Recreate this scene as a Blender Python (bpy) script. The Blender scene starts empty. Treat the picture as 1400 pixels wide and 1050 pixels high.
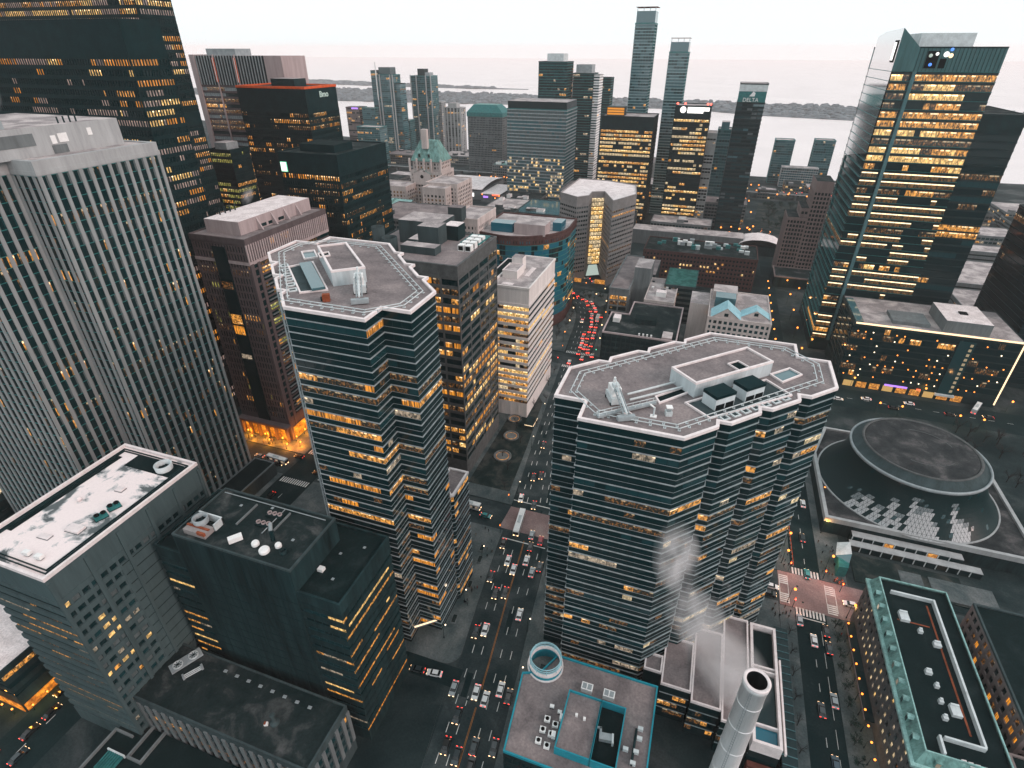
import bpy, math, random
from mathutils import Matrix, Vector
R_ = random.Random(7)
SC = bpy.context.scene
COL = SC.collection

# ------------------------------------------------------------------ camera, sky, sun, exposure
CAM = Vector((0.0, 0.0, 180.0))
cam_d = bpy.data.cameras.new("camera")
cam = bpy.data.objects.new("camera", cam_d)
COL.objects.link(cam)
cam_d.sensor_width = 36.0
cam_d.lens = 765.4 / 1400 * 36.0
cam_d.clip_start = 1.0
cam_d.clip_end = 40000.0
cam.rotation_mode = 'XYZ'
cam.location = CAM
cam.rotation_euler = (math.radians(90 - 30.888), math.radians(-0.09), math.radians(19.11))
SC.camera = cam

world = bpy.data.worlds.new("World")
SC.world = world
world.use_nodes = True
wn = world.node_tree
bg = wn.nodes["Background"]
sky = wn.nodes.new("ShaderNodeTexSky")
sky.sky_type = 'NISHITA'
sky.sun_disc = False
SUN_EL, SUN_ROT = math.radians(26), math.radians(99)
sky.sun_elevation = SUN_EL
sky.sun_rotation = SUN_ROT
mix = wn.nodes.new("ShaderNodeMix")
mix.data_type = 'RGBA'
mix.inputs[0].default_value = 0.93
mix.inputs[7].default_value = (9.95, 10.75, 11.0, 1)
wn.links.new(sky.outputs[0], mix.inputs[6])
wn.links.new(mix.outputs[2], bg.inputs[0])
bg.inputs[1].default_value = 0.106

sun_d = bpy.data.lights.new("sun", 'SUN')
sun_d.energy = 1.5
sun_d.angle = math.radians(24)
sun_d.color = (1.0, 0.70, 0.63)
sun = bpy.data.objects.new("sun", sun_d)
COL.objects.link(sun)
sdir = Vector((math.sin(SUN_ROT) * math.cos(SUN_EL), math.cos(SUN_ROT) * math.cos(SUN_EL), math.sin(SUN_EL)))
sun.rotation_euler = sdir.to_track_quat('Z', 'Y').to_euler()

SC.view_settings.view_transform = 'Standard'
SC.view_settings.look = 'None'
SC.view_settings.exposure = 0.0
SC.view_settings.gamma = 1.0
SC.view_settings.use_curve_mapping = False
SC.render.engine = 'CYCLES'
SC.cycles.max_bounces = 6
SC.cycles.diffuse_bounces = 2
SC.cycles.glossy_bounces = 3
SC.cycles.transmission_bounces = 2
SC.cycles.volume_bounces = 2
SC.cycles.transparent_max_bounces = 6
SC.cycles.use_denoising = True
SC.cycles.sample_clamp_indirect = 4.0
SC.cycles.volume_step_rate = 1.0
SC.cycles.volume_max_steps = 64

# ------------------------------------------------------------------ materials
MATS = {}
def new_mat(name):
    m = bpy.data.materials.new(name)
    m.use_nodes = True
    MATS[name] = m
    return m, m.node_tree, m.node_tree.nodes["Principled BSDF"]

def ramp_node(nt, pts):
    r = nt.nodes.new("ShaderNodeValToRGB")
    el = r.color_ramp.elements
    while len(el) < len(pts):
        el.new(0.5)
    for e, (p, c) in zip(el, pts):
        e.position = p
        e.color = (c[0], c[1], c[2], 1)
    return r

def solid(name, c, rough=0.8, var=0.25, scale=0.35, metal=0.0, spec=0.08, streak=False, bump=0.0, fine=6.0):
    """painted / mineral surface: base colour with two scales of wear"""
    m, nt, p = new_mat(name)
    tc = nt.nodes.new("ShaderNodeTexCoord")
    mp = nt.nodes.new("ShaderNodeMapping")
    mp.inputs[3].default_value = (1, 1, 0.12 if streak else 1)
    nt.links.new(tc.outputs["Object"], mp.inputs[0])
    n1 = nt.nodes.new("ShaderNodeTexNoise")
    n1.inputs["Scale"].default_value = scale
    n1.inputs["Detail"].default_value = 6
    n1.inputs["Roughness"].default_value = 0.62
    nt.links.new(mp.outputs[0], n1.inputs[0])
    n2 = nt.nodes.new("ShaderNodeTexNoise")
    n2.inputs["Scale"].default_value = scale * fine
    n2.inputs["Detail"].default_value = 3
    nt.links.new(mp.outputs[0], n2.inputs[0])
    ad = nt.nodes.new("ShaderNodeMath")
    ad.operation = 'MULTIPLY_ADD'
    nt.links.new(n2.outputs[0], ad.inputs[0])
    ad.inputs[1].default_value = 0.35
    nt.links.new(n1.outputs[0], ad.inputs[2])
    lo = [max(0, x * (1 - var * 1.3)) for x in c]
    hi = [min(1, x * (1 + var)) for x in c]
    r = ramp_node(nt, [(0.45, lo), (0.9, hi)])
    nt.links.new(ad.outputs[0], r.inputs[0])
    nt.links.new(r.outputs[0], p.inputs["Base Color"])
    p.inputs["Roughness"].default_value = rough
    p.inputs["Metallic"].default_value = metal
    p.inputs["Specular IOR Level"].default_value = spec
    if bump:
        b = nt.nodes.new("ShaderNodeBump")
        b.inputs["Strength"].default_value = bump
        b.inputs["Distance"].default_value = 0.05
        nt.links.new(n2.outputs[0], b.inputs["Height"])
        nt.links.new(b.outputs[0], p.inputs["Normal"])
    return m

def patchy(name, c1, c2, c3, scale=0.12, rough=0.9, lo=0.42, hi=0.6, grain=0.6):
    """roofing felt, snow cover or paving with distinct stained patches"""
    m, nt, p = new_mat(name)
    tc = nt.nodes.new("ShaderNodeTexCoord")
    n1 = nt.nodes.new("ShaderNodeTexNoise")
    n1.inputs["Scale"].default_value = scale
    n1.inputs["Detail"].default_value = 7
    n1.inputs["Roughness"].default_value = 0.6
    n1.inputs["Distortion"].default_value = 0.4
    nt.links.new(tc.outputs["Object"], n1.inputs[0])
    r = ramp_node(nt, [(lo, c1), ((lo + hi) / 2, c2), (hi, c3)])
    nt.links.new(n1.outputs[0], r.inputs[0])
    n2 = nt.nodes.new("ShaderNodeTexNoise")
    n2.inputs["Scale"].default_value = 1.7
    n2.inputs["Detail"].default_value = 4
    nt.links.new(tc.outputs["Object"], n2.inputs[0])
    mx = nt.nodes.new("ShaderNodeMix")
    mx.data_type = 'RGBA'
    mx.blend_type = 'MULTIPLY'
    mx.inputs[0].default_value = grain
    r2 = ramp_node(nt, [(0.3, (0.62, 0.62, 0.64)), (0.7, (1.2, 1.2, 1.2))])
    nt.links.new(n2.outputs[0], r2.inputs[0])
    nt.links.new(r.outputs[0], mx.inputs[6])
    nt.links.new(r2.outputs[0], mx.inputs[7])
    nt.links.new(mx.outputs[2], p.inputs["Base Color"])
    p.inputs["Roughness"].default_value = rough
    p.inputs["Specular IOR Level"].default_value = 0.05
    return m

def glass(name, c, rough=0.06, spec=0.5, wob=0.35, metal=0.0):
    m, nt, p = new_mat(name)
    p.inputs["Base Color"].default_value = (*c, 1)
    p.inputs["Roughness"].default_value = rough
    p.inputs["Specular IOR Level"].default_value = spec
    p.inputs["Metallic"].default_value = metal
    tc = nt.nodes.new("ShaderNodeTexCoord")
    n = nt.nodes.new("ShaderNodeTexNoise")
    n.inputs["Scale"].default_value = 0.3
    n.inputs["Detail"].default_value = 2
    nt.links.new(tc.outputs["Object"], n.inputs[0])
    b = nt.nodes.new("ShaderNodeBump")
    b.inputs["Strength"].default_value = wob
    b.inputs["Distance"].default_value = 0.06
    nt.links.new(n.outputs[0], b.inputs["Height"])
    nt.links.new(b.outputs[0], p.inputs["Normal"])
    return m

def lit(name, c, s, dark=0.06, blinds=False, spots=0.35, always=False, lo=0.38, k=1.0):
    """a lit room behind glass: ceiling lamps near the top, furniture, partitions and blinds below.
    UV: u in metres, v from 0 at the sill to 1 at the head (plus whole multiples of 8)"""
    m, nt, p = new_mat(name)
    p.inputs["Base Color"].default_value = (0.01, 0.028, 0.03, 1)
    p.inputs["Roughness"].default_value = 0.12
    uv = nt.nodes.new("ShaderNodeUVMap")
    oi = nt.nodes.new("ShaderNodeObjectInfo")
    cb = nt.nodes.new("ShaderNodeCombineXYZ")
    ml = nt.nodes.new("ShaderNodeMath")
    ml.operation = 'MULTIPLY'
    ml.inputs[1].default_value = 91.0
    nt.links.new(oi.outputs["Random"], ml.inputs[0])
    nt.links.new(ml.outputs[0], cb.inputs[0])
    nt.links.new(ml.outputs[0], cb.inputs[2])
    va = nt.nodes.new("ShaderNodeVectorMath")
    va.operation = 'ADD'
    nt.links.new(uv.outputs[0], va.inputs[0])
    nt.links.new(cb.outputs[0], va.inputs[1])
    mp = nt.nodes.new("ShaderNodeMapping")
    mp.inputs[3].default_value = (2.4, 0.25, 1) if blinds else (1.15 * k, 1.5 * k, 1)
    nt.links.new(va.outputs[0], mp.inputs[0])
    n = nt.nodes.new("ShaderNodeTexNoise")
    n.inputs["Scale"].default_value = 1.0
    n.inputs["Detail"].default_value = 2.5
    n.inputs["Roughness"].default_value = 0.6
    nt.links.new(mp.outputs[0], n.inputs[0])
    d = [x * dark for x in c]
    h = [x * 0.5 for x in c]
    r = ramp_node(nt, [(lo, d), (lo + .12, h), (lo + .26, c)])
    nt.links.new(n.outputs[0], r.inputs[0])
    # ceiling lamps: short bright dashes under the head of the window
    sp = nt.nodes.new("ShaderNodeSeparateXYZ")
    nt.links.new(uv.outputs[0], sp.inputs[0])
    md = nt.nodes.new("ShaderNodeMath")
    md.operation = 'FLOORED_MODULO'
    md.inputs[1].default_value = 8.0
    nt.links.new(sp.outputs[1], md.inputs[0])
    top = ramp_node(nt, [(0.0, (0, 0, 0)), (0.70, (0, 0, 0)), (0.78, (1, 1, 1)), (0.93, (1, 1, 1)), (0.97, (0, 0, 0))])
    nt.links.new(md.outputs[0], top.inputs[0])
    n2 = nt.nodes.new("ShaderNodeTexNoise")
    n2.inputs["Scale"].default_value = 0.55
    n2.inputs["Detail"].default_value = 0.5
    mp2 = nt.nodes.new("ShaderNodeMapping")
    mp2.inputs[3].default_value = (1.0, 0.0, 1.0)
    nt.links.new(va.outputs[0], mp2.inputs[0])
    nt.links.new(mp2.outputs[0], n2.inputs[0])
    r2 = ramp_node(nt, [(0.1 if always else 0.5, (0, 0, 0)), (0.2 if always else 0.62, (spots * 2.4, spots * 1.9, spots * 1.2))])
    nt.links.new(n2.outputs[0], r2.inputs[0])
    m2 = nt.nodes.new("ShaderNodeMix")
    m2.data_type = 'RGBA'
    m2.blend_type = 'MULTIPLY'
    m2.inputs[0].default_value = 1.0
    nt.links.new(top.outputs[0], m2.inputs[6])
    nt.links.new(r2.outputs[0], m2.inputs[7])
    mx = nt.nodes.new("ShaderNodeMix")
    mx.data_type = 'RGBA'
    mx.blend_type = 'ADD'
    mx.inputs[0].default_value = 1.0
    nt.links.new(r.outputs[0], mx.inputs[6])
    nt.links.new(m2.outputs[2], mx.inputs[7])
    nt.links.new(mx.outputs[2], p.inputs["Emission Color"])
    p.inputs["Emission Strength"].default_value = s
    m.cycles.emission_sampling = 'NONE'
    return m

def glow_patches(name, c, s, scale):
    """lit shop or lobby front: bright bays between darker posts and displays"""
    m, nt, p = new_mat(name)
    tc = nt.nodes.new("ShaderNodeTexCoord")
    n = nt.nodes.new("ShaderNodeTexNoise")
    n.inputs["Scale"].default_value = scale
    n.inputs["Detail"].default_value = 4
    n.inputs["Roughness"].default_value = 0.7
    nt.links.new(tc.outputs["Object"], n.inputs[0])
    r = ramp_node(nt, [(0.36, [x * .12 for x in c]), (0.52, [x * .55 for x in c]), (0.66, (c[0], min(1, c[1] * 1.5), c[2] * 2.5))])
    nt.links.new(n.outputs[0], r.inputs[0])
    nt.links.new(r.outputs[0], p.inputs["Emission Color"])
    p.inputs["Base Color"].default_value = (0.05, 0.03, 0.02, 1)
    p.inputs["Emission Strength"].default_value = s
    m.cycles.emission_sampling = 'NONE'
    return m

def glow(name, c, s):
    m, nt, p = new_mat(name)
    p.inputs["Base Color"].default_value = (0.1, 0.1, 0.1, 1)
    p.inputs["Emission Color"].default_value = (*c, 1)
    p.inputs["Emission Strength"].default_value = s
    m.cycles.emission_sampling = 'NONE'
    return m

# glass and lit rooms
glass("glass_dark", (0.004, 0.022, 0.025), spec=0.22)
glass("glass_teal", (0.008, 0.045, 0.052), rough=0.1, spec=0.6)
glass("glass_sky", (0.05, 0.13, 0.15), rough=0.08, spec=1.0)
glass("glass_blue", (0.008, 0.115, 0.165), rough=0.15, spec=0.4)
glass("glass_painted_sky", (0.42, 0.43, 0.44), rough=0.55, spec=0.3, wob=0.15)  # matte pale panes: the reflected sky is painted into their colour
solid("blind", (0.10, 0.125, 0.13), rough=0.6, var=0.3, scale=0.5)
lit("lit_brown", (0.42, 0.165, 0.035), 0.85, dark=.03, spots=0.25, lo=0.48, k=1.3)
lit("lit_strip", (0.22, 0.095, 0.02), 0.9, dark=.05, spots=1.0, always=True)
lit("lit_amber", (0.85, 0.36, 0.065), 1.25, spots=0.45)
lit("lit_orange", (1.0, 0.36, 0.03), 1.15, blinds=True, spots=0.2)
lit("lit_bright", (1.0, 0.60, 0.20), 1.45, dark=0.25, spots=0.6)
lit("lit_cream", (0.95, 0.72, 0.42), 1.05, dark=0.3, spots=0.3)
lit("lit_pale", (0.55, 0.42, 0.30), 0.9, dark=0.1, spots=0.5)
lit("lit_olive", (0.50, 0.46, 0.10), 0.9, spots=0.3)
lit("lit_rose", (0.56, 0.38, 0.33), 0.95, blinds=True, spots=0.15)
# mineral and metal
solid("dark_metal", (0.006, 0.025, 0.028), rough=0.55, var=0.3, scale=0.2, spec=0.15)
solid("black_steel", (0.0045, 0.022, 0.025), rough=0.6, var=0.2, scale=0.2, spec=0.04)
solid("slate_concrete", (0.060, 0.093, 0.099), rough=0.9, var=0.15, scale=0.3, streak=True)
solid("ledge_metal", (0.31, 0.35, 0.365), rough=0.45, var=0.2, scale=0.3)
solid("white_coping", (0.76, 0.69, 0.685), rough=0.6, var=0.12, scale=0.5)
solid("blue_white", (0.52, 0.58, 0.60), rough=0.7, var=0.16, scale=0.3, streak=True)
solid("pale_concrete", (0.36, 0.375, 0.38), rough=0.85, var=0.16, scale=0.25, streak=True)
solid("pier_concrete", (0.27, 0.29, 0.295), rough=0.85, var=0.18, scale=0.3, streak=True)
solid("grey_concrete", (0.15, 0.17, 0.175), rough=0.9, var=0.22, scale=0.3, streak=True)
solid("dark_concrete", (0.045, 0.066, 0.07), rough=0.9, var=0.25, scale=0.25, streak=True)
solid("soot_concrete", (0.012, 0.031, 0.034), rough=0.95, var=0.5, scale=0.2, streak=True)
solid("pink_stone", (0.40, 0.33, 0.33), rough=0.85, var=0.15, scale=0.3, streak=True)
solid("mauve_stone", (0.105, 0.085, 0.088), rough=0.85, var=0.2, scale=0.3, streak=True)
solid("cream_wall", (0.72, 0.675, 0.655), rough=0.8, var=0.12, scale=0.3, streak=True)
solid("limestone", (0.52, 0.455, 0.435), rough=0.9, var=0.18, scale=0.25, streak=True)
solid("beige_stone", (0.27, 0.25, 0.245), rough=0.85, var=0.15, scale=0.25)
solid("taupe_stone", (0.20, 0.16, 0.155), rough=0.85, var=0.2, scale=0.25, streak=True)
solid("brown_brick", (0.085, 0.048, 0.046), rough=0.9, var=0.3, scale=0.5)
solid("red_brick", (0.12, 0.045, 0.035), rough=0.9, var=0.3, scale=0.6)
solid("grey_stone", (0.095, 0.102, 0.103), rough=0.9, var=0.25, scale=0.4)
solid("copper_green", (0.15, 0.29, 0.27), rough=0.8, var=0.45, scale=0.4, streak=True)
solid("copper_pale", (0.25, 0.43, 0.41), rough=0.8, var=0.4, scale=0.4)
solid("teal_paint", (0.02, 0.25, 0.32), rough=0.5, var=0.15)
solid("aqua_paint", (0.30, 0.52, 0.58), rough=0.6, var=0.15)
solid("teal_metal", (0.03, 0.16, 0.16), rough=0.5, var=0.3, scale=0.6)
solid("orange_paint", (0.62, 0.10, 0.03), rough=0.6, var=0.2)
solid("white_paint", (0.80, 0.80, 0.79), rough=0.5, var=0.1)
solid("grey_metal", (0.30, 0.34, 0.355), rough=0.45, var=0.2, metal=0.1)
solid("pale_metal", (0.55, 0.60, 0.61), rough=0.45, var=0.18)
solid("rust", (0.25, 0.07, 0.035), rough=0.8, var=0.35)
solid("chimney_paint", (0.88, 0.88, 0.89), rough=0.6, var=0.12, scale=0.5, streak=True)
solid("soot", (0.006, 0.010, 0.011), rough=1.0)
patchy("roof_gravel", (0.145, 0.128, 0.13), (0.21, 0.182, 0.182), (0.275, 0.235, 0.23), scale=0.10, lo=0.35, hi=0.65)
patchy("roof_pale", (0.27, 0.245, 0.245), (0.39, 0.35, 0.345), (0.51, 0.46, 0.45), scale=0.10)
patchy("roof_dark", (0.007, 0.018, 0.019), (0.018, 0.029, 0.030), (0.085, 0.090, 0.090), scale=0.11, lo=0.38, hi=0.7)
patchy("roof_stained", (0.024, 0.030, 0.032), (0.045, 0.050, 0.052), (0.12, 0.115, 0.115), scale=0.11, lo=0.38, hi=0.7)
patchy("roof_tar", (0.004, 0.014, 0.015), (0.006, 0.017, 0.018), (0.016, 0.028, 0.029), scale=0.15, lo=0.4, hi=0.72)
patchy("roof_snow", (0.11, 0.13, 0.135), (0.50, 0.50, 0.505), (0.84, 0.745, 0.735), scale=0.13, lo=0.405, hi=0.485, grain=0.12)
patchy("roof_white", (0.66, 0.59, 0.58), (0.76, 0.68, 0.67), (0.80, 0.73, 0.72), scale=0.2)
patchy("roof_green", (0.02, 0.085, 0.075), (0.03, 0.12, 0.105), (0.05, 0.15, 0.135), scale=0.2)
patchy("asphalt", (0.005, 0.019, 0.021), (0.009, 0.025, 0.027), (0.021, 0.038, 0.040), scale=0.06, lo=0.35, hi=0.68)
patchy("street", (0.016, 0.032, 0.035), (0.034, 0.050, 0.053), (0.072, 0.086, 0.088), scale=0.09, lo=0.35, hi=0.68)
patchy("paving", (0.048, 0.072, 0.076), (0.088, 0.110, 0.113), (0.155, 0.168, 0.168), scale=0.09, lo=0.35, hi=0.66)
patchy("rose_glow_paving", (0.22, 0.155, 0.15), (0.27, 0.19, 0.18), (0.32, 0.24, 0.225), scale=0.08)  # pinkish concrete, with the glow of red lights put into its colour
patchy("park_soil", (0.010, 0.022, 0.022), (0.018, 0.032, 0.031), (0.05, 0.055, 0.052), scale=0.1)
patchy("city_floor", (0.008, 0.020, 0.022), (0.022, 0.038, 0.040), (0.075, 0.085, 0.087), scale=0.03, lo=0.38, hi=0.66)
solid("road_paint", (0.62, 0.62, 0.60), rough=0.8, var=0.2)
solid("orange_line", (0.45, 0.17, 0.04), rough=0.8, var=0.25)
solid("bark", (0.025, 0.026, 0.026), rough=0.95)
solid("twig", (0.034, 0.040, 0.040), rough=0.95, var=0.4, scale=0.8)
solid("leaf", (0.018, 0.048, 0.040), rough=0.8, var=0.5, scale=0.6)
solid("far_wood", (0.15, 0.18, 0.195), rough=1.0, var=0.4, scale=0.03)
# vehicles, people
for nm, c in (("white", (0.78, 0.78, 0.78)), ("silver", (0.36, 0.40, 0.42)), ("dark", (0.012, 0.028, 0.034)), ("black", (0.006, 0.009, 0.010)),
              ("red", (0.35, 0.012, 0.02)), ("blue", (0.02, 0.06, 0.09)), ("orange", (0.75, 0.22, 0.02)), ("aqua", (0.03, 0.25, 0.25))):
    m, nt, p = new_mat("car_" + nm)
    p.inputs["Base Color"].default_value = (*c, 1)
    p.inputs["Roughness"].default_value = 0.3
    p.inputs["Coat Weight"].default_value = 0.6
glass("car_glass", (0.006, 0.012, 0.014), rough=0.08)
solid("tyre", (0.008, 0.009, 0.009), rough=0.9)
solid("cloth_dark", (0.010, 0.014, 0.018), rough=0.9)
solid("cloth_red", (0.22, 0.02, 0.02), rough=0.9)
solid("cloth_tan", (0.12, 0.10, 0.085), rough=0.9)
glow("head_lamp", (1.0, 0.60, 0.30), 5.0)
glow("tail_lamp", (1.0, 0.04, 0.02), 6.0)
glow("amber_lamp", (1.0, 0.27, 0.03), 3.6)
glow("white_lamp", (1.0, 0.78, 0.55), 3.5)
glow("red_lamp", (1.0, 0.08, 0.05), 6.0)
glow("green_lamp", (0.1, 1.0, 0.6), 3.0)
glow("sign_white", (1.0, 0.97, 0.93), 1.6)
glow("sign_mint", (0.86, 1.0, 0.90), 1.5)
glow("sign_green_edge", (0.12, 0.85, 0.45), 0.9)
glow("sign_red", (1.0, 0.12, 0.04), 2.0)
glow("sign_purple", (0.45, 0.2, 1.0), 1.5)
glow("sign_dim", (0.50, 0.62, 0.55), 0.8)
glow("cove_light", (1.0, 0.72, 0.44), 1.7)
glow_patches("shop_light", (1.0, 0.36, 0.05), 1.1, .9)
glow_patches("lobby_light", (1.0, 0.27, 0.012), 1.1, .5)
glow("blue_lamp", (0.05, 0.25, 1.0), 1.5)
solid("screen_teal", (0.045, 0.125, 0.13), rough=0.45, var=0.25, scale=0.3, spec=0.3, streak=True)
solid("condo_band", (0.085, 0.175, 0.19), rough=0.6, var=0.2)
solid("aqua_band", (0.22, 0.34, 0.36), rough=0.5, var=0.15)
glass("condo_glass", (0.016, 0.085, 0.098), rough=0.12, spec=0.5)
glass("glass_painted_sky_dim", (0.17, 0.20, 0.21), rough=0.5, spec=0.3, wob=0.15)  # dimmer border tone of the painted sky reflection on the hall canopy
glass("canopy_dark", (0.005, 0.024, 0.026), rough=0.35, spec=0.12)
glass("sky_mirror", (0.80, 0.81, 0.82), rough=0.08, metal=0.9, wob=0.1)
M = lambda n: MATS[n]

# ------------------------------------------------------------------ mesh building
class MB:
    def __init__(s):
        s.v, s.f, s.m, s.u, s.names = [], [], [], [], []
    def mi(s, n):
        if n not in s.names:
            s.names.append(n)
        return s.names.index(n)
    def face(s, pts, mat, uv=None):
        i = len(s.v)
        s.v.extend(pts)
        s.f.append(tuple(range(i, i + len(pts))))
        s.m.append(s.mi(mat))
        s.u.append(uv)
    def faces(s, pts, fs, mat):
        i = len(s.v)
        s.v.extend(pts)
        k = s.mi(mat)
        for f in fs:
            s.f.append(tuple(i + a for a in f))
            s.m.append(k)
            s.u.append(None)
    def box(s, x0, y0, z0, x1, y1, z1, mat, bottom=False):
        p = [(x0, y0, z0), (x1, y0, z0), (x1, y1, z0), (x0, y1, z0), (x0, y0, z1), (x1, y0, z1), (x1, y1, z1), (x0, y1, z1)]
        fs = [(4, 5, 6, 7), (0, 1, 5, 4), (1, 2, 6, 5), (2, 3, 7, 6), (3, 0, 4, 7)]
        if bottom:
            fs.append((3, 2, 1, 0))
        s.faces(p, fs, mat)
    def obox(s, c, ang, hx, hy, z0, z1, mat, bottom=True, top=1.0):
        """box turned about z; top scales the upper face"""
        ca, sa = math.cos(ang), math.sin(ang)
        p = []
        for z, k in ((z0, 1.0), (z1, top)):
            for a, b in ((-1, -1), (1, -1), (1, 1), (-1, 1)):
                x, y = a * hx * k, b * hy * k
                p.append((c[0] + x * ca - y * sa, c[1] + x * sa + y * ca, z))
        fs = [(4, 5, 6, 7), (0, 1, 5, 4), (1, 2, 6, 5), (2, 3, 7, 6), (3, 0, 4, 7)]
        if bottom:
            fs.append((3, 2, 1, 0))
        s.faces(p, fs, mat)
    def prism(s, poly, z0, z1, side, top=None, bottom=False, cap=True):
        n = len(poly)
        for i in range(n):
            a, b = poly[i], poly[(i + 1) % n]
            L = math.hypot(b[0] - a[0], b[1] - a[1])
            s.face([(a[0], a[1], z0), (b[0], b[1], z0), (b[0], b[1], z1), (a[0], a[1], z1)], side, [(0, z0), (L, z0), (L, z1), (0, z1)])
        if cap:
            s.face([(p[0], p[1], z1) for p in poly], top or side)
        if bottom:
            s.face([(p[0], p[1], z0) for p in reversed(poly)], side)
    def ring(s, outer, inner, z0, z1, mat):
        n = len(outer)
        for i in range(n):
            j = (i + 1) % n
            a, b, c, d = outer[i], outer[j], inner[j], inner[i]
            s.face([(*a, z0), (*b, z0), (*b, z1), (*a, z1)], mat)
            s.face([(*c, z0), (*d, z0), (*d, z1), (*c, z1)], mat)
            s.face([(*a, z1), (*b, z1), (*c, z1), (*d, z1)], mat)
            s.face([(*d, z0), (*c, z0), (*b, z0), (*a, z0)], mat)
    def tube(s, p, q, r, mat, n=6, r2=None, caps=True):
        p, q = Vector(p), Vector(q)
        d = (q - p)
        if d.length < 1e-6:
            return
        w = d.normalized()
        u = w.orthogonal().normalized()
        v = w.cross(u)
        r2 = r if r2 is None else r2
        pts = []
        for c, rr in ((p, r), (q, r2)):
            for i in range(n):
                a = 2 * math.pi * i / n
                pts.append(tuple(c + (u * math.cos(a) + v * math.sin(a)) * rr))
        fs = [(i, (i + 1) % n, n + (i + 1) % n, n + i) for i in range(n)]
        if caps:
            fs.append(tuple(range(n - 1, -1, -1)))
            fs.append(tuple(range(n, 2 * n)))
        s.faces(pts, fs, mat)
    def lathe(s, c, prof, mat, n=32, a0=0.0, a1=2 * math.pi):
        """prof: (radius, z) from the bottom up, outside face out"""
        full = abs(a1 - a0 - 2 * math.pi) < 1e-6
        m = n if full else n + 1
        pts = []
        for r, z in prof:
            for i in range(m):
                a = a0 + (a1 - a0) * i / n
                pts.append((c[0] + r * math.cos(a), c[1] + r * math.sin(a), z))
        fs = []
        for k in range(len(prof) - 1):
            for i in range(n):
                j = (i + 1) % m
                fs.append((k * m + i, k * m + j, (k + 1) * m + j, (k + 1) * m + i))
        s.faces(pts, fs, mat)
    def ball(s, c, r, mat, n=8, sz=1.0):
        prof = [(max(1e-3, r * math.cos(t)), c[2] + r * sz * math.sin(t)) for t in [(-0.5 + k / 6) * math.pi for k in range(7)]]
        s.lathe(c, prof, mat, n)
    def mesh(s, name, smooth=False):
        me = bpy.data.meshes.new(name)
        me.from_pydata(s.v, [], s.f)
        for n in s.names:
            me.materials.append(MATS[n])
        me.polygons.foreach_set("material_index", s.m)
        if any(u is not None for u in s.u):
            ul = me.uv_layers.new(name="UVMap")
            flat = []
            for f, u in zip(s.f, s.u):
                if u is None:
                    flat.extend([0.0, 0.0] * len(f))
                else:
                    for a in u:
                        flat.extend(a)
            ul.data.foreach_set("uv", flat)
        if smooth:
            me.polygons.foreach_set("use_smooth", [True] * len(s.f))
        me.update()
        return me

def tag(o, label=None, cat=None, group=None, kind=None):
    if label: o["label"] = label
    if cat: o["category"] = cat
    if group: o["group"] = group
    if kind: o["kind"] = kind
    return o

def link(name, data, parent=None, loc=(0, 0, 0), rz=0.0):
    o = bpy.data.objects.new(name, data)
    COL.objects.link(o)
    o.location = loc
    if rz: o.rotation_euler = (0, 0, rz)
    if parent: o.parent = parent
    return o

def thing(name, label, cat, loc=(0, 0, 0), rz=0.0, group=None):
    return tag(link(name, None, None, loc, rz), label, cat, group)

def part(root, name, mb, smooth=False, kind=None):
    """mesh given in world coordinates, hung under its thing"""
    l = root.location
    o = link(name, mb.mesh(name, smooth), root, (-l[0], -l[1], -l[2]))
    if kind: o["kind"] = kind
    return o

def setting(name, mb, smooth=False, kind="structure"):
    return tag(link(name, mb.mesh(name, smooth)), kind=kind)

def copy_tree(o, loc, rz, label=None, group=None):
    c = o.copy()
    COL.objects.link(c)
    c.location = loc
    c.rotation_euler = (0, 0, rz)
    if label: c["label"] = label
    if group: c["group"] = group
    for ch in list(o.children):
        d = ch.copy()
        COL.objects.link(d)
        d.parent = c
        for g in list(ch.children):
            e = g.copy()
            COL.objects.link(e)
            e.parent = d
    return c

def ccw(poly):
    a = sum(poly[i][0] * poly[(i + 1) % len(poly)][1] - poly[(i + 1) % len(poly)][0] * poly[i][1] for i in range(len(poly)))
    return list(poly) if a > 0 else list(reversed(poly))

def rect(x0, y0, x1, y1):
    return [(x0, y0), (x1, y0), (x1, y1), (x0, y1)]

def offset(poly, d):
    """move each edge of a counter-clockwise outline outwards by d"""
    n = len(poly)
    out = []
    for i in range(n):
        a, b, c = poly[i - 1], poly[i], poly[(i + 1) % n]
        e1 = (b[0] - a[0], b[1] - a[1]); l1 = math.hypot(*e1)
        e2 = (c[0] - b[0], c[1] - b[1]); l2 = math.hypot(*e2)
        n1 = (e1[1] / l1, -e1[0] / l1); n2 = (e2[1] / l2, -e2[0] / l2)
        k = 1 + n1[0] * n2[0] + n1[1] * n2[1]
        k = max(k, 0.3)
        out.append((b[0] + d * (n1[0] + n2[0]) / k, b[1] + d * (n1[1] + n2[1]) / k))
    return out
# ------------------------------------------------------------------ building engine
def pick(rng, seq):
    return seq[rng.randrange(len(seq))]

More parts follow.
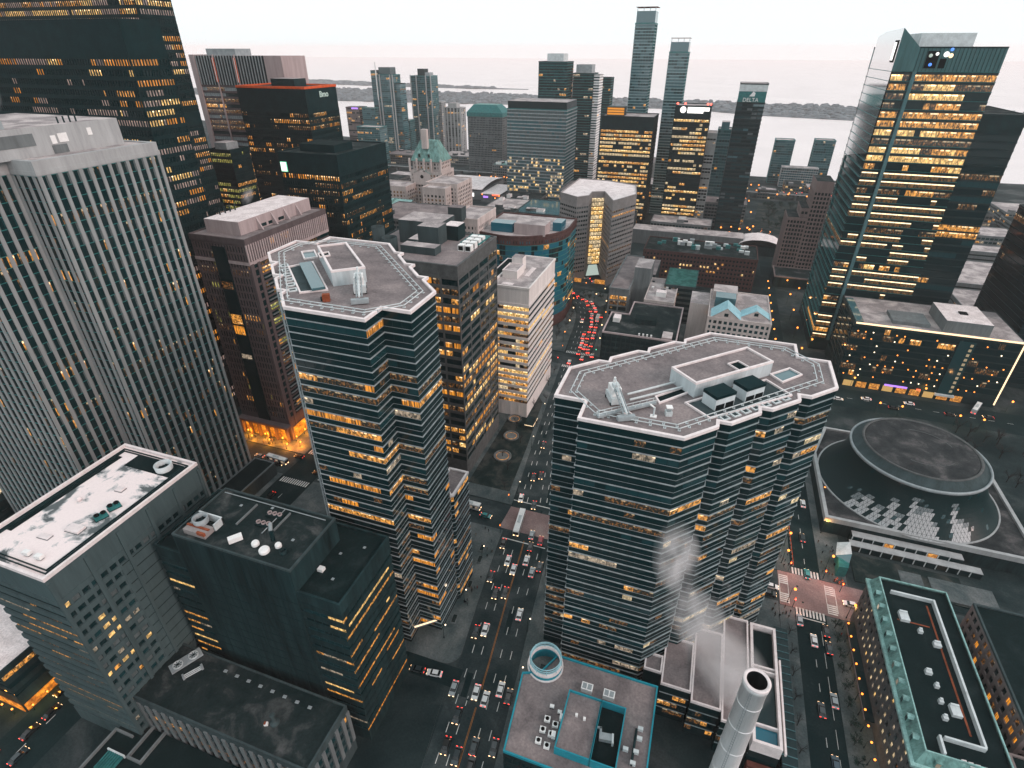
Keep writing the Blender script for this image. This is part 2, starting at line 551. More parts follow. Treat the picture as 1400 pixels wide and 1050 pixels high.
class Lights:
    """which rooms are lit: floors differ, and lit rooms come in runs"""
    def __init__(s, p, on, off=("glass_dark",), run=0.7, full=0.05, seed=1, spread=1.0, zone=None):
        s.p, s.on, s.off, s.run, s.full, s.spread, s.zone = p, on, off, run, full, spread, zone
        s.r = random.Random(seed)
    def row(s, n, zr):
        r = s.r
        p = s.p * (s.zone(zr) if s.zone else 1.0)
        p = p * (1 - s.spread + s.spread * 2 * r.random())
        out = []
        if r.random() < s.full * (s.zone(zr) if s.zone else 1.0):
            c = pick(r, s.on)
            return [c] * n
        cur, left = None, 0
        c0, d0 = pick(r, s.on), pick(r, s.off)
        for i in range(n):
            if cur is None or r.random() > s.run:
                cur = (pick(r, s.on) if r.random() < 0.5 else c0) if r.random() < p else (pick(r, s.off) if r.random() < 0.4 else d0)
            out.append(cur)
        return out

PANE_MESH = {}
class Building:
    def __init__(s, name, label, cat, poly, group=None):
        s.poly = ccw(poly)
        cx = sum(p[0] for p in poly) / len(poly)
        cy = sum(p[1] for p in poly) / len(poly)
        s.c = (cx, cy)
        s.root = thing(name, label, cat, (round(cx, 2), round(cy, 2), 0), group=group)
        s.panes = []
    def part(s, name, mb, smooth=False, kind=None):
        return part(s.root, name, mb, smooth, kind)
    def facing(s, a, b, z=60):
        ex, ey = b[0] - a[0], b[1] - a[1]
        return (ey * (CAM.x - a[0]) - ex * (CAM.y - a[1])) > -0.02 * math.hypot(ex, ey) * math.hypot(a[0], a[1])
    def pane(s, a, d, u, w, z, h, mat, ins):
        nx, ny = d[1], -d[0]
        s.panes.append((a[0] + d[0] * u - nx * ins, a[1] + d[1] * u - ny * ins, z, d, w, h, mat))
    def finish(s, limit=300, minpx=9.0, name="window"):
        def px(p):
            dist = math.sqrt(p[0] ** 2 + p[1] ** 2 + (p[2] - CAM.z) ** 2)
            return max(p[4], p[5]) * 765.4 / dist
        ps = sorted(s.panes, key=lambda p: -px(p))
        l = s.root.location
        k = 0
        for p in ps[:limit]:
            if px(p) < minpx:
                break
            k += 1
            w, h = round(p[4], 2), round(p[5], 2)
            key = (w, h, p[6])
            if key not in PANE_MESH:
                mb = MB()
                t = 0.07
                mb.face([(0, -t, 0), (w, -t, 0), (w, -t, h), (0, -t, h)], p[6], [(0, 0), (w, 0), (w, 1), (0, 1)])
                mb.faces([(0, 0, 0), (w, 0, 0), (w, 0, h), (0, 0, h), (0, -t, 0), (w, -t, 0), (w, -t, h), (0, -t, h)],
                         [(3, 7, 6, 2), (0, 1, 5, 4), (1, 2, 6, 5), (0, 4, 7, 3)], "dark_metal")
                PANE_MESH[key] = mb.mesh("window")
            link(name, PANE_MESH[key], s.root, (p[0] - l[0], p[1] - l[1], p[2]), math.atan2(p[3][1], p[3][0]))
        rest = ps[k:]
        if rest:
            mb = MB()
            t = 0.07
            for p in rest:
                x, y, z, d, w, h, m = p
                nx, ny = d[1] * t, -d[0] * t
                ou, ov = R_.random() * 90, 8.0 * R_.randrange(12)
                q = [(x + nx, y + ny, z), (x + d[0] * w + nx, y + d[1] * w + ny, z), (x + d[0] * w + nx, y + d[1] * w + ny, z + h), (x + nx, y + ny, z + h)]
                mb.face(q, m, [(ou, ov), (ou + w, ov), (ou + w, ov + 1), (ou, ov + 1)])
            s.part("window_field", mb, kind="stuff")
        s.panes = []

def tower(name, label, cat, poly, h, lights, fh=3.9, bay=3.0, z0=0.0, base=0.0, top=0.0, wall="dark_metal", band=None, core="glass_dark",
          sh=0.9, sp=0.1, pw=0.15, pp=0.0, ins=0.25, roof="roof_gravel", coping=None, par=(0.6, 1.0), wlo=None, whi=None, thin=None,
          near=False, group=None, pier=None, every=1, minpx=9.0, B=None, limit=300, skip=None, fullpier=False, topmat=None, finish=True, cap=True, shell=False, only=None):
    band = band or wall
    pier = pier or wall
    coping = coping or wall
    b = B or Building(name, label, cat, poly, group)
    poly = ccw(poly)
    inner = offset(poly, -ins)
    mb = MB()
    n = max(1, int((h - top - z0 - base) / fh + 0.02))
    zt = h
    zb = zt - top - n * fh
    if not shell:
        mb.prism(inner, zb, zt - top, core, cap=False)
    if top > 0 and not shell:
        mb.prism(poly, zt - top, zt, topmat or wall, cap=False)
        mb.face([(p[0], p[1], zt - top) for p in reversed(poly)], wall)
    if zb > z0 + 0.01 and not shell:
        mb.prism(poly, z0, zb, wall, cap=True)
    if not shell:
        b.part("wall", mb)
    cap = cap and not shell
    if cap:
        mb = MB()
        mb.face([(p[0], p[1], zt + 0.004) for p in offset(poly, -0.02)], roof)
        b.part("roof", mb)
    if par and cap:
        mb = MB()
        mb.ring(offset(poly, sp + 0.03), offset(poly, -par[0]), zt - 0.25, zt + par[1], coping)
        b.part("parapet", mb)
    # floor bands
    join = MB()
    def bandset(nm, zlo, th, proud, mat):
        if th <= 0 or shell:
            return
        out = offset(poly, proud)
        if near:
            m1 = MB()
            m1.prism(out, 0, th, mat, bottom=True)
            me = m1.mesh(nm)
            l = b.root.location
            for k in range(n):
                link(nm, me, b.root, (-l[0], -l[1], zb + k * fh + zlo))
        else:
            for k in range(n):
                join.prism(out, zb + k * fh + zlo, zb + k * fh + zlo + th, mat, bottom=True)
    bandset("floor_band", fh - sh, sh, sp, band)
    if thin:
        bandset("sill_line", thin[0], thin[1], thin[2], thin[3])
    lo = 0.04 if wlo is None else wlo
    hi = fh - sh - 0.04 if whi is None else whi
    # piers and panes on the sides that can be seen
    npoly = len(poly)
    l = b.root.location
    pier_mesh = {}
    for i in range(npoly):
        a, c = poly[i], poly[(i + 1) % npoly]
        if not b.facing(a, c) or (only is not None and i not in only):
            continue
        L = math.hypot(c[0] - a[0], c[1] - a[1])
        if L < 1.0:
            continue
        d = ((c[0] - a[0]) / L, (c[1] - a[1]) / L)
        nx, ny = d[1], -d[0]
        nb = max(1, round(L / bay))
        bw = L / nb
        ang = math.atan2(d[1], d[0])
        if pw > 0 and (pp > 0 or pw > 0.3):
            for k in range(0, nb + 1, every):
                u = min(max(k * bw, pw / 2), L - pw / 2)
                cx = a[0] + d[0] * u + nx * (pp - ins) / 2
                cy = a[1] + d[1] * u + ny * (pp - ins) / 2
                zl, zh = zb, (zt if fullpier else zt - top)
                if near:
                    key = (round(pw, 2), round(zh - zl, 2))
                    if key not in pier_mesh:
                        m1 = MB()
                        m1.obox((0, 0), 0, pw / 2, (pp + ins) / 2, 0, zh - zl, pier)
                        pier_mesh[key] = m1.mesh("pier")
                    link("pier", pier_mesh[key], b.root, (cx - l[0], cy - l[1], zl), ang)
                else:
                    join.obox((cx, cy), ang, pw / 2, (pp + ins) / 2, zl, zh, pier, bottom=False)
        for f in range(n):
            zr = (f + 0.5) / n
            row = lights.row(nb, zr)
            for k in range(nb):
                if skip and skip(i, f, k, n, nb):
                    continue
                g = max(pw / 2, 0.05)
                b.pane(a, d, k * bw + g, bw - 2 * g, zb + f * fh + lo, hi - lo, row[k], ins - 0.005)
    if join.f:
        b.part("facade_grid", join, kind="stuff")
    if finish:
        b.finish(limit=limit, minpx=minpx)
    return b

def roof_box(b, name, x0, y0, x1, y1, z0, z1, wall, roof=None, rim=None):
    mb = MB()
    mb.prism(rect(x0, y0, x1, y1), z0, z1, wall, roof or wall)
    o = b.part(name, mb)
    if rim:
        mb = MB()
        mb.ring(offset(rect(x0, y0, x1, y1), 0.05), offset(rect(x0, y0, x1, y1), -0.45), z1 - 0.1, z1 + 0.35, rim)
        b.part("rim", mb)
    return o

AMB = ("lit_brown", "lit_brown", "lit_amber")
# ------------------------------------------------------------------ air, lake, islands
m, nt, p = new_mat("haze_air")
nt.nodes.remove(p)
pv = nt.nodes.new("ShaderNodeVolumePrincipled")
pv.inputs["Color"].default_value = (1.0, 0.90, 0.88, 1)
pv.inputs["Density"].default_value = 0.00007
pv.inputs["Anisotropy"].default_value = 0.0
nt.links.new(pv.outputs[0], nt.nodes["Material Output"].inputs["Volume"])
mb = MB()
mb.box(-15000, -600, -6, 15000, 15000, 240, "haze_air", bottom=True)
setting("haze", mb, kind="stuff")

patchy("lake_water", (0.74, 0.68, 0.67), (0.79, 0.725, 0.715), (0.83, 0.765, 0.755), scale=0.004, rough=0.35, lo=0.35, hi=0.65)  # whitish base colour stands in for the sky reflected on the water
mb = MB()
mb.face([(-14500, 900, -2.5), (14500, 900, -2.5), (14500, 14500, -2.5), (-14500, 14500, -2.5)], "lake_water")
setting("lake_water", mb)

shore = [(-4000, 1900), (-1500, 1420), (-800, 1230), (-430, 1140), (-380, 1060), (90, 1050), (300, 1060), (420, 1120), (1500, 1200), (4000, 1500)]
mb = MB()
mb.face([(-4000, -500, 0)] + [(4000, -500, 0)] + [(x, y, 0) for x, y in reversed(shore)], "city_floor")
for a, c in zip(shore, shore[1:]):
    mb.face([(c[0], c[1], -4), (a[0], a[1], -4), (a[0], a[1], 0), (c[0], c[1], 0)], "grey_concrete")
setting("ground", mb)

def island(pts, name, wood, seed, hgt=(6, 12), n=1400, rad=(9, 20)):
    """low island: a strip of land, its woods one far-off mass"""
    r = random.Random(seed)
    pts = ccw(pts)
    mb = MB()
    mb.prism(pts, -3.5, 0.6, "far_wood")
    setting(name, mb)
    mb = MB()
    xs = [q[0] for q in pts]; ys = [q[1] for q in pts]
    def inside(x, y):
        ok = False
        for i in range(len(pts)):
            a, c = pts[i - 1], pts[i]
            if (a[1] > y) != (c[1] > y) and x < (c[0] - a[0]) * (y - a[1]) / (c[1] - a[1]) + a[0]:
                ok = not ok
        return ok
    k = 0
    while k < n:
        x, y = r.uniform(min(xs), max(xs)), r.uniform(min(ys), max(ys))
        if not inside(x, y):
            continue
        k += 1
        if r.random() < 0.12:
            continue
        R, h = r.uniform(*rad), r.uniform(*hgt)
        m_ = 6
        a0 = r.random() * 6
        v = [(x + R * math.cos(a0 + 6.283 * i / m_) * r.uniform(.8, 1.2), y + R * math.sin(a0 + 6.283 * i / m_), 0.5 + h * r.uniform(.15, .5)) for i in range(m_)]
        v2 = [(x + R * .6 * math.cos(a0 + .5 + 6.283 * i / m_), y + R * .6 * math.sin(a0 + .5 + 6.283 * i / m_), h * r.uniform(.7, .95)) for i in range(m_)]
        v0 = [(q[0], q[1], 0.3) for q in v]
        fs = []
        for i in range(m_):
            j = (i + 1) % m_
            fs += [(i, j, m_ + j, m_ + i), (m_ + i, m_ + j, 2 * m_ + j, 2 * m_ + i)]
        fs.append(tuple(range(2 * m_, 3 * m_)))
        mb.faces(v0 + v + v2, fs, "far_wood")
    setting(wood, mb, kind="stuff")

island([(-2600, 2300), (-1500, 2180), (-700, 2260), (-120, 2280), (80, 2140), (420, 2060), (1500, 2000), (1500, 2480), (300, 2560), (-900, 2720), (-2600, 2900)], "island", "island_woods", 3, n=2300)
island([(-3200, 3390), (-2000, 3180), (-1330, 3120), (-1000, 3150), (-1400, 3230), (-3200, 3740)], "far_spit", "spit_woods", 4, n=420, hgt=(5, 11), rad=(14, 34))

# ------------------------------------------------------------------ roads and pavements
def strip(left, right, z, mat):
    mb = MB()
    for i in range(len(left) - 1):
        mb.face([(*left[i], z), (*right[i], z), (*right[i + 1], z), (*left[i + 1], z)], mat)
    return mb

AV = [(20, -49.5, -27.5), (70, -51.8, -31.2), (95, -54.0, -33.4), (106, -55.0, -34.6), (131, -58.0, -37.2), (157, -60.6, -39.4), (184, -62.6, -44.0), (218, -66.2, -51.0),
      (250, -69.4, -54.2), (280, -72.2, -56.4), (320, -75.8, -58.0), (347, -78.2, -60.2), (370, -80.6, -62.0), (388, -82.8, -63.0), (404, -85.4, -64.4), (416, -89.0, -67.6),
      (426, -95.0, -72.5), (436, -101.5, -79.5), (446, -109, -88), (457, -119, -99)]
mb = strip([(l, y) for y, l, r in AV], [(r, y) for y, l, r in AV], 0.012, "street")
avenue = setting("avenue", mb)
def road(name, x0, y0, x1, y1, z=0.008, mat="asphalt"):
    mb = MB()
    mb.face([(x0, y0, z), (x1, y0, z), (x1, y1, z), (x0, y1, z)], mat)
    return setting(name, mb)
cross_st = road("cross_street", -700, 166, 700, 181.5, 0.016, "street")
road("side_street", -160, 94.3, -52, 101.2, 0.016)
wellington = road("back_street", -260, 320.5, 57, 336, 0.016, "street")
road("hall_street", 57, 324, 700, 347, 0.02)
front_st = road("station_street", -600, 459, 300, 490, 0.020, "street")
west_st = road("narrow_street", 55.6, 40, 66.4, 590, 0.024)
east_st = road("wide_street", -176, -60, -159, 700, 0.024)
mb = MB()
mb.face([(50.5, 164.8, .028), (82, 164.8, .028), (82, 181.8, .028), (50.5, 181.8, .028)], "rose_glow_paving")
setting("crossing_paving", mb)
mb = MB()
mb.face([(-63.5, 167, .028), (-41, 167, .028), (-43, 181, .028), (-62.8, 181, .028)], "rose_glow_paving")
setting("junction_paving", mb)
# shore expressway and the green beside it
mb = MB()
mb.prism([(-900, 902), (600, 868), (600, 882), (-900, 916)], 7.5, 9.0, "pale_concrete", "street", bottom=True)
for x in range(-880, 600, 30):
    y = 909 - (x + 900) * 34 / 1500
    mb.box(x - 1, y - 4, 0, x + 1, y + 4, 7.5, "grey_concrete")
setting("expressway", mb)
mb = MB()
mb.face([(50, 690, .03), (140, 690, .03), (150, 850, .03), (62, 850, .03)], "park_soil")
setting("lawn", mb)
mb = MB()
lf = [(20, 640), (27, 700), (33, 760), (40, 850)]
mb2 = strip([(a - 6, y) for a, y in lf], [(a + 9, y) for a, y in lf], 0.034, "street")
setting("ramp_road", mb2)

def pavement(name, poly, mat="paving", h=0.14):
    mb = MB()
    mb.prism(ccw(poly), 0, h, "grey_concrete", mat)
    return setting(name, mb)
# rounded corner of the avenue with the side street
arc = [(-55.2 - 5 + 5 * math.cos(a), 106.2 + 5 * math.sin(a) ) for a in [math.radians(-90 + 15 * k) for k in range(7)]]
pavement("pavement", [(-112, 101.2)] + arc + [(-58.1, 131), (-60.7, 157), (-61.3, 165.8), (-112, 165.8)])
arc = [(-54.5 - 5 + 5 * math.cos(a), 89.3 + 5 * math.sin(a)) for a in [math.radians(15 * k) for k in range(7)]]
pavement("pavement", [(-70, 94.3), (-70, 30), (-49.9, 30), (-51.8, 70)] + arc, mat="city_floor")
pavement("pavement", [(-31.1, 70), (-34.4, 106), (-37.0, 131), (-39.2, 157), (-39.5, 165.8), (50, 165.8), (50, 112), (-28, 112), (-26, 70)])
pavement("pavement", [(50.2, 40), (55.6, 40), (55.6, 164.5), (50.2, 164.5)])
pavement("pavement", [(66.4, 60), (76, 60), (76, 164.5), (66.4, 164.5)])
pavement("pavement", [(50.2, 182), (55.6, 182), (55.6, 320), (50.2, 320)])
pavement("pavement", [(66.4, 182), (76, 182), (76, 323.5), (66.4, 323.5)])
pavement("pavement", [(76, 182), (190, 182), (190, 323), (76, 323)], mat="city_floor", h=0.12)
pavement("pavement", [(-158.8, 182), (-63, 182), (-66.4, 218), (-72.4, 280), (-76, 320), (-158.8, 320)], mat="paving")
pavement("pavement", [(-43.8, 182), (50, 182), (50, 320), (-57.6, 320), (-50.8, 218)], mat="paving")
pavement("pavement", [(-78.2, 338), (-82.9, 388), (-85.6, 404), (-95.2, 426), (-118, 455), (-158, 455), (-158, 338)], mat="paving")
pavement("pavement", [(-59.4, 338), (-62.8, 388), (-64.2, 404), (-66, 456), (55, 456), (55, 338)], mat="paving")
pavement("traffic_island", [(-93, 446), (-71, 424), (-67, 430), (-70, 454), (-92, 456)], mat="paving")
pavement("pavement", [(-230, 182), (-176.4, 182), (-176.4, 320), (-230, 320)], mat="paving")
pavement("pavement", [(-300, 100), (-176.4, 100), (-176.4, 165.6), (-300, 165.6)], mat="paving")
pavement("pavement", [(-158.8, 103), (-112.2, 103), (-112.2, 165.6), (-158.8, 165.6)], mat="paving")

DASH = {}
def dash(parent, x, y, ang, L, w, z, mat="road_paint", name="lane_marking"):
    key = (L, w, mat)
    if key not in DASH:
        m1 = MB()
        m1.box(-w / 2, -L / 2, 0, w / 2, L / 2, 0.006, mat)
        DASH[key] = m1.mesh(name)
    return link(name, DASH[key], parent, (x, y, z), ang)

def av_x(y, t):
    """t: 0 at the kerb on the east, 1 at the kerb on the west"""
    for (y0, l0, r0), (y1, l1, r1) in zip(AV, AV[1:]):
        if y0 <= y <= y1:
            k = (y - y0) / (y1 - y0)
            return (l0 + (l1 - l0) * k) * (1 - t) + (r0 + (r1 - r0) * k) * t
    return AV[-1][1]
def av_ang(y, t=0.5):
    return math.atan2(-(av_x(y + 1, t) - av_x(y - 1, t)), 2.0)
for t in (0.17, 0.33, 0.66, 0.83):
    y = 46.0 + 3 * t
    while y < 160:
        dash(avenue, av_x(y, t), y, av_ang(y, t), 3.2, 0.22, 0.018)
        y += 9.0
    y = 186.0 + 5 * t
    while y < 316:
        dash(avenue, av_x(y, t), y, av_ang(y, t), 3.2, 0.25, 0.018)
        y += 9.0
    y = 345.0
    while y < 430:
        dash(avenue, av_x(y, t), y, av_ang(y, t), 3.0, 0.25, 0.018)
        y += 9.0
for t in (0.492, 0.508):
    for y in [46 + 6 * k for k in range(20)]:
        if 90 < y < 99:
            continue
        dash(avenue, av_x(y, t), y, av_ang(y, t), 6.0, 0.13, 0.018, "orange_line", "median_line")
for y in (161.8, 185.5):
    dash(avenue, (av_x(y, .04) + av_x(y, .96)) / 2, y, math.pi / 2, 19, 0.5, 0.018)
# zebra crossings
def zebra(parent, cx, cy, n, step, along, L=3.2, w=0.55, z=0.034):
    for k in range(n):
        o = (k - (n - 1) / 2) * step
        if along == 'x':
            dash(parent, cx + o, cy, 0, L, w, z, name="crossing_bar")
        else:
            dash(parent, cx, cy + o, math.pi / 2, L, w, z, name="crossing_bar")
zebra(west_st, 60.9, 183.6, 9, 1.15, 'x', 3.4, 0.65)
zebra(west_st, 60.9, 163.6, 9, 1.15, 'x', 3.4, 0.65)
zebra(west_st, 52.4, 177.6, 5, 0.95, 'y')
zebra(west_st, 52.4, 168.4, 5, 0.95, 'y')
zebra(west_st, 69.0, 177.3, 5, 0.95, 'y')
zebra(west_st, 69.0, 168.2, 5, 0.95, 'y')
dash(west_st, 60.9, 161.0, math.pi / 2, 9.5, 0.4, .034)
dash(west_st, 50.9, 173, 0, 12, 0.25, .034); dash(west_st, 54.0, 173, 0, 14, 0.18, .034)
dash(west_st, 67.4, 173, 0, 14, 0.18, .034); dash(west_st, 70.8, 173, 0, 12, 0.25, .034)
for y in range(62, 160, 9):
    dash(west_st, 60.9, y, 0, 3.0, 0.18, .034)
    dash(west_st, 64.0, y + 2, 0, 6.0, 0.14, .034)
for y in range(190, 318, 9):
    dash(west_st, 61.2, y, 0, 3.0, 0.18, .034)
zebra(avenue, -67.5, 338.5, 17, 1.15, 'x', 3.0, 0.6)
zebra(avenue, -66.5, 318.2, 15, 1.15, 'x', 3.0, 0.6)
zebra(east_st, -167.5, 162.5, 13, 1.2, 'x', 3.4, 0.6)
zebra(east_st, -167.5, 185.0, 13, 1.2, 'x', 3.4, 0.6)
zebra(cross_st, -156.0, 173.8, 12, 1.15, 'y', 3.6, 0.6, 0.03)
for x in list(range(-150, -70, 9)) + list(range(-34, 46, 9)):
    dash(cross_st, x, 173.8, math.pi / 2, 3.0, 0.16, .022)
for y in range(-10, 158, 9):
    dash(east_st, -167.5, y, 0, 3.0, 0.2, .034)
for x in range(90, 300, 9):
    dash(wellington, x, 335.5, math.pi / 2, 3.0, 0.2, .034)
for x in range(-150, 50, 9):
    dash(front_st, x, 474, math.pi / 2, 3.0, 0.2, .034)

# manholes and patched strips in the carriageway
MH = MB()
MH.tube((0, 0, 0), (0, 0, .012), .42, "dark_metal", 12)
MHM = MH.mesh("manhole")
rm = random.Random(12)
for i in range(26):
    y = rm.uniform(60, 300)
    link("manhole", MHM, avenue, (av_x(y, rm.uniform(.08, .92)), y, .014))
for i in range(14):
    link("manhole", MHM, west_st, (rm.uniform(57, 65), rm.uniform(70, 300), .028))
for i in range(16):
    y = rm.uniform(56, 300)
    m1 = MB()
    w, L = rm.uniform(.8, 2.2), rm.uniform(4, 16)
    m1.box(-w / 2, -L / 2, 0, w / 2, L / 2, .004, "asphalt")
    link("road_patch", m1.mesh("road_patch"), avenue, (av_x(y, rm.uniform(.1, .9)), y, .0135), av_ang(y))
# ------------------------------------------------------------------ the near towers
def scaled(pts, k):
    return [(round(x * k, 2), round(y * k, 2)) for x, y in pts]

# twin stepped glass towers -------------------------------------------------
WH, EH = 102.0, 124.0
WP = scaled([(-30.6, 124.2), (-22.2, 124.2), (-22.2, 115.6), (3.6, 115.6), (11.1, 123.3), (11.1, 125.9), (14.2, 125.9), (21.2, 133.2), (21.2, 136), (24.2, 136),
             (31.3, 143.1), (31.3, 146), (34.4, 146), (41.5, 153.3), (41.5, 169.3), (32.8, 169.3), (32.8, 177.9), (7.1, 177.9), (-.2, 170.1), (-.2, 167.5),
             (-3.3, 167.5), (-10.3, 160.2), (-10.3, 157.4), (-13.3, 157.4), (-20.4, 150.3), (-20.4, 147.4), (-23.5, 147.4), (-30.6, 140.1)], 0.975)
EP = scaled([(-100.3, 108.4), (-76.2, 108.4), (-76.2, 116.5), (-67.8, 116.5), (-67.8, 131.0), (-75, 138.2), (-75, 140.6), (-77.9, 140.6), (-84.0, 147.0), (-84, 149.4), (-86.9, 149.4),
             (-92.9, 156.1), (-92.9, 158.5), (-95.6, 158.5), (-102.2, 166), (-126.1, 166), (-126.1, 158.2), (-134.6, 158.2), (-134.6, 144), (-128, 137), (-125.4, 137), (-125.4, 134.3),
             (-119.2, 127.6), (-116.4, 127.6), (-116.4, 125), (-110.1, 118.2), (-107.2, 118.2), (-107.2, 115.8)], 0.9655)
SUNK = dict(fh=3.92, bay=2.9, sh=0.22, sp=0.26, thin=(1.57, 0.06, 0.07, "ledge_metal"), wlo=1.74, whi=3.55, ins=0.04, pw=0.12, top=2.4, wall="glass_dark", band="ledge_metal",
            topmat="glass_dark", near=True, coping="white_coping", par=(0.5, 0.55))
bw = tower("office_tower", "stepped glass tower with white-edged grey roof, beside the white chimney and the round hall", "tower", WP, WH,
           Lights(0.32, ("lit_brown", "lit_brown", "lit_pale", "lit_cream", "lit_amber", "lit_brown"), ("glass_dark", "glass_dark", "glass_dark", "glass_dark", "glass_teal"), run=0.5, full=0.0, seed=11,
                  zone=lambda z: 0.35 if z > 0.85 else 1.0), minpx=10, **SUNK)
be = tower("office_tower", "taller stepped glass tower with orange-lit floors and white-edged roof, east of the avenue", "tower", EP, EH,
           Lights(0.38, ("lit_brown", "lit_brown", "lit_amber", "lit_orange", "lit_pale", "lit_brown"), ("glass_dark", "glass_dark", "glass_dark", "glass_teal"), run=0.66, full=0.05, seed=5,
                  zone=lambda z: 0.25 if z > 0.86 else 1.5 if z > 0.62 else 0.8), minpx=10, **SUNK)
# lower wing of the east tower on the avenue
tower("wing", None, None, [(-65.4, 126.6), (-64.6, 127.4), (-64.6, 139.5), (-71.5, 139.5), (-71.5, 133)], 52,
      Lights(0.3, ("lit_brown", "lit_amber"), ("glass_dark",), seed=8), B=be, **dict(SUNK, top=0.4))

def rails(b, poly, d1, d2, z, name="gondola_track"):
    """twin rails of the window washing carriage, on short posts"""
    for d in (d1, d2):
        mb = MB()
        q = offset(poly, -d)
        for i in range(len(q)):
            a, c = q[i], q[(i + 1) % len(q)]
            mb.tube((*a, z + .62), (*c, z + .62), 0.13, "pale_metal", 5)
            L = math.hypot(c[0] - a[0], c[1] - a[1])
            k = max(1, int(L / 3))
            for j in range(k):
                x, y = a[0] + (c[0] - a[0]) * j / k, a[1] + (c[1] - a[1]) * j / k
                mb.box(x - .12, y - .12, z, x + .12, y + .12, z + .6, "grey_metal")
                mb.box(x - .35, y - .35, z, x + .35, y + .35, z + .14, "pale_metal")
        b.part(name, mb)
def curb(b, pts, z, h=0.5, w=0.45, fill=None, name="roof_opening", depth=0):
    pts = ccw(pts)
    mb = MB()
    mb.ring(offset(pts, w), pts, z, z + h, "white_coping")
    if fill:
        mb.face([(x, y, z + 0.05) for x, y in pts], fill)
    return b.part(name, mb)

def twin_roof(b, P, z, pent, hull_track):
    rails(b, hull_track, 0.0, 1.5, z)
    mb = MB()
    mb.prism(ccw(pent), z, z + 4.0, "blue_white", "roof_gravel")
    b.part("penthouse", mb)
    mb = MB()
    mb.ring(offset(ccw(pent), 0.06), offset(ccw(pent), -0.55), z + 3.9, z + 4.5, "white_coping")
    b.part("penthouse_rim", mb)
k = 0.975
trkW = scaled([(-27.2, 127.5), (-18.7, 118.9), (2.2, 118.9), (38.2, 155.5), (38.2, 166.0), (29.5, 174.5), (8.6, 174.5), (-27.2, 138.5)], k)
twin_roof(bw, WP, WH, [(17.0, 158.4), (23.8, 151.5), (16.9, 144.6), (15.2, 143.3), (12.0, 145.9), (14.2, 148.2), (13.3, 149.0), (11.5, 147.2), (14.8, 142.4), (4.4, 132.3), (-2.4, 139.0)][:2] + [(4.4, 132.3), (-2.4, 139.0)], trkW)
mb = MB()   # recessed light well cut in the penthouse edge
c_ = [(15.2, 143.2), (17.6, 145.6), (14.6, 148.6), (12.2, 146.2)]
mb.prism(c_, WH + 4.0, WH + 4.06, "roof_tar")
mb.ring(offset(c_, .3), c_, WH + 4.0, WH + 4.45, "white_coping")
bw.part("light_well", mb)
curb(bw, [(24.2, 151.5), (29.2, 156.7), (31.8, 154.2), (26.8, 148.4)], WH, fill="glass_sky", name="skylight")
curb(bw, [(3.0, 128.6), (8.8, 123.7), (28.2, 141.5), (22.6, 147.6)], WH, fill="dark_concrete", name="plant_pit")
curb(bw, [(-4.7, 129.1), (2.0, 136.6), (2.9, 134.4), (-3.6, 126.8)], WH, fill="roof_tar", name="plant_pit")
curb(bw, [(-11.4, 118.6), (-10.5, 119.4), (-9.2, 118.2), (-10.2, 117.3)], WH, fill="soot", name="hatch", w=0.3)
for q in range(7):
    t = q / 6
    x, y = 12.2 + (26.9 - 12.2) * t, 125.0 + (139.6 - 125.0) * t
    mb = MB()
    p = [(x - 1.0, y), (x, y - 1.0), (x + 1.0, y), (x, y + 1.0)]
    mb.ring(offset(p, .4), p, WH, WH + .35, "pale_metal")
    mb.face([(a, c, WH + .1) for a, c in p], "dark_concrete")
    bw.part("edge_opening", mb)
mb = MB()   # two long beams from the crane to the penthouse
mb.tube((-12, 127.0, WH + .8), (-1.0, 137.4, WH + .8), .3, "pale_metal", 6)
mb.tube((-11, 124.5, WH + .8), (1.2, 135.6, WH + .8), .3, "pale_metal", 6)
bw.part("beam", mb)
twin_roof(be, EP, EH, [(-111.2, 139.6), (-104.8, 145.6), (-87.0, 127.6), (-93.9, 121.6)], scaled([(-103.5, 111.6), (-78.4, 111.6), (-71, 119.2), (-71, 130.0), (-103.6, 162.6), (-124, 162.6), (-131.2, 155.2), (-131.2, 145)], .9655))
curb(be, [(-115.1, 130.3), (-111.3, 136.0), (-94.0, 118.5), (-99.2, 114.6)], EH, fill="dark_concrete", name="plant_pit")
mb = MB()
mb.obox((-103.3, 124.9), math.radians(-45), 11.6, 1.7, EH + .6, EH + 1.3, "glass_sky")
be.part("canopy_sheet", mb)
mb = MB()
c_ = [(-106.4, 133.6), (-104.2, 131.4), (-102.6, 133.4), (-104.6, 135.6)]
mb.prism(ccw(c_), EH + 4.0, EH + 4.06, "roof_tar")
mb.ring(offset(ccw(c_), .3), ccw(c_), EH + 4.0, EH + 4.45, "white_coping")
be.part("light_well", mb)
curb(be, [(-120.5, 143.6), (-118.0, 145.9), (-113.2, 140.8), (-115.6, 138.4)], EH, fill="glass_sky", name="skylight")
for q in range(6):
    t = q / 5
    x, y = -117.5 + 15 * t, 131.0 - 15.6 * t
    mb = MB()
    p = ccw([(x - 1.1, y), (x, y - 1.1), (x + 1.1, y), (x, y + 1.1)])
    mb.ring(offset(p, .4), p, EH, EH + .35, "pale_metal")
    mb.face([(a, c, EH + .1) for a, c in p], "dark_concrete")
    be.part("edge_opening", mb)
mb = MB()   # street entrance canopy of the east tower
mb.obox((-70, 110.6), math.radians(40), 4.8, 0.5, 4.3, 4.7, "ledge_metal")
be.part("entrance_canopy", mb)
mb = MB()
mb.obox((-70.1, 110.3), math.radians(40), 4.3, 0.28, 4.72, 4.8, "cove_light")
be.part("entrance_light", mb)

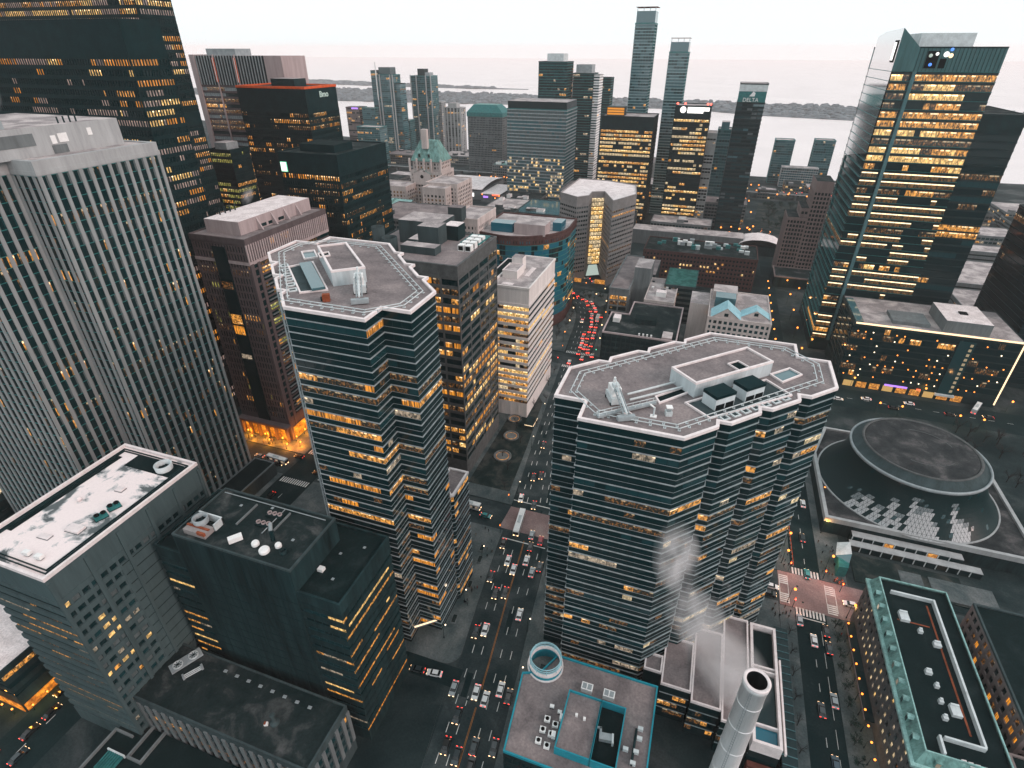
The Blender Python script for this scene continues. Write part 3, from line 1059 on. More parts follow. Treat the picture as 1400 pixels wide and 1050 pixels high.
# podium of the west tower: concrete terraces, atrium frame ------------------
bp = Building("podium", "stepped concrete terraces with white edges at the foot of the glass tower", "podium", rect(5, 99, 50, 140))
def terrace(x0, y0, x1, y1, z):
    mb = MB()
    mb.prism(rect(x0, y0, x1, y1), 0, z, "glass_dark", "roof_gravel")
    bp.part("terrace", mb)
    mb = MB()
    o = rect(x0, y0, x1, y1)
    mb.ring(offset(o, .08), offset(o, -.4), z - .2, z + .75, "white_coping")
    bp.part("terrace_edge", mb)
terrace(4.9, 110.9, 10.1, 116.6, 16)
terrace(10.4, 107.7, 19.0, 124.5, 15.9)
terrace(19.3, 105.1, 27.6, 131.0, 15.8)
terrace(27.9, 102.4, 35.4, 139.0, 15.7)
for k_, (x0, x1, y) in enumerate(((-30, 10.2, 111.4), (10.4, 19.0, 107.5), (19.3, 27.6, 104.9), (27.9, 35.4, 102.2))):
    for z in (12.2, 8.4, 4.6):
        mb = MB()
        if x0 == -30:
            continue
        mb.box(x0, y, z, x1, y + .15, z + .3, "ledge_metal", bottom=True)
        bp.part("floor_band", mb)
        for q in range(int((x1 - x0) / 2)):
            bp.pane((x0, y + .2), (1, 0), q * 2 + .1, 1.8, z - 2.1, 2.0, pick(R_, ("glass_dark", "glass_dark", "lit_brown", "lit_amber")), 0.0)
bp.finish(limit=40, minpx=7)
mb = MB()
for x0, y0, x1, y1 in ((36.2, 99.4, 44.0, 139.0),):
    mb.prism(rect(x0, y0, x1, y1), 0, 11.5, "glass_dark", "soot_concrete")
    o = rect(x0, y0, x1, y1)
    mb.ring(o, offset(o, -.8), 11.5, 16.2, "white_coping")
bp.part("atrium_frame", mb)
for y0, y1, mat in ((100.4, 104.8, "glass_blue"), (106.0, 121.5, "glass_dark"), (124.0, 137.5, "roof_tar")):
    mb = MB()
    mb.box(37.1, y0, 14.4, 43.1, y1, 14.6, mat)
    bp.part("atrium_pane", mb)
for y in (105.0, 122.2, 123.6):
    mb = MB()
    mb.box(37.0, y, 14.0, 43.2, y + .5, 15.7, "white_coping")
    bp.part("atrium_beam", mb)
mb = MB()
mb.box(45.4, 98.9, 0, 49.6, 146, 9.0, "glass_dark")
mb.box(44.6, 99.0, 14.5, 45.1, 128, 15.6, "white_coping")
for k_ in range(18):
    mb.box(45.5, 100 + k_ * 2.6, 9.0, 49.6, 100.15 + k_ * 2.6, 9.3, "condo_band")
bp.part("side_arcade", mb)
mb = MB()
mb.box(36.4, 97.2, 0, 45.5, 98.8, 7.5, "red_brick")
for k_ in range(11):
    mb.box(36.7 + k_ * .8, 97.05, 5.2, 37.1 + k_ * .8, 97.2, 6.4, "pink_stone")
bp.part("brick_base", mb)

# blue-edged low roof -------------------------------------------------------
TP = [(-26.9, 71.5), (9.25, 71.5), (9.25, 102.3), (-20.5, 102.3), (-24.0, 95.5), (-28.9, 93.6)]
bt = tower("office_block", "low block with worn grey roof edged in blue, by the avenue below the glass tower", "building", TP, 22,
           Lights(0.2, AMB, ("glass_dark",), seed=31), fh=3.7, bay=2.4, sh=1.2, sp=0.06, pw=0.3, pp=0.05, wall="soot_concrete", roof="roof_gravel", coping="teal_paint",
           par=(0.32, 0.7), base=3, top=0.8)
mb = MB()   # curved corner rotunda with hoops
mb.lathe((-23.2, 98.2), [(5.0, 19), (5.0, 23.8), (4.5, 23.8), (4.5, 22.2)], "teal_paint", 28)
mb.lathe((-23.2, 98.2), [(5.05, 23.6), (5.05, 24.3), (4.3, 24.3), (4.3, 23.6)], "white_coping", 28)
mb.lathe((-23.2, 98.2), [(5.4, 21.9), (5.4, 22.35), (4.9, 22.35)], "white_coping", 28)
bt.part("rotunda", mb)
for z, r in ((24.9, 4.6), (25.7, 4.6), (26.5, 4.5)):
    mb = MB()
    mb.lathe((-23.2, 98.2), [(r, z), (r + .16, z + .1), (r, z + .2), (r - .16, z + .1), (r, z)], "aqua_paint", 30)
    bt.part("hoop", mb)
mb = MB()
for k_ in range(10):
    a = 2 * math.pi * k_ / 10
    mb.tube((-23.2 + 4.9 * math.cos(a), 98.2 + 4.6 * math.sin(a), 24), (-23.2 + 4.85 * math.cos(a), 98.2 + 4.55 * math.sin(a), 26.6), .09, "aqua_paint", 5)
bt.part("hoop_post", mb)
sc_ = 158 / 160
for x0, y0, x1, y1, mat in ((-14.2, 76.5 * sc_, -5.1, 91.5, "roof_gravel"), (-5.0, 76.5 * sc_, 1.55, 91.5, "roof_tar")):
    o = rect(x0, y0, x1, y1)
    mb = MB()
    mb.prism(o, 22, 24.4 if mat == "roof_gravel" else 22.3, "soot_concrete", mat)
    mb.ring(offset(o, .16), offset(o, -.16), 22, 25.2, "teal_paint")
    bt.part("plant_screen", mb)

# white chimney ----------------------------------------------------------------
t = thing("chimney", "tall white round chimney with an open dark mouth", "chimney", (28.0, 87.5, 0))
mb = MB()
mb.lathe((28.0, 87.5), [(3.25, 0), (2.75, 57.2), (2.95, 57.2), (2.98, 58.4)], "chimney_paint", 48)
part(t, "shaft", mb, True)
for z in (12, 22, 32, 42, 51):
    mb = MB()
    r = 3.25 - .5 * z / 57.2
    mb.lathe((28.0, 87.5), [(r, z), (r + .05, z + .06), (r + .05, z + .2), (r, z + .26)], "chimney_paint", 48)
    part(t, "seam", mb)
mb = MB()
for a in (-2.02, -1.86):
    mb.tube((28 + 3.42 * math.cos(a), 87.5 + 3.42 * math.sin(a), 2), (28 + 2.96 * math.cos(a), 87.5 + 2.96 * math.sin(a), 57.5), .05, "grey_metal", 4)
for k_ in range(55):
    r = 3.42 - .46 * k_ / 55
    mb.tube((28 + r * math.cos(-2.02), 87.5 + r * math.sin(-2.02), 2.5 + k_), (28 + r * math.cos(-1.86), 87.5 + r * math.sin(-1.86), 2.5 + k_), .035, "grey_metal", 4)
part(t, "ladder", mb)
mb = MB()
mb.lathe((28.0, 87.5), [(2.9, 58.25), (3.0, 58.4), (3.0, 58.75), (2.85, 58.85), (2.3, 58.85), (2.2, 58.7)], "white_coping", 48)
part(t, "rim", mb, True)
mb = MB()
mb.lathe((28.0, 87.5), [(2.2, 58.75), (2.15, 50), (0.01, 50)], "soot", 48)
part(t, "flue", mb, True)

# grey pinstripe tower --------------------------------------------------------
GP = [(-262, 99.4), (-203, 99.4), (-203, 119.3), (-191.5, 119.3), (-191.5, 163), (-262, 163)]
bg_ = tower("office_tower", "tall pinstriped tower of pale concrete piers beside the snow-covered roof", "tower", GP, 151.0,
            Lights(0.10, ("lit_brown", "lit_brown", "lit_amber"), ("glass_dark", "glass_dark", "glass_dark", "glass_teal", "blind"), run=0.35, full=0.025, seed=21), fh=3.7, bay=1.68, every=2,
            sh=0.22, sp=-0.02, pw=1.2, pp=0.18, ins=0.2, pier="pier_concrete", wall="dark_metal", band="teal_metal", topmat="pale_concrete", top=4.0, base=2.0, near=True, roof="roof_pale",
            coping="pale_concrete", par=(1.6, 0.3), minpx=8)
mb = MB()
mb.prism(offset(ccw(GP), .22), 147.2, 148.4, "pale_concrete", bottom=True)
bg_.part("cornice", mb)
roof_box(bg_, "penthouse", -250, 60, -200, 157.5, 151, 159.3, "pale_concrete", "roof_pale")
for y0, y1, z0, z1, mat in ((117.5, 128, 154.2, 157.6, "grey_concrete"), (133, 134.6, 154, 156.4, "white_paint"), (135.4, 138.4, 154.2, 156.8, "white_paint"), (145.5, 147, 155.2, 157.4, "white_paint"), (132.6, 137.4, 151.2, 153.6, "grey_concrete")):
    mb = MB()
    mb.box(-200, y0, z0, -199.8, y1, z1, mat)
    bg_.part("wall_panel", mb)
mb = MB()
mb.box(-214, 108, 159.3, -201.5, 122, 161.6, "grey_metal")
mb.box(-213, 104, 161.6, -203, 119, 164.2, "pale_metal")
for k_ in range(4):
    mb.tube((-202.6, 139 + k_ * 2.0, 159.3), (-202.6, 139 + k_ * 2.0, 161.2), .25, "dark_metal", 8)
bg_.part("roof_plant", mb)
mb = MB()
mb.prism(rect(-190.6, 140, -179, 164.5), 0, 7.0, "dark_concrete", "roof_tar")
mb.ring(offset(rect(-190.6, 140, -179, 164.5), .1), offset(rect(-190.6, 140, -179, 164.5), -.5), 6.8, 7.4, "grey_concrete")
bg_.part("entrance_block", mb)

# snow-roofed tower ---------------------------------------------------------
SP = rect(-159, 47.5, -131, 92.6)
bs = tower("office_tower", "square concrete tower with a snow-covered roof and a ring-shaped fan on it", "tower", SP, 74,
           Lights(0.33, ("lit_amber", "lit_brown", "lit_pale"), ("glass_dark",), run=0.5, seed=41), fh=3.55, bay=2.33, sh=1.7, sp=0.12, pw=0.18, pp=0.0, ins=0.45,
           wall="slate_concrete", core="glass_dark", top=7.4, base=3, near=True, roof="roof_snow", coping="white_coping", par=(0.55, 0.8), only={0}, finish=False)
tower("", None, None, SP, 74, Lights(0.28, ("lit_amber", "lit_pale", "lit_bright"), ("glass_dark", "glass_teal", "glass_dark", "blind"), run=0.2, seed=43), fh=3.55, bay=2.5, sh=1.7, sp=0.12, pw=0.7, pp=0.02, ins=0.45,
      wall="slate_concrete", top=7.4, base=3, near=True, shell=True, only={1}, B=bs, finish=False, skip=lambda i, f, k, n, nb: k >= 6 and f != n - 1)
bs.finish(minpx=8)
mb = MB()
mb.box(-131.4, 62.6, 3, -130.86, 92.55, 62.9, "slate_concrete")
bs.part("blank_wall", mb)
for k_ in range(6):
    y = 47.9 + k_ * 8.86
    mb = MB()
    mb.box(-130.9, y - .45, 3, -130.55, y + .45, 72.5, "slate_concrete")
    bs.part("pier", mb)
for f in range(17):
    z = 7.6 + f * 3.55 - 2.0
    mb = MB()
    mb.box(-130.87, 63.1, z, -130.78, 92.4, z + .22, "soot_concrete", bottom=True)
    bs.part("joint", mb)
for d in (1.5, 2.3):
    mb = MB()
    o = offset(ccw(SP), -d)
    mb.ring(o, offset(o, -.16), 74, 74.5, "dark_metal")
    bs.part("roof_rail", mb)
mb = MB()
mb.box(-151, 85.2, 74.01, -133.6, 90.2, 74.1, "roof_tar")
mb.box(-156.4, 56, 74.01, -154.9, 88, 74.1, "roof_tar")
bs.part("bare_roof_strip", mb)

# dark slab with a raised block -------------------------------------------
DP = rect(-129, 71.3, -69.4, 95.2)
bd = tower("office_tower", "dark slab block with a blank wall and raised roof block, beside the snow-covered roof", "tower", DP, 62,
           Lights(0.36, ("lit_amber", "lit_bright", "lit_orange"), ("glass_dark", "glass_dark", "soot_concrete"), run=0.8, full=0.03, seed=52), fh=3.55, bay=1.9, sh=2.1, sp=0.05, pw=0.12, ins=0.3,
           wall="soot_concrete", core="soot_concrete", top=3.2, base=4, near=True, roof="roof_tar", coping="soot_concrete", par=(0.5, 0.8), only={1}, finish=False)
tower("", None, None, DP, 62, Lights(0.45, ("lit_bright", "lit_pale", "lit_amber"), ("glass_teal", "glass_dark"), run=0.85, full=0.2, seed=57), fh=3.55, bay=2.4, sh=2.1, sp=0.05, pw=0.12, ins=0.3,
      top=3.2, base=4, near=True, shell=True, only={0}, B=bd, finish=False, skip=lambda i, f, k, n, nb: 4 <= k < nb - 5)
bd.finish(minpx=8)
mb = MB()
mb.box(-119.2, 71.05, 4, -82.2, 71.4, 62, "soot_concrete")
bd.part("blank_wall", mb)
for k_ in range(15):
    mb = MB()
    mb.box(-119.1, 70.99, 8 + 3.55 * k_, -82.3, 71.05, 8.12 + 3.55 * k_, "black_steel")
    bd.part("joint", mb)
for k_ in range(6):
    mb = MB()
    mb.box(-113.8 + 5.3 * k_, 70.98, 4, -113.65 + 5.3 * k_, 71.05, 69, "black_steel")
    bd.part("joint", mb)
mb = MB()
mb.prism(rect(-119.3, 71.05, -82.0, 90.2), 62, 70, "soot_concrete", "roof_dark")
o = rect(-119.3, 71.05, -82.0, 90.2)
mb.ring(offset(o, .04), offset(o, -.4), 69.8, 70.5, "dark_concrete")
bd.part("raised_block", mb)
for x0, y0, x1, y1 in ((-106.0, 79.5, -105.6, 87.6), (-95.0, 81, -94.6, 87.8)):
    mb = MB()
    mb.box(x0, y0, 70, x1, y1, 70.5, "grey_concrete")
    bd.part("roof_kerb", mb)
for x, y, z in ((-110, 86, 70), (-88, 80, 70), (-101, 88, 70), (-76, 78, 62), (-74, 90, 62), (-79, 86, 62)):
    mb = MB()
    mb.box(x - .35, y - .35, z, x + .35, y + .35, z + .15, "grey_metal")
    bd.part("drain", mb)
mb = MB()
mb.tube((-118, 88.6, 70.4), (-84, 88.6, 70.4), .14, "grey_metal", 6); mb.tube((-97, 88.6, 70.4), (-97, 79, 70.4), .14, "grey_metal", 6)
bd.part("roof_pipe", mb)

# low roof in front ---------------------------------------------------------
LP = rect(-133, 50.6, -72.4, 68.3)
bl = tower("office_block", "low dark-roofed block in the corner with a roof vent and a twin fan unit", "building", LP, 22,
           Lights(0.2, AMB, ("glass_teal", "glass_dark"), seed=61), fh=3.6, bay=3.0, sh=1.0, sp=0.02, pw=1.2, pp=0.35, ins=0.3, wall="dark_concrete", pier="grey_concrete", top=2.0, base=3, near=True,
           roof="roof_dark", coping="dark_concrete", par=(0.5, 0.4))

# mauve stone tower ----------------------------------------------------------
BP = rect(-220.2, 190.2, -189.6, 249)
bb = tower("office_tower", "mauve stone tower with a pale pink roof house, over an orange-lit plaza", "tower", BP, 108,
           Lights(0.10, ("lit_brown", "lit_amber", "lit_olive"), ("glass_dark",), run=0.6, seed=71), fh=3.7, bay=1.6, sh=0.9, sp=0.0, pw=0.8, pp=0.06, ins=0.35, wall="mauve_stone",
           top=2.2, base=11, near=True, roof="roof_gravel", coping="mauve_stone", par=(0.6, 0.4), only={0}, finish=False, skip=lambda i, f, k, n, nb: 7 <= k <= 11)
tower("", None, None, BP, 108, Lights(0.28, ("lit_brown", "lit_amber", "lit_olive", "lit_brown"), ("glass_dark",), run=0.7, seed=72), fh=3.7, bay=2.3, sh=0.9, sp=0.0, pw=0.1, pp=0.0, ins=0.35,
      wall="mauve_stone", top=2.2, base=11, near=True, shell=True, only={1}, B=bb, finish=False, skip=lambda i, f, k, n, nb: k < 3)
bb.finish(minpx=7)
mb = MB()
mb.box(-208.6, 189.7, 0, -201.2, 190.0, 104, "glass_dark")
bb.part("glass_slot", mb)
for z0, z1, m_ in ((84, 87.4, "lit_brown"), (66, 71, "lit_amber"), (60.5, 65, "lit_orange"), (47, 49.5, "lit_pale")):
    mb = MB()
    mb.box(-208.2, 189.6, z0, -202.2, 189.72, z1, m_)
    for f in range(len(mb.f)):
        mb.u[f] = [(0, 0), (6, 0), (6, z1 - z0), (0, z1 - z0)]
    bb.part("lit_hall", mb)
mb = MB()   # crown with close-set slots
o = offset(BP, .25)
mb.ring(o, offset(o, -.6), 105.9, 108.5, "mauve_stone")
mb.ring(o, offset(o, -.6), 96.6, 98.0, "pink_stone")
x0, y0, x1, y1 = -220.45, 189.95, -189.35, 249.25
for k_ in range(40):
    y = y0 + .4 + k_ * 1.5
    mb.box(x1 - .5, y - .38, 98, x1 + .02, y + .38, 105.9, "pink_stone")
bb.part("crown", mb)
mb = MB()
for z in [92.5 - 3.7 * q for q in range(22)]:
    mb.box(-189.5, 196.5, z, -188.6, 249, z + .3, "grey_concrete", bottom=True)
bb.part("balcony_ledge", mb)
mb = MB()
mb.box(-189.7, 190.1, 0, -189.2, 192.2, 97, "mauve_stone"); mb.box(-189.7, 194.6, 0, -189.2, 196.2, 97, "mauve_stone")
bb.part("corner_pier", mb)
roof_box(bb, "penthouse", -215.5, 196, -196.3, 246.5, 108, 114, "pink_stone", "roof_white")
mb = MB()
for y in (207, 217, 226, 235):
    mb.faces([(-196.3, y, 108.1), (-193.4, y, 108.1), (-196.3, y, 113.6), (-196.3, y + .8, 108.1), (-193.4, y + .8, 108.1), (-196.3, y + .8, 113.6)], [(0, 1, 2), (5, 4, 3), (1, 4, 5, 2), (0, 3, 4, 1)], "pink_stone")
for y in (209.0, 214.5, 221.5):
    mb.box(-196.4, y, 108.6, -196.2, y + 4, 110, "dark_metal")
bb.part("buttress", mb)
mb = MB()
for k_ in range(4):
    mb.tube((-213.5, 204 + 3.2 * k_, 114), (-213.5, 204 + 3.2 * k_, 117), .35, "dark_metal", 8)
bb.part("flue", mb)
mb = MB()   # lit lobby
mb.box(-218, 189.2, .2, -191, 189.5, 8.5, "lobby_light")
mb.box(-189.3, 192, .2, -189.0, 230, 7.5, "lobby_light")
bb.part("lobby_glass", mb)
mb = MB()
for x in (-219.5, -214, -208.5, -203, -197.5, -190.5):
    mb.box(x - .6, 187.6, 0, x + .6, 189.1, 10, "mauve_stone")
mb.box(-220, 186.2, 9.4, -188, 189.9, 10.6, "mauve_stone", bottom=True)
bb.part("colonnade", mb)

# dark stone grid tower -------------------------------------------------------
XP = rect(-121, 194.3, -90, 238.5)
bx = tower("office_tower", "dark grey stone tower with a square window grid lit orange and a cluttered roof", "tower", XP, 106,
           Lights(0.45, ("lit_amber", "lit_orange", "lit_brown", "lit_bright"), ("glass_dark",), run=0.55, seed=81, spread=0.6), fh=4.05, bay=3.65, every=3, sh=1.45, sp=0.06, pw=0.8, pp=0.1, ins=0.25,
           wall="grey_stone", top=4.0, base=6, near=True, roof="roof_gravel", coping="grey_stone", par=(0.9, 0.5), skip=lambda i, f, k, n, nb: False, minpx=8)
roof_box(bx, "parapet_block", -120.6, 204.4, -104.6, 210.4, 106, 109.2, "dark_concrete", "roof_pale")
roof_box(bx, "roof_house", -119, 217.5, -109, 226, 106, 114, "dark_concrete", "roof_pale")
roof_box(bx, "roof_house", -111, 227, -104, 235, 106, 112.5, "dark_metal", "roof_white")
mb = MB()
for k_ in range(4):
    for j in range(2):
        mb.box(-98.5 + j * 3.3, 214 + k_ * 4.6, 106, -95.8 + j * 3.3, 217 + k_ * 4.6, 108.6, "white_paint")
        mb.box(-98.2 + j * 3.3, 213.9 + k_ * 4.6, 106.4, -96.1 + j * 3.3, 214.05 + k_ * 4.6, 108.2, "soot")
mb.box(-101, 222, 106.6, -92, 236, 107.2, "teal_metal")
bx.part("roof_plant", mb)
# brick blocks behind it
b2 = tower("office_block", "dark stepped roof block with twin round stacks behind the taller glass tower", "building", rect(-165, 240, -122, 285), 92, Lights(0.1, AMB, seed=3), fh=4, bay=3, sh=1.8,
           wall="dark_concrete", roof="roof_gravel", pw=0.8, pp=.1, par=(.5, .6))
roof_box(b2, "roof_house", -152, 258, -128, 276, 92, 104, "dark_concrete", "roof_pale")
roof_box(b2, "roof_house", -139, 244, -126, 256, 92, 99, "dark_concrete", "roof_pale")
mb = MB()
mb.lathe((-157, 246), [(3.2, 92), (3.2, 103), (2.6, 103), (2.6, 100)], "dark_concrete", 20)
mb.lathe((-149.5, 243.5), [(4, 92), (4, 99), (3.4, 99), (3.4, 97)], "dark_concrete", 20)
b2.part("round_stack", mb, True)
b3 = tower("stone_block", "pale stone block with small dark windows behind the dark stone grid tower", "building", rect(-170, 358, -149, 394), 79, Lights(0.05, AMB, seed=3), fh=3.6, bay=2.6, sh=1.6,
           wall="limestone", roof="roof_pale", pw=1.5, pp=.05, par=(.6, .9), top=3)
roof_box(b3, "roof_house", -168, 352, -158, 360, 79, 88, "dark_concrete", "roof_gravel")

# white cube tower -----------------------------------------------------------
CP = ccw([(-102.3, 258.5), (-98.4, 258.5), (-98.4, 251.8), (-78.1, 251.8), (-78.1, 301), (-90, 301), (-90, 304), (-107, 304), (-107, 270), (-102.3, 270)])
CP = ccw(rect(-98.6, 251.8, -78.1, 301))
bc = tower("office_tower", "white banded tower with a cream blank top and bright window strips, above the park", "tower", CP, 77,
           Lights(0.75, ("lit_bright", "lit_amber", "lit_cream", "lit_amber"), ("glass_dark", "lit_brown"), run=0.55, seed=91, spread=0.5), fh=3.72, bay=2.3, sh=1.6, sp=0.3, pw=0.1, ins=0.15,
           wall="cream_wall", band="cream_wall", core="glass_dark", top=8.2, base=8, near=True, roof="roof_pale", coping="cream_wall", par=(0.5, 0.9), only={0}, finish=False, minpx=8)
tower("", None, None, CP, 77, Lights(0.28, ("lit_amber", "lit_brown", "lit_bright"), ("glass_dark",), run=0.85, seed=93), fh=3.72, bay=2.3, sh=1.6, pw=0.1, ins=0.15, top=8.2, base=8, near=True,
      shell=True, only={1}, B=bc, finish=False)
bc.finish(minpx=8)
roof_box(bc, "roof_house", -96.6, 264, -88.5, 276, 77, 81, "cream_wall", "roof_pale", rim="white_coping")
roof_box(bc, "stair_house", -95.5, 276, -89.5, 282, 77, 84.5, "cream_wall", "roof_pale")
roof_box(bc, "annex", -107.5, 268, -98.8, 303, 0, 74, "cream_wall", "roof_tar", rim="white_coping")
mb = MB()
mb.box(-98.4, 252.2, .3, -78.3, 252.4, 7.5, "shop_light")
for x in (-98, -93, -88, -83, -78.7):
    mb.box(x - .5, 251.7, 0, x + .5, 253, 8, "cream_wall")
bc.part("ground_floor", mb)
mb = MB()
mb.box(-86.5, 270, 77.02, -84, 284, 77.2, "roof_white")
bc.part("roof_pad", mb)
mb = MB()
mb.box(-94, 255, 77.02, -88, 258, 77.15, "roof_white")
bc.part("roof_pad", mb)

# blue curved tower ---------------------------------------------------------------
arc = [(-129 + 37 * math.cos(math.radians(a)), 394 + 37 * math.sin(math.radians(a))) for a in range(-96, 16, 7)]
UP = ccw(arc + [(-93, 418), (-152, 418), (-152, 362)])
bu = tower("office_tower", "blue glass tower with a curved front and brick top, at the bend of the avenue", "tower", UP, 64.4,
           Lights(0.10, AMB, ("glass_blue", "glass_blue", "glass_dark", "glass_blue"), run=0.8, seed=101), fh=3.7, bay=2.4, sh=0.45, sp=0.12, pw=0.1, wall="brown_brick", band="teal_metal", core="glass_blue",
           near=False, roof="roof_gravel", par=None, base=7, finish=False)
tower("", None, None, UP, 70, Lights(0.05, AMB, ("glass_blue", "glass_dark"), seed=102), z0=64.5, fh=3.7, bay=2.4, sh=1.6, sp=0.3, pw=1.1, pp=0.15, wall="brown_brick", core="glass_dark", top=1.0, roof="roof_pale", par=(0.8, 0.9), B=bu, finish=False)
bu.finish(minpx=8)
roof_box(bu, "roof_house", -125, 366, -103, 380, 70, 77.5, "pink_stone", "roof_pale")
roof_box(bu, "glass_house", -143, 368, -127, 378, 70, 76, "glass_blue", "glass_sky")
roof_box(bu, "glass_house", -102, 382, -95.5, 394, 70, 76, "glass_blue", "glass_sky")

# beige faceted tower ------------------------------------------------------------
EPt = ccw([(-124.5, 488), (-106.5, 475), (-98.0, 484), (-98.6, 499), (-88.9, 504), (-75.4, 471), (-60.9, 503), (-67, 541), (-95, 553), (-123, 554)])
slot = None
for i_ in range(len(EPt)):
    a_, c_ = EPt[i_], EPt[(i_ + 1) % len(EPt)]
    if abs((a_[0] + c_[0]) / 2 + 93.75) < .1:
        slot = i_
bz = tower("office_tower", "beige faceted tower split by a bright glowing glass slot, at the end of the avenue", "tower", EPt, 73,
           Lights(0.10, AMB, ("glass_dark", "glass_dark", "blind"), run=0.75, seed=111), fh=3.75, bay=2.6, sh=2.05, sp=0.1, pw=0.5, ins=0.3, wall="beige_stone", top=6, base=7, roof="roof_white",
           coping="beige_stone", par=(0.6, .8), only=set(range(len(EPt))) - {slot}, minpx=8, finish=False)
tower("", None, None, EPt, 73, Lights(0.97, ("lit_bright", "lit_bright", "lit_cream"), ("lit_amber",), run=0.5, seed=112, spread=0), fh=3.75, bay=3.6, sh=0.7, pw=0.1, ins=-0.35, top=4, base=7,
      shell=True, only={slot}, B=bz, finish=False)
bz.finish(minpx=7)
mb = MB()
mb.faces([(-97.5, 490, 0.5), (-86.5, 497, .5), (-90.5, 503, 8), (-97.4, 499, 8)], [(0, 1, 2, 3)], "sign_dim")
bz.part("entrance_roof", mb)
for q in ((-104, 472.5, -98, 474), (-86, 474, -77, 476)):
    mb = MB()
    mb.box(q[0], q[1], .3, q[2], q[3], 3.5, "shop_light")
    bz.part("shop_front", mb)
# ------------------------------------------------------------------ round concert hall
HC = (105.6, 245.0)
hall = thing("concert_hall", "round concert hall with a dark sloping glass canopy and a ringed flat roof", "concert hall", (HC[0], HC[1], 0))
plat = ccw([(69.3, 210.5), (146, 210.5), (146, 272), (138, 283), (77, 283), (69.3, 258)])
mb = MB()
mb.prism(plat, 0, 8, "soot_concrete", "roof_stained")
part(hall, "platform", mb)
mb = MB()
mb.ring(offset(plat, .35), offset(plat, -1.1), 6.6, 9.0, "pale_concrete")
part(hall, "platform_edge", mb)
# canopy of diamond glass panes: pale lower panes carry a painted sky reflection
prof = []
for k in range(13):
    t = k / 12
    prof.append((35.2 - 8.9 * (1 - (1 - t) ** 1.9), 8.3 + 18.2 * t))
NS = 132
mb = MB()
mb.lathe(HC, [(r - .25, z) for r, z in prof], "canopy_dark", NS)
part(hall, "canopy_shell", mb, True)
mbp = {"glass_painted_sky": MB(), "glass_painted_sky_dim": MB(), "canopy_dark": MB(), "glass_teal": MB()}
rr = random.Random(5)
small = []
def sky_paint_height(am):
    """how far up the painted sky reflection goes, with gaps drawn for mirrored towers"""
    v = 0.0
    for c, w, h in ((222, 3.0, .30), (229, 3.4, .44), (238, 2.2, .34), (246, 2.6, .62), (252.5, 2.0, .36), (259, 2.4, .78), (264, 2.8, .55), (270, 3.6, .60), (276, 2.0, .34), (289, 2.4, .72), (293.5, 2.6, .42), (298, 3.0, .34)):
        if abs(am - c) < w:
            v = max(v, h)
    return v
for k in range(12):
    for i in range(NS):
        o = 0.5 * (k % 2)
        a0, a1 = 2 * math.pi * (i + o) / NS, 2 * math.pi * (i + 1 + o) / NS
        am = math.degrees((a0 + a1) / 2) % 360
        clear = (k + .5) / 12 < sky_paint_height(am)  # pane lies within the painted sky reflection
        hh = sky_paint_height(am)
        mat = "glass_painted_sky" if clear and (k + .5) / 12 < hh - .12 else "glass_painted_sky_dim" if clear else ("glass_teal" if rr.random() < .05 and 200 < am < 330 else "canopy_dark")
        def P(r, z, a, g=0):
            return (HC[0] + (r + g) * math.cos(a), HC[1] + (r + g) * math.sin(a), z)
        (r0, z0), (r1, z1) = prof[k], prof[k + 1]
        e = 0.012
        h_ = (a1 - a0) / 2
        t1_ = [P(r0, z0 + .06, a0 + e * .3), P(r0, z0 + .06, a1 - e * .3), P(r1, z1 - .1, a0 + h_)]
        t2_ = [P(r1, z1 - .06, a1 + h_ - e * .3), P(r1, z1 - .06, a0 + h_ + e * .3), P(r0, z0 + .1, a1)]
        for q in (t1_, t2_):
            if mat == "glass_painted_sky":
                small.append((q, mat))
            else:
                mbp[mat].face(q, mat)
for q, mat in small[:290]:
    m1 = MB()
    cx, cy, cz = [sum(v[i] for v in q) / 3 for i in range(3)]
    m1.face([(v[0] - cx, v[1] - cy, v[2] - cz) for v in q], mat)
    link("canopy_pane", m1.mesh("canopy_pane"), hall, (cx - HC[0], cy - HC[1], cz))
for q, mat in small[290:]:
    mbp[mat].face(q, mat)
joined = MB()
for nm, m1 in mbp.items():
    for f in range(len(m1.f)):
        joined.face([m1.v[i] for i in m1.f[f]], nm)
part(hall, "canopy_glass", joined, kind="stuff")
mb = MB()
mb.lathe(HC, [(26.2, 25.8), (26.9, 26.2), (27.0, 27.0), (26.7, 27.5), (26.2, 27.4), (26.0, 27.0)], "grey_metal", 96)
part(hall, "rim", mb, True)
mb = MB()
mb.lathe(HC, [(26.0, 27.0), (25.0, 27.0), (23.4, 29.2), (22.6, 29.9)], "dark_concrete", 96)
part(hall, "collar", mb, True)
mb = MB()
mb.lathe(HC, [(22.7, 30.0), (22.7, 30.35), (21.9, 30.4), (21.6, 30.1)], "grey_stone", 96)
part(hall, "collar_edge", mb, True)
mb = MB()
mb.lathe(HC, [(21.4, 30.1), (16, 30.25), (9, 30.45), (4, 30.2), (0.01, 29.9)], "roof_stained", 96)
part(hall, "roof", mb, True)
mb = MB()
mb.lathe(HC, [(13.5, 30.28), (13.55, 30.40), (13.25, 30.40), (13.2, 30.28)], "grey_stone", 30, 0.3, 1.7)
mb.lathe(HC, [(13.5, 30.28), (13.55, 30.40), (13.25, 30.40), (13.2, 30.28)], "grey_stone", 30, 4.2, 5.6)
mb.lathe(HC, [(35.9, 8.0), (35.9, 8.5), (35.3, 8.5), (35.2, 8.2)], "pale_concrete", 96)
part(hall, "roof_seam", mb)
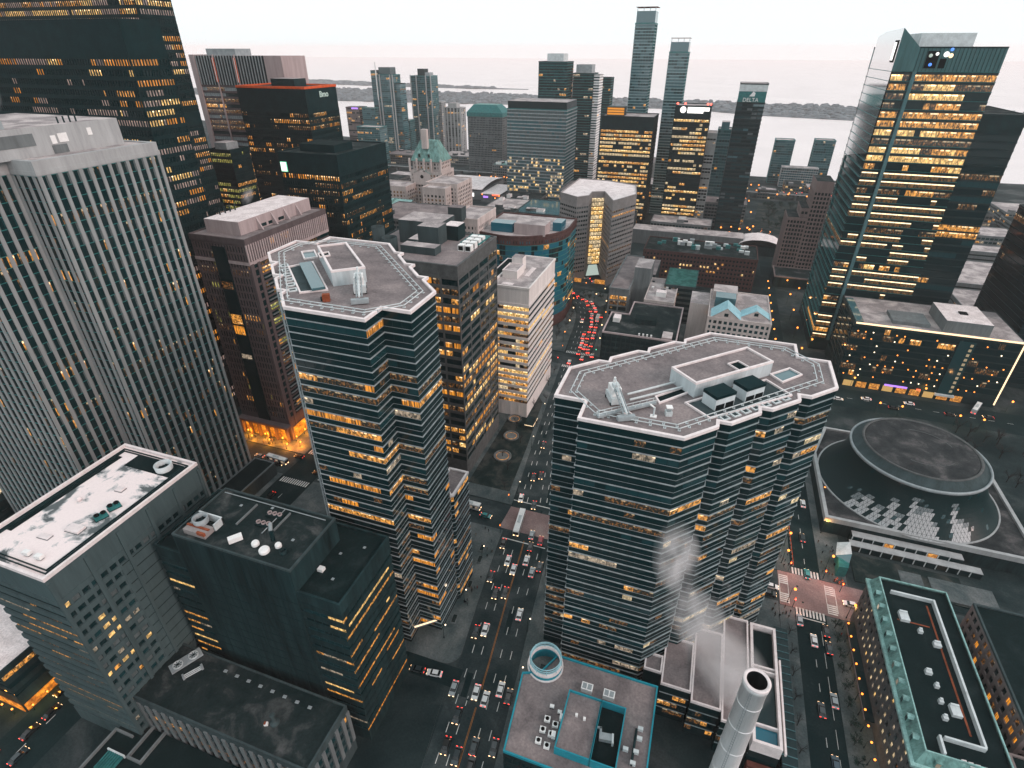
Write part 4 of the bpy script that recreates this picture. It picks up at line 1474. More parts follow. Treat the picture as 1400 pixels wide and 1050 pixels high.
for k, (y, x0, x1, z) in enumerate(((206.5, 80, 120, 5.0), (202.6, 79, 126, 3.2))):
    mb = MB()
    mb.box(x0, y, 0, x1, y + 3.2, z, "dark_metal")
    mb.box(x0, y - .1, z - .25, x1, y + 3.3, z + .05, "pale_concrete")
    part(hall, "walkway", mb)
    for i in range(int((x1 - x0) / 3.9)):
        mb = MB()
        mb.box(x0 + 3.9 * i, y - .12, .4, x0 + 3.9 * i + .35, y + .02, z + .1, "pale_metal")
        part(hall, "walkway_post", mb)
        if (i * 7 + k) % 4 == 1:
            mb = MB()
            mb.box(x0 + 3.9 * i + .5, y - .06, .8, x0 + 3.9 * i + 3.7, y - .02, z - .4, "shop_light" if i % 2 else "lit_brown")
            part(hall, "walkway_window", mb)
mb = MB()
mb.prism(ccw([(79, 185.5), (118, 185.5), (118, 200.5), (79, 200.5)]), 0, .5, "soot_concrete", "park_soil")
part(hall, "sunken_court", mb)
mb = MB()
for x0, x1 in ((96, 104), (106.5, 128)):
    mb.box(x0, 186.5, .5, x1, 197, .75, "paving")
part(hall, "court_paving", mb)
t = thing("glass_kiosk", "small glass stair kiosk with a pointed top beside the dark court", "kiosk", (74.5, 191, 0))
mb = MB()
mb.prism(ccw([(72, 186), (75.5, 186.5), (77.5, 195), (73, 196)]), 0, 5.5, "teal_metal", bottom=False)
part(t, "body", mb)
mb = MB()
mb.faces([(71.6, 192, 5.5), (77.6, 194, 6.2), (76.8, 198, 8.8), (72.5, 198, 7.0)], [(0, 1, 2, 3)], "pale_metal")
mb.faces([(71.6, 192, 5.5), (75.5, 187, 5.2), (77.6, 194, 6.2)], [(0, 1, 2)], "glass_sky")
part(t, "roof", mb)

# ------------------------------------------------------------------ bright glass tower and its low wing
RBC_L = Lights(0.56, ("lit_amber", "lit_bright", "lit_amber", "lit_brown"), ("glass_dark", "glass_dark", "lit_brown"), run=0.66, full=0.16, seed=121, spread=0.5)
RP = rect(82, 400, 131.2, 470)
br = tower("office_tower", "tallest glass tower with bright amber floors and a slanted glass fin", "tower", RP, 181, RBC_L, fh=4.6, bay=2.9, sh=1.5, sp=0.05, thin=(4.35, .22, .22, "teal_metal"), pw=0.14, ins=0.2, wall="glass_dark",
           band="glass_dark", topmat="screen_teal", top=11, base=6, near=True, roof="roof_pale", coping="dark_metal", par=(.3, .5), only={0}, minpx=7, finish=False,
           skip=lambda i, f, k, n, nb: k == 3)
tower("", None, None, RP, 181, Lights(0.05, ("lit_brown", "lit_amber"), ("glass_dark", "glass_teal", "glass_dark"), run=0.9, seed=122), fh=4.6, bay=5, sh=1.5, pw=0.14, ins=0.2, top=11, base=6, near=True,
      shell=True, only={3}, B=br, finish=False)
rs = random.Random(44)
br.panes = [q_[:6] + ("lit_strip",) if q_[2] < 118 and q_[3][0] > .5 and q_[6] in ("lit_amber", "lit_bright", "lit_brown") and (int(q_[2] / 4.6) * 7) % 5 < 4 else q_ for q_ in br.panes]
br.finish(minpx=7)
mb = MB()   # slanted fin on the east face
mb.faces([(81.4, 399.4, 8), (91.6, 399.4, 8), (91.6, 399.4, 181), (81.4, 399.4, 190), (81.4, 462, 8), (91.6, 462, 8), (91.6, 462, 180), (81.4, 462, 187)],
         [(3, 2, 6, 7), (2, 1, 5, 6), (5, 4, 7, 6)], "screen_teal")
mb.faces([(81.4, 399.4, 170), (91.6, 399.4, 170), (91.6, 399.4, 181), (81.4, 399.4, 190)], [(0, 1, 2, 3)], "screen_teal")
br.part("fin", mb)
mb = MB()
mb.faces([(81.3, 399.3, 128), (81.3, 462.2, 118), (81.3, 462.2, 187), (81.3, 440, 189.2), (81.3, 399.3, 190)], [(1, 0, 4, 3, 2)], "sky_mirror")
br.part("fin_glass", mb)
mb = MB()
for k in range(36):
    mb.box(81.1, 399.6, 8.7 + 4.6 * k, 81.35, 462, 8.95 + 4.6 * k, "teal_metal", bottom=True)
br.part("floor_line", mb)
mb = MB()
for k in range(22):
    mb.box(92 + k * 1.8, 399.8, 170, 92.12 + k * 1.8, 400.0, 181, "dark_metal")
mb.box(91.6, 399.7, 8, 93.6, 399.9, 170, "condo_band")
br.part("mullion", mb)
mb = MB()
mb.box(96, 399.7, 171.5, 101.5, 399.85, 179.5, "soot")
mb.box(102.5, 399.7, 171.5, 105.5, 399.85, 176, "soot")
br.part("opening", mb)
mb = MB()
for x, z, r, mt in ((97.6, 177.4, .9, "sign_dim"), (100.4, 178.2, .8, "sign_white"), (104.6, 178.0, 1.3, "sign_white"), (106.8, 177.4, 1.1, "cove_light"), (98.6, 173.2, .8, "blue_lamp"), (106.5, 180.2, .8, "blue_lamp")):
    mb.ball((x, 399.5, z), r, mt, 8)
br.part("sign_lamp", mb)
mb = MB()
mb.box(81.05, 402, 174, 81.25, 410, 184.5, "soot")
mb.box(80.95, 404.5, 175, 81.1, 409.5, 183.5, "sign_white")
br.part("shield_sign", mb)
roof_box(br, "penthouse", 95, 420, 121, 455, 181, 188, "pale_metal", "roof_white")
tower("", None, None, rect(131.4, 403, 153, 462), 150, Lights(0.10, AMB, ("glass_dark", "glass_teal", "glass_dark"), run=0.85, seed=123), fh=4.15, bay=3.1, sh=1.0, sp=0.06, pw=0.1, ins=0.2,
      wall="glass_dark", band="dark_metal", topmat="dark_metal", top=9, B=br, roof="roof_dark", par=(.3, .4), only={0})

LWP = rect(92.4, 351.8, 176.8, 396.5)
blw = tower("office_block", "low wide glass block with a glowing roof edge and a white box on its roof", "building", LWP, 42,
            Lights(0.22, ("lit_brown", "lit_brown", "lit_brown", "lit_amber"), ("glass_dark", "glass_dark", "glass_dark"), run=0.5, full=0, seed=131), fh=4.1, bay=2.8, sh=0.7, sp=0.03, pw=0.1, ins=0.2, wall="dark_metal",
            band="dark_metal", top=1.4, base=5, near=True, roof="roof_pale", coping="dark_metal", par=(.4, .4), only={0}, minpx=8,
            skip=lambda i, f, k, n, nb: 19 <= k <= 21)
mb = MB()
mb.box(93.2, 351.2, 41.6, 176.6, 351.75, 42.5, "cove_light"); mb.box(176.0, 351.2, 2, 176.6, 351.7, 41.6, "cove_light")
blw.part("edge_light", mb)
mb = MB()
mb.box(146.4, 351.0, 4, 154.6, 351.7, 39, "glass_teal")
for z in range(6, 38, 3):
    mb.box(152.2, 350.9, z, 153.6, 351.0, z + 1.6, "lit_cream")
mb.box(145.6, 349.8, 3.2, 155.4, 351.7, 4.4, "pale_metal")
blw.part("glass_bay", mb)
ll = MB()
rq = random.Random(8)
for r_ in range(8):
    for k in range(20):
        if rq.random() < .42 and not 13 <= k <= 14:
            x, z = 95.5 + k * 4.05, 8.5 + r_ * 4.1
            ll.ball((x, 351.35, z), .36, "white_lamp" if rq.random() < .3 else "amber_lamp", 6)
blw.part("ceiling_lamp", ll, kind="stuff")
mb = MB()
for k in range(9):
    x = 97 + k * 7.2
    mb.box(x, 351.2, .4, x + 5.4, 351.4, 4.2, "shop_light" if k % 3 else "lit_bright")
mb.box(119, 350.6, 4.4, 131, 351.2, 5.3, "sign_purple"); mb.box(136, 350.6, 4.3, 138, 351.2, 5.2, "sign_red")
blw.part("shop_front", mb)
mb = MB()
mb.prism(rect(137.5, 354, 160, 382.5), 42, 49, "grey_concrete", "roof_white")
mb.box(147, 366, 49, 151, 370, 49.6, "soot")
blw.part("roof_box", mb)
mb = MB()
mb.box(113, 357, 42.01, 132, 374, 44, "grey_concrete")
mb.box(92.8, 353, 42.01, 97, 390, 43.2, "glass_sky")
blw.part("roof_plant", mb)
# dark tower at the edge of the frame and the flat roofs behind
td_ = tower("office_tower", "black tower at the frame's edge beside the low block with the glowing roof line", "tower", rect(186, 383, 240, 450), 95, Lights(0.03, AMB, seed=4), fh=4, bay=3, sh=.5, sp=.05,
      pw=.12, wall="dark_metal", roof="roof_dark", minpx=30)
for nm, P, h, lab in (("shed", rect(205, 545, 290, 615), 12, "long grey flat-roofed shed behind the bright glass tower"), ("shed", rect(195, 480, 222, 530), 12, "short grey flat-roofed shed between the glass tower and the black tower"),
                      ("shed", rect(232, 635, 300, 660), 16, "pale raised hall roof past the grey sheds")):
    tower(nm, lab, "shed", P, h, Lights(.05, AMB, seed=2), fh=4, bay=5, sh=2.6, wall="grey_concrete", roof="roof_pale", par=(.5, .5), minpx=30)

# stepped mauve tower
sp_ = Building("office_tower", "stepped brown tower with a tight window grid, just before the bright glass tower", "tower", rect(66, 550, 96, 580))
SL = Lights(0.02, AMB, ("glass_dark",), seed=9)
for P, h, z0 in ((rect(66.5, 550, 82, 580), 54, 0), (rect(82.05, 550, 95.5, 580), 85, 0), (rect(75.5, 551, 82, 579), 62, 54.05)):
    tower("", None, None, P, h, SL, z0=z0, fh=3.6, bay=2.6, sh=1.3, sp=.12, pw=.8, pp=.25, ins=.4, wall="taupe_stone", top=8 if h == 85 else 1.5, B=sp_, roof="roof_dark", par=None, finish=False)
sp_.finish(minpx=30)
mb = MB()
mb.prism(rect(64, 520, 99, 549), 0, 9, "soot_concrete", "roof_dark")
mb.ring(offset(rect(64, 520, 99, 549), .1), offset(rect(64, 520, 99, 549), -.8), 8.7, 9.8, "taupe_stone")
sp_.part("base_block", mb)

# ------------------------------------------------------------------ copper-roofed stone block by the narrow street
GX0, GX1, GY0, GY1 = 74.6, 97.4, 104.5, 166.3
gp = tower("stone_block", "five-storey stone block with a green copper mansard round a black flat roof", "building", rect(GX0, GY0, GX1, GY1), 20.5,
           Lights(0.42, ("lit_cream", "lit_bright", "lit_pale"), ("glass_dark", "glass_teal", "glass_dark"), run=0.2, seed=141), fh=3.75, bay=2.9, sh=1.35, sp=0.1, pw=1.5, pp=0.05, ins=0.4,
           wall="grey_stone", core="glass_dark", base=4.2, near=True, cap=False, only={0, 3}, minpx=7)
mb = MB()
o1, o2, o3 = rect(GX0 - .9, GY0 - .9, GX1 + .6, GY1 + .6), rect(GX0 + .1, GY0 + .1, GX1 - .1, GY1 - .1), rect(GX0 + 1.9, GY0 + 1.9, GX1 - .9, GY1 - .9)
mb.ring(o1, o2, 20.3, 21.1, "copper_pale")
gp.part("eave", mb)
mb = MB()
for i in range(4):
    j = (i + 1) % 4
    mb.face([(*o2[i], 21.1), (*o2[j], 21.1), (*o3[j], 24.3), (*o3[i], 24.3)], "copper_green")
gp.part("mansard", mb)
mb = MB()
mb.ring(o3, offset(o3, -.35), 24.2, 24.7, "copper_pale")
gp.part("ridge", mb)
mb = MB()
mb.prism(offset(o3, -.3), 20, 23.6, "roof_tar", "roof_tar")
gp.part("roof", mb)
for k in range(10):
    y = GY0 + 6 + k * 5.4
    mb = MB()
    mb.box(GX0 + .2, y - .75, 21.5, GX0 + 1.7, y + .75, 23.5, "copper_green")
    mb.faces([(GX0 + .1, y - .95, 23.5), (GX0 + .1, y + .95, 23.5), (GX0 + .1, y, 24.2), (GX0 + 1.9, y - .95, 23.5), (GX0 + 1.9, y + .95, 23.5), (GX0 + 1.9, y, 24.2)],
             [(1, 0, 2), (0, 3, 5, 2), (1, 2, 5, 4)], "copper_pale")
    o_ = gp.part("dormer", mb)
    mb = MB()
    mb.box(GX0 + .12, y - .5, 21.7, GX0 + .2, y + .5, 23.2, "lit_pale" if k in (3, 4, 8) else "glass_dark")
    w_ = link("pane", mb.mesh("pane"), o_)
for k in range(3):
    x = GX0 + 5 + k * 6.5
    mb = MB()
    mb.box(x - .75, GY0 + .2, 21.5, x + .75, GY0 + 1.7, 23.5, "copper_green")
    mb.box(x - .5, GY0 + .12, 21.7, x + .5, GY0 + .2, 23.2, "lit_pale")
    gp.part("dormer", mb)
mb = MB()
mb.box(91.0, 112, 23.6, 91.6, 160, 25.2, "pale_metal"); mb.box(79, 159.6, 23.6, 91, 160.2, 25, "pale_metal"); mb.box(82, 111.5, 23.6, 91.4, 112, 25.2, "pale_metal"); mb.box(80.6, 107, 23.6, 81.2, 111.8, 25.2, "pale_metal")
gp.part("screen_wall", mb)
mb = MB()
mb.box(GX0 - 3.0, 125, 3.0, GX0 - .2, 162, 3.3, "dark_metal", bottom=True)
mb.box(GX0 - 3.1, 125, 2.9, GX0 - 2.9, 162, 3.5, "taupe_stone", bottom=True)
gp.part("awning", mb)
mb = MB()
mb.box(89.0, 115, 23.62, 89.5, 158, 23.75, "rust"); mb.box(79, 149, 23.62, 88, 149.4, 23.75, "rust")
gp.part("roof_cable_tray", mb)
bk = tower("stone_block", "brown stone block with a row of orange windows beside the copper-roofed block", "building", rect(105, 122, 150, 165.5), 22,
           Lights(0.35, ("lit_orange", "lit_brown"), ("glass_dark",), run=.4, seed=151), fh=3.8, bay=3.0, sh=1.3, sp=.08, pw=1.2, pp=.05, ins=.35, wall="taupe_stone", near=True, roof="roof_tar",
           coping="dark_concrete", par=(.5, .6), minpx=8, only={0, 3}, base=2)
br2 = tower("stone_block", "brown stone wing at the bottom corner behind the copper-roofed block", "building", rect(101, 96, 130, 118), 17,
           Lights(0.2, ("lit_orange", "lit_brown"), ("glass_dark",), run=.4, seed=152), fh=3.6, bay=3.0, sh=1.3, sp=.08, pw=1.2, ins=.35, wall="taupe_stone", roof="roof_tar", par=(.5, .6))

# ------------------------------------------------------------------ mid-distance blocks west of the avenue
fd = tower("office_block", "low dark block with a patchy black roof edged in pale brick", "building",
      ccw([(-51.4, 324.8), (-51.4, 357.9), (-39.5, 357.9), (-39.5, 381), (-5.3, 381), (-5.3, 325.2)]), 25, Lights(0.1, AMB, seed=161), fh=4, bay=3, sh=1.4, wall="soot_concrete", core="soot_concrete",
      roof="roof_dark", coping="pink_stone", par=(.7, .8), pw=.4, pp=.1, top=1)
roof_box(fd, "roof_house", -34, 345, -20, 352, 25, 28.5, "soot_concrete", "roof_tar")
roof_box(fd, "roof_house", -48, 343, -43.5, 350, 25, 28, "white_paint", "roof_white")
roof_box(fd, "skylight_box", -14.5, 326.5, -8.4, 336, 25, 26.5, "pink_stone", "roof_pale")
g4 = tower("office_block", "grey concrete block with two columns of square bays at the kerb of the avenue", "building", rect(-59.3, 389.6, -45, 470), 30, Lights(0.4, AMB, seed=162), fh=4.2, bay=6.6, sh=1.0, sp=.25,
      pw=.9, pp=.35, ins=.6, wall="grey_concrete", roof="roof_gravel", par=(.6, .8), top=4)
roof_box(g4, "lift_house", -44.9, 410, -33, 432, 0, 41, "grey_concrete", "roof_pale")
roof_box(g4, "rear_wing", -45, 432.2, -31, 470, 0, 29, "dark_concrete", "roof_gravel")
bf = tower("office_block", "cream flat-roofed block with a white plant box between the grey and the green roofs", "building", rect(-33, 383, -12.3, 430), 27, Lights(0.1, AMB, seed=163), fh=4, bay=3.5, sh=1.6, wall="limestone",
      roof="roof_pale", par=(.5, .6))
roof_box(bf, "plant_box", -26, 392, -19, 398, 27, 30.5, "white_paint", "roof_white")
tower("office_block", "block with a green flat roof before the long brick wall", "building", rect(-22, 412, .5, 452), 29.5, Lights(0.1, AMB, seed=164), fh=4, bay=3.5, sh=1.6, wall="dark_concrete", roof="roof_green", par=(.4, .4))
tower("brick_block", "long brown brick block with rows of small windows and cluttered roof plant", "building", rect(-49, 498, 46, 540), 28, Lights(0.08, ("lit_amber", "lit_bright"), ("glass_dark",), run=.3, seed=165), fh=3.7, bay=2.9,
      sh=1.9, pw=1.4, pp=.02, ins=.3, wall="brown_brick", roof="roof_dark", par=(.5, .7), minpx=30)
ib = tower("hotel_block", "cream stone hotel block with blue gabled roofs beside the narrow street", "building", rect(10.5, 343, 47.5, 392), 37, Lights(0.04, AMB, ("glass_teal", "glass_dark"), run=.4, seed=166), fh=3.6, bay=3.1, sh=1.5,
      sp=.05, pw=1.2, pp=.12, ins=.3, wall="limestone", roof="roof_pale", par=(.5, .6), minpx=8, near=True)
for x0, x1, y0, y1, zb, zt in ((12, 30, 343.5, 358, 37, 44), (30, 47, 350, 361, 37, 42)):
    mb = MB()
    xm = (x0 + x1) / 2
    mb.faces([(x0, y0, zb), (x1, y0, zb), (xm, y0, zt), (x0, y1, zb), (x1, y1, zb), (xm, y1, zt)], [(0, 3, 5, 2), (2, 5, 4, 1)], "aqua_paint")
    mb.faces([(x0 + .4, y0 + .3, zb), (x1 - .4, y0 + .3, zb), (xm, y0 + .3, zt - .3)], [(0, 1, 2)], "limestone")
    ib.part("gable_roof", mb)
    mb = MB()
    mb.box(xm - 1.2, y0 + .2, zb + 1.4, xm + 1.2, y0 + .35, zb + 3.4, "glass_dark")
    ib.part("gable_window", mb)
roof_box(ib, "roof_house", 12, 374, 27, 388, 37, 43, "limestone", "roof_pale")
roof_box(ib, "glass_house", 13.5, 362, 26, 372.5, 37, 43.5, "glass_sky", "glass_sky")
roof_box(ib, "corner_wing", -1.5, 366, 10.3, 388, 0, 36, "limestone", "roof_pale")
# long station shed behind the brick block, low roofs beyond
st = Building("station_shed", "long pale station train shed roof with a white arched hall at its end", "shed", rect(-73, 606, 76, 640))
mb = MB()
mb.prism(rect(-74, 610, 38, 632), 0, 15, "grey_concrete", "roof_pale")
st.part("shed_roof", mb)
mb = MB()
for k in range(8):
    a0, a1 = math.pi * k / 8, math.pi * (k + 1) / 8
    mb.faces([(34 + 20 - 20 * math.cos(a0), 606, 9 + 7 * math.sin(a0)), (34 + 20 - 20 * math.cos(a1), 606, 9 + 7 * math.sin(a1)), (34 + 20 - 20 * math.cos(a1), 634, 9 + 7 * math.sin(a1)), (34 + 20 - 20 * math.cos(a0), 634, 9 + 7 * math.sin(a0))],
             [(0, 1, 2, 3)], "roof_white")
mb.box(34.5, 607, 0, 73.5, 633, 9, "soot_concrete")
st.part("arched_hall", mb)
sd = Building("arena", "white arched station arena roof with lit ends behind the chateau hotel", "arena", rect(-350, 740, -270, 840))
mb = MB()
for k in range(8):
    t0, t1 = k / 8, (k + 1) / 8
    f0, f1 = 12 + 6 * math.sin(math.pi * (.1 + .8 * t0)), 12 + 6 * math.sin(math.pi * (.1 + .8 * t1))
    mb.faces([(-372, 740 + 90 * t0, f0), (-300, 740 + 90 * t0, f0), (-300, 740 + 90 * t1, f1), (-372, 740 + 90 * t1, f1)], [(0, 1, 2, 3)], "roof_white")
mb.box(-371, 740.5, 0, -300.5, 829, 12, "grey_concrete")
mb.box(-299.8, 735, 0, -272, 800, 10, "grey_concrete"); mb.box(-299.8, 735, 10, -272, 800, 10.4, "roof_white")
sd.part("arched_roof", mb)
mb = MB()
mb.box(-330, 740.0, 4, -324, 740.4, 9, "sign_white"); mb.box(-318, 740, 4, -312, 740.4, 9, "sign_white"); mb.box(-283, 734.4, 8.4, -272, 734.8, 10.2, "sign_red"); mb.box(-296, 734.4, 5, -289, 734.8, 7.5, "sign_purple")
sd.part("lit_sign", mb)

# ------------------------------------------------------------------ chateau hotel
ry = Building("chateau_hotel", "stone chateau hotel with a steep green copper roof and tall chimney", "hotel", rect(-370, 560, -250, 640))
def stone(P, h, seed, **k):
    tower("", None, None, P, h, Lights(.03, AMB, ("glass_dark", "glass_dark", "lit_brown"), seed=seed), fh=3.9, bay=4.2, sh=1.5, sp=.04, pw=2.2, pp=.03, ins=.3, wall="limestone", roof="roof_pale", par=(.6, 1.0), B=ry, finish=False, **k)
stone(rect(-331, 600, -291, 632), 60, 1, top=1)
stone(rect(-328, 602, -294, 630), 71, 2, z0=60.05)
stone(rect(-372, 575, -325, 604), 47, 3, top=3)
stone(rect(-288.5, 545, -262, 560), 55, 4, top=5)
stone(rect(-292, 560.1, -255, 600), 57, 5, top=2)
ry.finish(minpx=30)
mb = MB()
b0, b1 = rect(-330, 600.5, -292.5, 631), rect(-321.5, 612, -301, 619)
for i in range(4):
    j = (i + 1) % 4
    mb.face([(*b0[i], 71.2), (*b0[j], 71.2), (*b1[j], 92), (*b1[i], 92)], "copper_green")
mb.face([(*q, 92) for q in b1], "copper_green")
ry.part("roof", mb)
for x in (-319, -307):
    mb = MB()
    mb.box(x - 1.5, 602, 75, x + 1.5, 606, 79.5, "copper_green"); mb.box(x - 1, 601.8, 75.6, x + 1, 602, 78.6, "soot")
    mb.faces([(x - 1.7, 601.8, 79.5), (x + 1.7, 601.8, 79.5), (x, 603.5, 84)], [(0, 1, 2)], "copper_pale")
    ry.part("dormer", mb)
mb = MB()
mb.box(-316, 604, 84, -309.5, 609, 104, "limestone")
ry.part("chimney", mb)
mb = MB()
mb.faces([(-327, 599, 46), (-305, 599, 46), (-305, 599, 58), (-316, 599, 63), (-327, 599, 58)], [(0, 1, 2, 3, 4)], "limestone")
mb.faces([(-327.5, 598.8, 58), (-316, 598.8, 63.4), (-316, 603, 63.4), (-327.5, 603, 58)], [(0, 1, 2, 3)], "copper_green")
mb.faces([(-316, 598.8, 63.4), (-304.5, 598.8, 58), (-304.5, 603, 58), (-316, 603, 63.4)], [(0, 1, 2, 3)], "copper_green")
mb.tube((-316, 598.6, 55), (-316, 598.9, 55), 2.0, "soot", 14)
ry.part("gable", mb)
mb = MB()
for x in (-331, -322, -313, -304, -292):
    mb.box(x - .8, 599, 60, x + .8, 601, 74, "limestone")
ry.part("turret", mb)
mb = MB()
mb.box(-345, 515, 0, -284, 555, 34, "pink_stone")
mb.faces([(-345, 515, 34), (-300, 515, 34), (-304, 552, 40), (-345, 552, 40)], [(0, 1, 2, 3)], "copper_pale")
mb.box(-325, 514.8, 34.6, -323.5, 552, 40.6, "copper_green")
ry.part("glass_hall", mb)

# ------------------------------------------------------------------ black banking towers
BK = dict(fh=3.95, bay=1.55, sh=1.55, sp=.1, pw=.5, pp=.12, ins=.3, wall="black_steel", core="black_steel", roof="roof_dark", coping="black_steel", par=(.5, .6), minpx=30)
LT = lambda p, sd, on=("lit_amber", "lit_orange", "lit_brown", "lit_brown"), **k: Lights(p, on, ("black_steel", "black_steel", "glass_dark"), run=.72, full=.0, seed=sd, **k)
ROSE = ("lit_amber", "lit_rose", "lit_rose", "lit_rose", "lit_bright", "lit_orange")
t1 = tower("office_tower", "huge black slab tower with a wide blank top band, partly hiding a taller black tower", "tower", rect(-370, 205, -241.5, 225), 190, LT(.46, 171, ROSE), top=12.5, **BK)
t2 = tower("office_tower", "tallest black slab tower with rose and amber windows, rising out of frame", "tower", rect(-480, 262, -293.6, 285), 219, LT(.6, 172, ROSE), top=4, **BK)
mb = MB()
mb.box(-293.9, 262.4, 141, -293.3, 284.5, 148.5, "black_steel")
t2.part("plant_band", mb)
t3 = tower("office_tower", "black tower with a red-edged roof and a small pale sign near its top", "tower", rect(-325, 352.6, -268.6, 388.5), 157.4, LT(.34, 173), top=14, **BK)
mb = MB()
o = rect(-325, 352.6, -268.6, 388.5)
mb.ring(offset(o, .25), offset(o, -1.8), 156.8, 158.2, "orange_paint")
t3.part("red_edge", mb)
roof_box(t3, "roof_house", -300, 359, -281, 372, 157.4, 162.5, "dark_metal", "roof_pale")
t4 = tower("office_tower", "squat black tower with a glowing white-green square sign on its upper wall", "tower", rect(-229.8, 269.3, -191.8, 320), 131, LT(.34, 174), top=9, **BK)
roof_box(t4, "roof_house", -221, 277.5, -198.5, 295, 131, 135, "black_steel", "roof_tar")
mb = MB()
mb.box(-228.8, 268.6, 121.3, -224.7, 268.95, 126.5, "sign_green_edge")
t4.part("sign_frame", mb)
mb = MB()
mb.box(-228.5, 268.4, 121.6, -225.0, 268.6, 126.2, "sign_mint")
t4.part("sign", mb)
def lettering(b, text, loc, size, mat, rz=0.0, ext=0.15):
    c = bpy.data.curves.new("lettering", 'FONT')
    c.body = text
    c.size = size
    c.extrude = ext
    c.align_x = 'CENTER'
    c.materials.append(MATS[mat])
    l = b.root.location
    tmp = bpy.data.objects.new("lettering", c)
    COL.objects.link(tmp)
    me = bpy.data.meshes.new_from_object(tmp.evaluated_get(bpy.context.evaluated_depsgraph_get()))
    me.name = "lettering"
    bpy.data.objects.remove(tmp)
    o = link("lettering", me, b.root, (loc[0] - l[0], loc[1] - l[1], loc[2]))
    o.rotation_euler = (math.pi / 2, 0, rz)
    return o
lettering(t3, "Bmo", (-268.2, 372.5, 151.2), 5.4, "sign_dim", math.pi / 2)
ol = tower("office_tower", "small dark tower with rows of olive-yellow lit windows between the black towers", "tower", rect(-335, 324, -316, 342), 120,
      Lights(.5, ("lit_olive", "lit_olive", "lit_amber"), ("black_steel",), run=.7, full=.25, seed=175, zone=lambda z: 1.2 if z < .85 else .3), **dict(BK, sh=1.8, pw=.3))
roof_box(ol, "roof_house", -331, 327, -321, 338, 120, 124.5, "grey_metal", "roof_pale")
kc = .66
cc_ = tower("office_tower", "bank tower with pale concrete columns and ribbed dark top, beside the tallest black slab", "tower", rect(-398.6, 396, -333.3, 424), 175.4,
      Lights(.5, ("lit_brown", "lit_amber", "lit_brown"), ("glass_dark", "grey_metal"), run=.85, full=.2, seed=176), fh=4.0, bay=2.2, sh=1.5, pw=.12, ins=.3, wall="dark_metal", band="mauve_stone", core="glass_dark", top=20, topmat="dark_metal",
      roof="roof_pale", par=None, minpx=30)
mb = MB()
for x, w in ((-403.4, 4.6), (-381, .8), (-360.5, .8)):
    mb.box(x, 395, 0, x + w, 396, 176, "pink_stone")
for k in range(24):
    mb.box(-398 + k * 2.7, 395.5, 155.5, -397.3 + k * 2.7, 396, 175.4, "grey_metal")
mb.box(-333.2, 395.7, 0, -317.5, 424, 175.4, "pink_stone"); mb.box(-403.4, 396.1, 0, -398.8, 424, 176, "pink_stone")
cc_.part("column", mb)
mb = MB()
for x in (-381, -360.5):
    mb.box(x - .5, 394.6, 157.5, x + 1.4, 395, 174, "orange_paint"); mb.box(x + .1, 394.5, 157.5, x + .8, 394.6, 174, "white_paint")
cc_.part("sign_strip", mb)
roof_box(cc_, "penthouse", -391, 401, -363, 418, 175.4, 180, "grey_metal", "roof_pale")
fw_ = tower("office_tower", "distant pale tower top peeping past the tallest black slab", "tower", rect(-745, 420, -690, 470), 214, Lights(.0, AMB, ("glass_sky",), seed=3), fh=4, bay=3, sh=1.6, wall="pale_concrete", top=8, par=None, minpx=30)

# ------------------------------------------------------------------ far towers
CG = ("condo_glass", "condo_glass", "glass_teal", "glass_sky")
def far(label, P, h, p=.06, on=("lit_pale", "lit_amber"), off=CG, fh=3.4, bay=3.2, sh=.7, pw=.3, wall="teal_metal", band="condo_band", core="condo_glass", seed=1, name="condo_tower", cat="tower", **k):
    return tower(name, label, cat, P, h, Lights(p, on, off, run=.4, full=0.0, seed=seed), fh=fh, bay=bay, sh=sh, sp=.35, pw=pw, pp=.1, ins=.3, wall=wall, band=band, core=core, roof="roof_pale", minpx=50, par=k.pop("par", (.5, .8)), **k)
a = far("bluish condo tower with white ribs and a raised prow, before the lake", rect(-603, 1000, -571, 1028), 140, seed=201)
roof_box(a, "roof_house", -600, 1004, -577, 1024, 140, 152, "glass_teal", "roof_pale")
tower("", None, None, rect(-617, 1004, -603.2, 1026), 146, Lights(.03, AMB, CG, seed=2), fh=3.4, bay=3.2, sh=.7, wall="dark_metal", band="condo_band", core="glass_dark", B=a)
tower("", None, None, rect(-570.8, 1004, -560, 1026), 126, Lights(.03, AMB, CG, seed=2), fh=3.4, bay=3.2, sh=.7, wall="dark_metal", band="condo_band", core="glass_dark", B=a)
mb = MB()
for x in (-603, -597, -576, -571):
    mb.box(x - .9, 998.8, 0, x + .9, 1000, 141, "pale_concrete")
mb.box(-604, 998.5, 100, -602.5, 1000, 160, "white_paint")
a.part("rib", mb)
a = far("bluish condo tower with stacked balconies, second of the pair before the lake", rect(-578, 1080, -536, 1110), 136, seed=202)
roof_box(a, "roof_house", -565, 1085, -550, 1100, 136, 148, "dark_metal", "roof_pale")
roof_box(a, "roof_house", -549.5, 1085, -540, 1100, 136, 142, "grey_metal", "roof_pale")
mb = MB()
for x in (-578, -566, -546, -536):
    mb.box(x - .9, 1078.8, 0, x + .9, 1080, 138, "pale_concrete")
a.part("rib", mb)
a = far("grey ribbed apartment tower standing alone at the water", rect(-522, 1100, -486, 1125), 82, seed=203, wall="pale_concrete", core="pale_concrete", off=("grey_concrete", "glass_dark"), band="pale_concrete", sh=.3, bay=7.5, pw=3.2)
roof_box(a, "roof_house", -514, 1104, -496, 1120, 82, 90, "pale_concrete", "roof_pale")
far("slim grey tower half hidden by the second bluish condo tower", rect(-566, 1150, -550, 1170), 87, seed=204, wall="pale_concrete", core="pale_concrete", off=("grey_concrete",), band="pale_concrete")
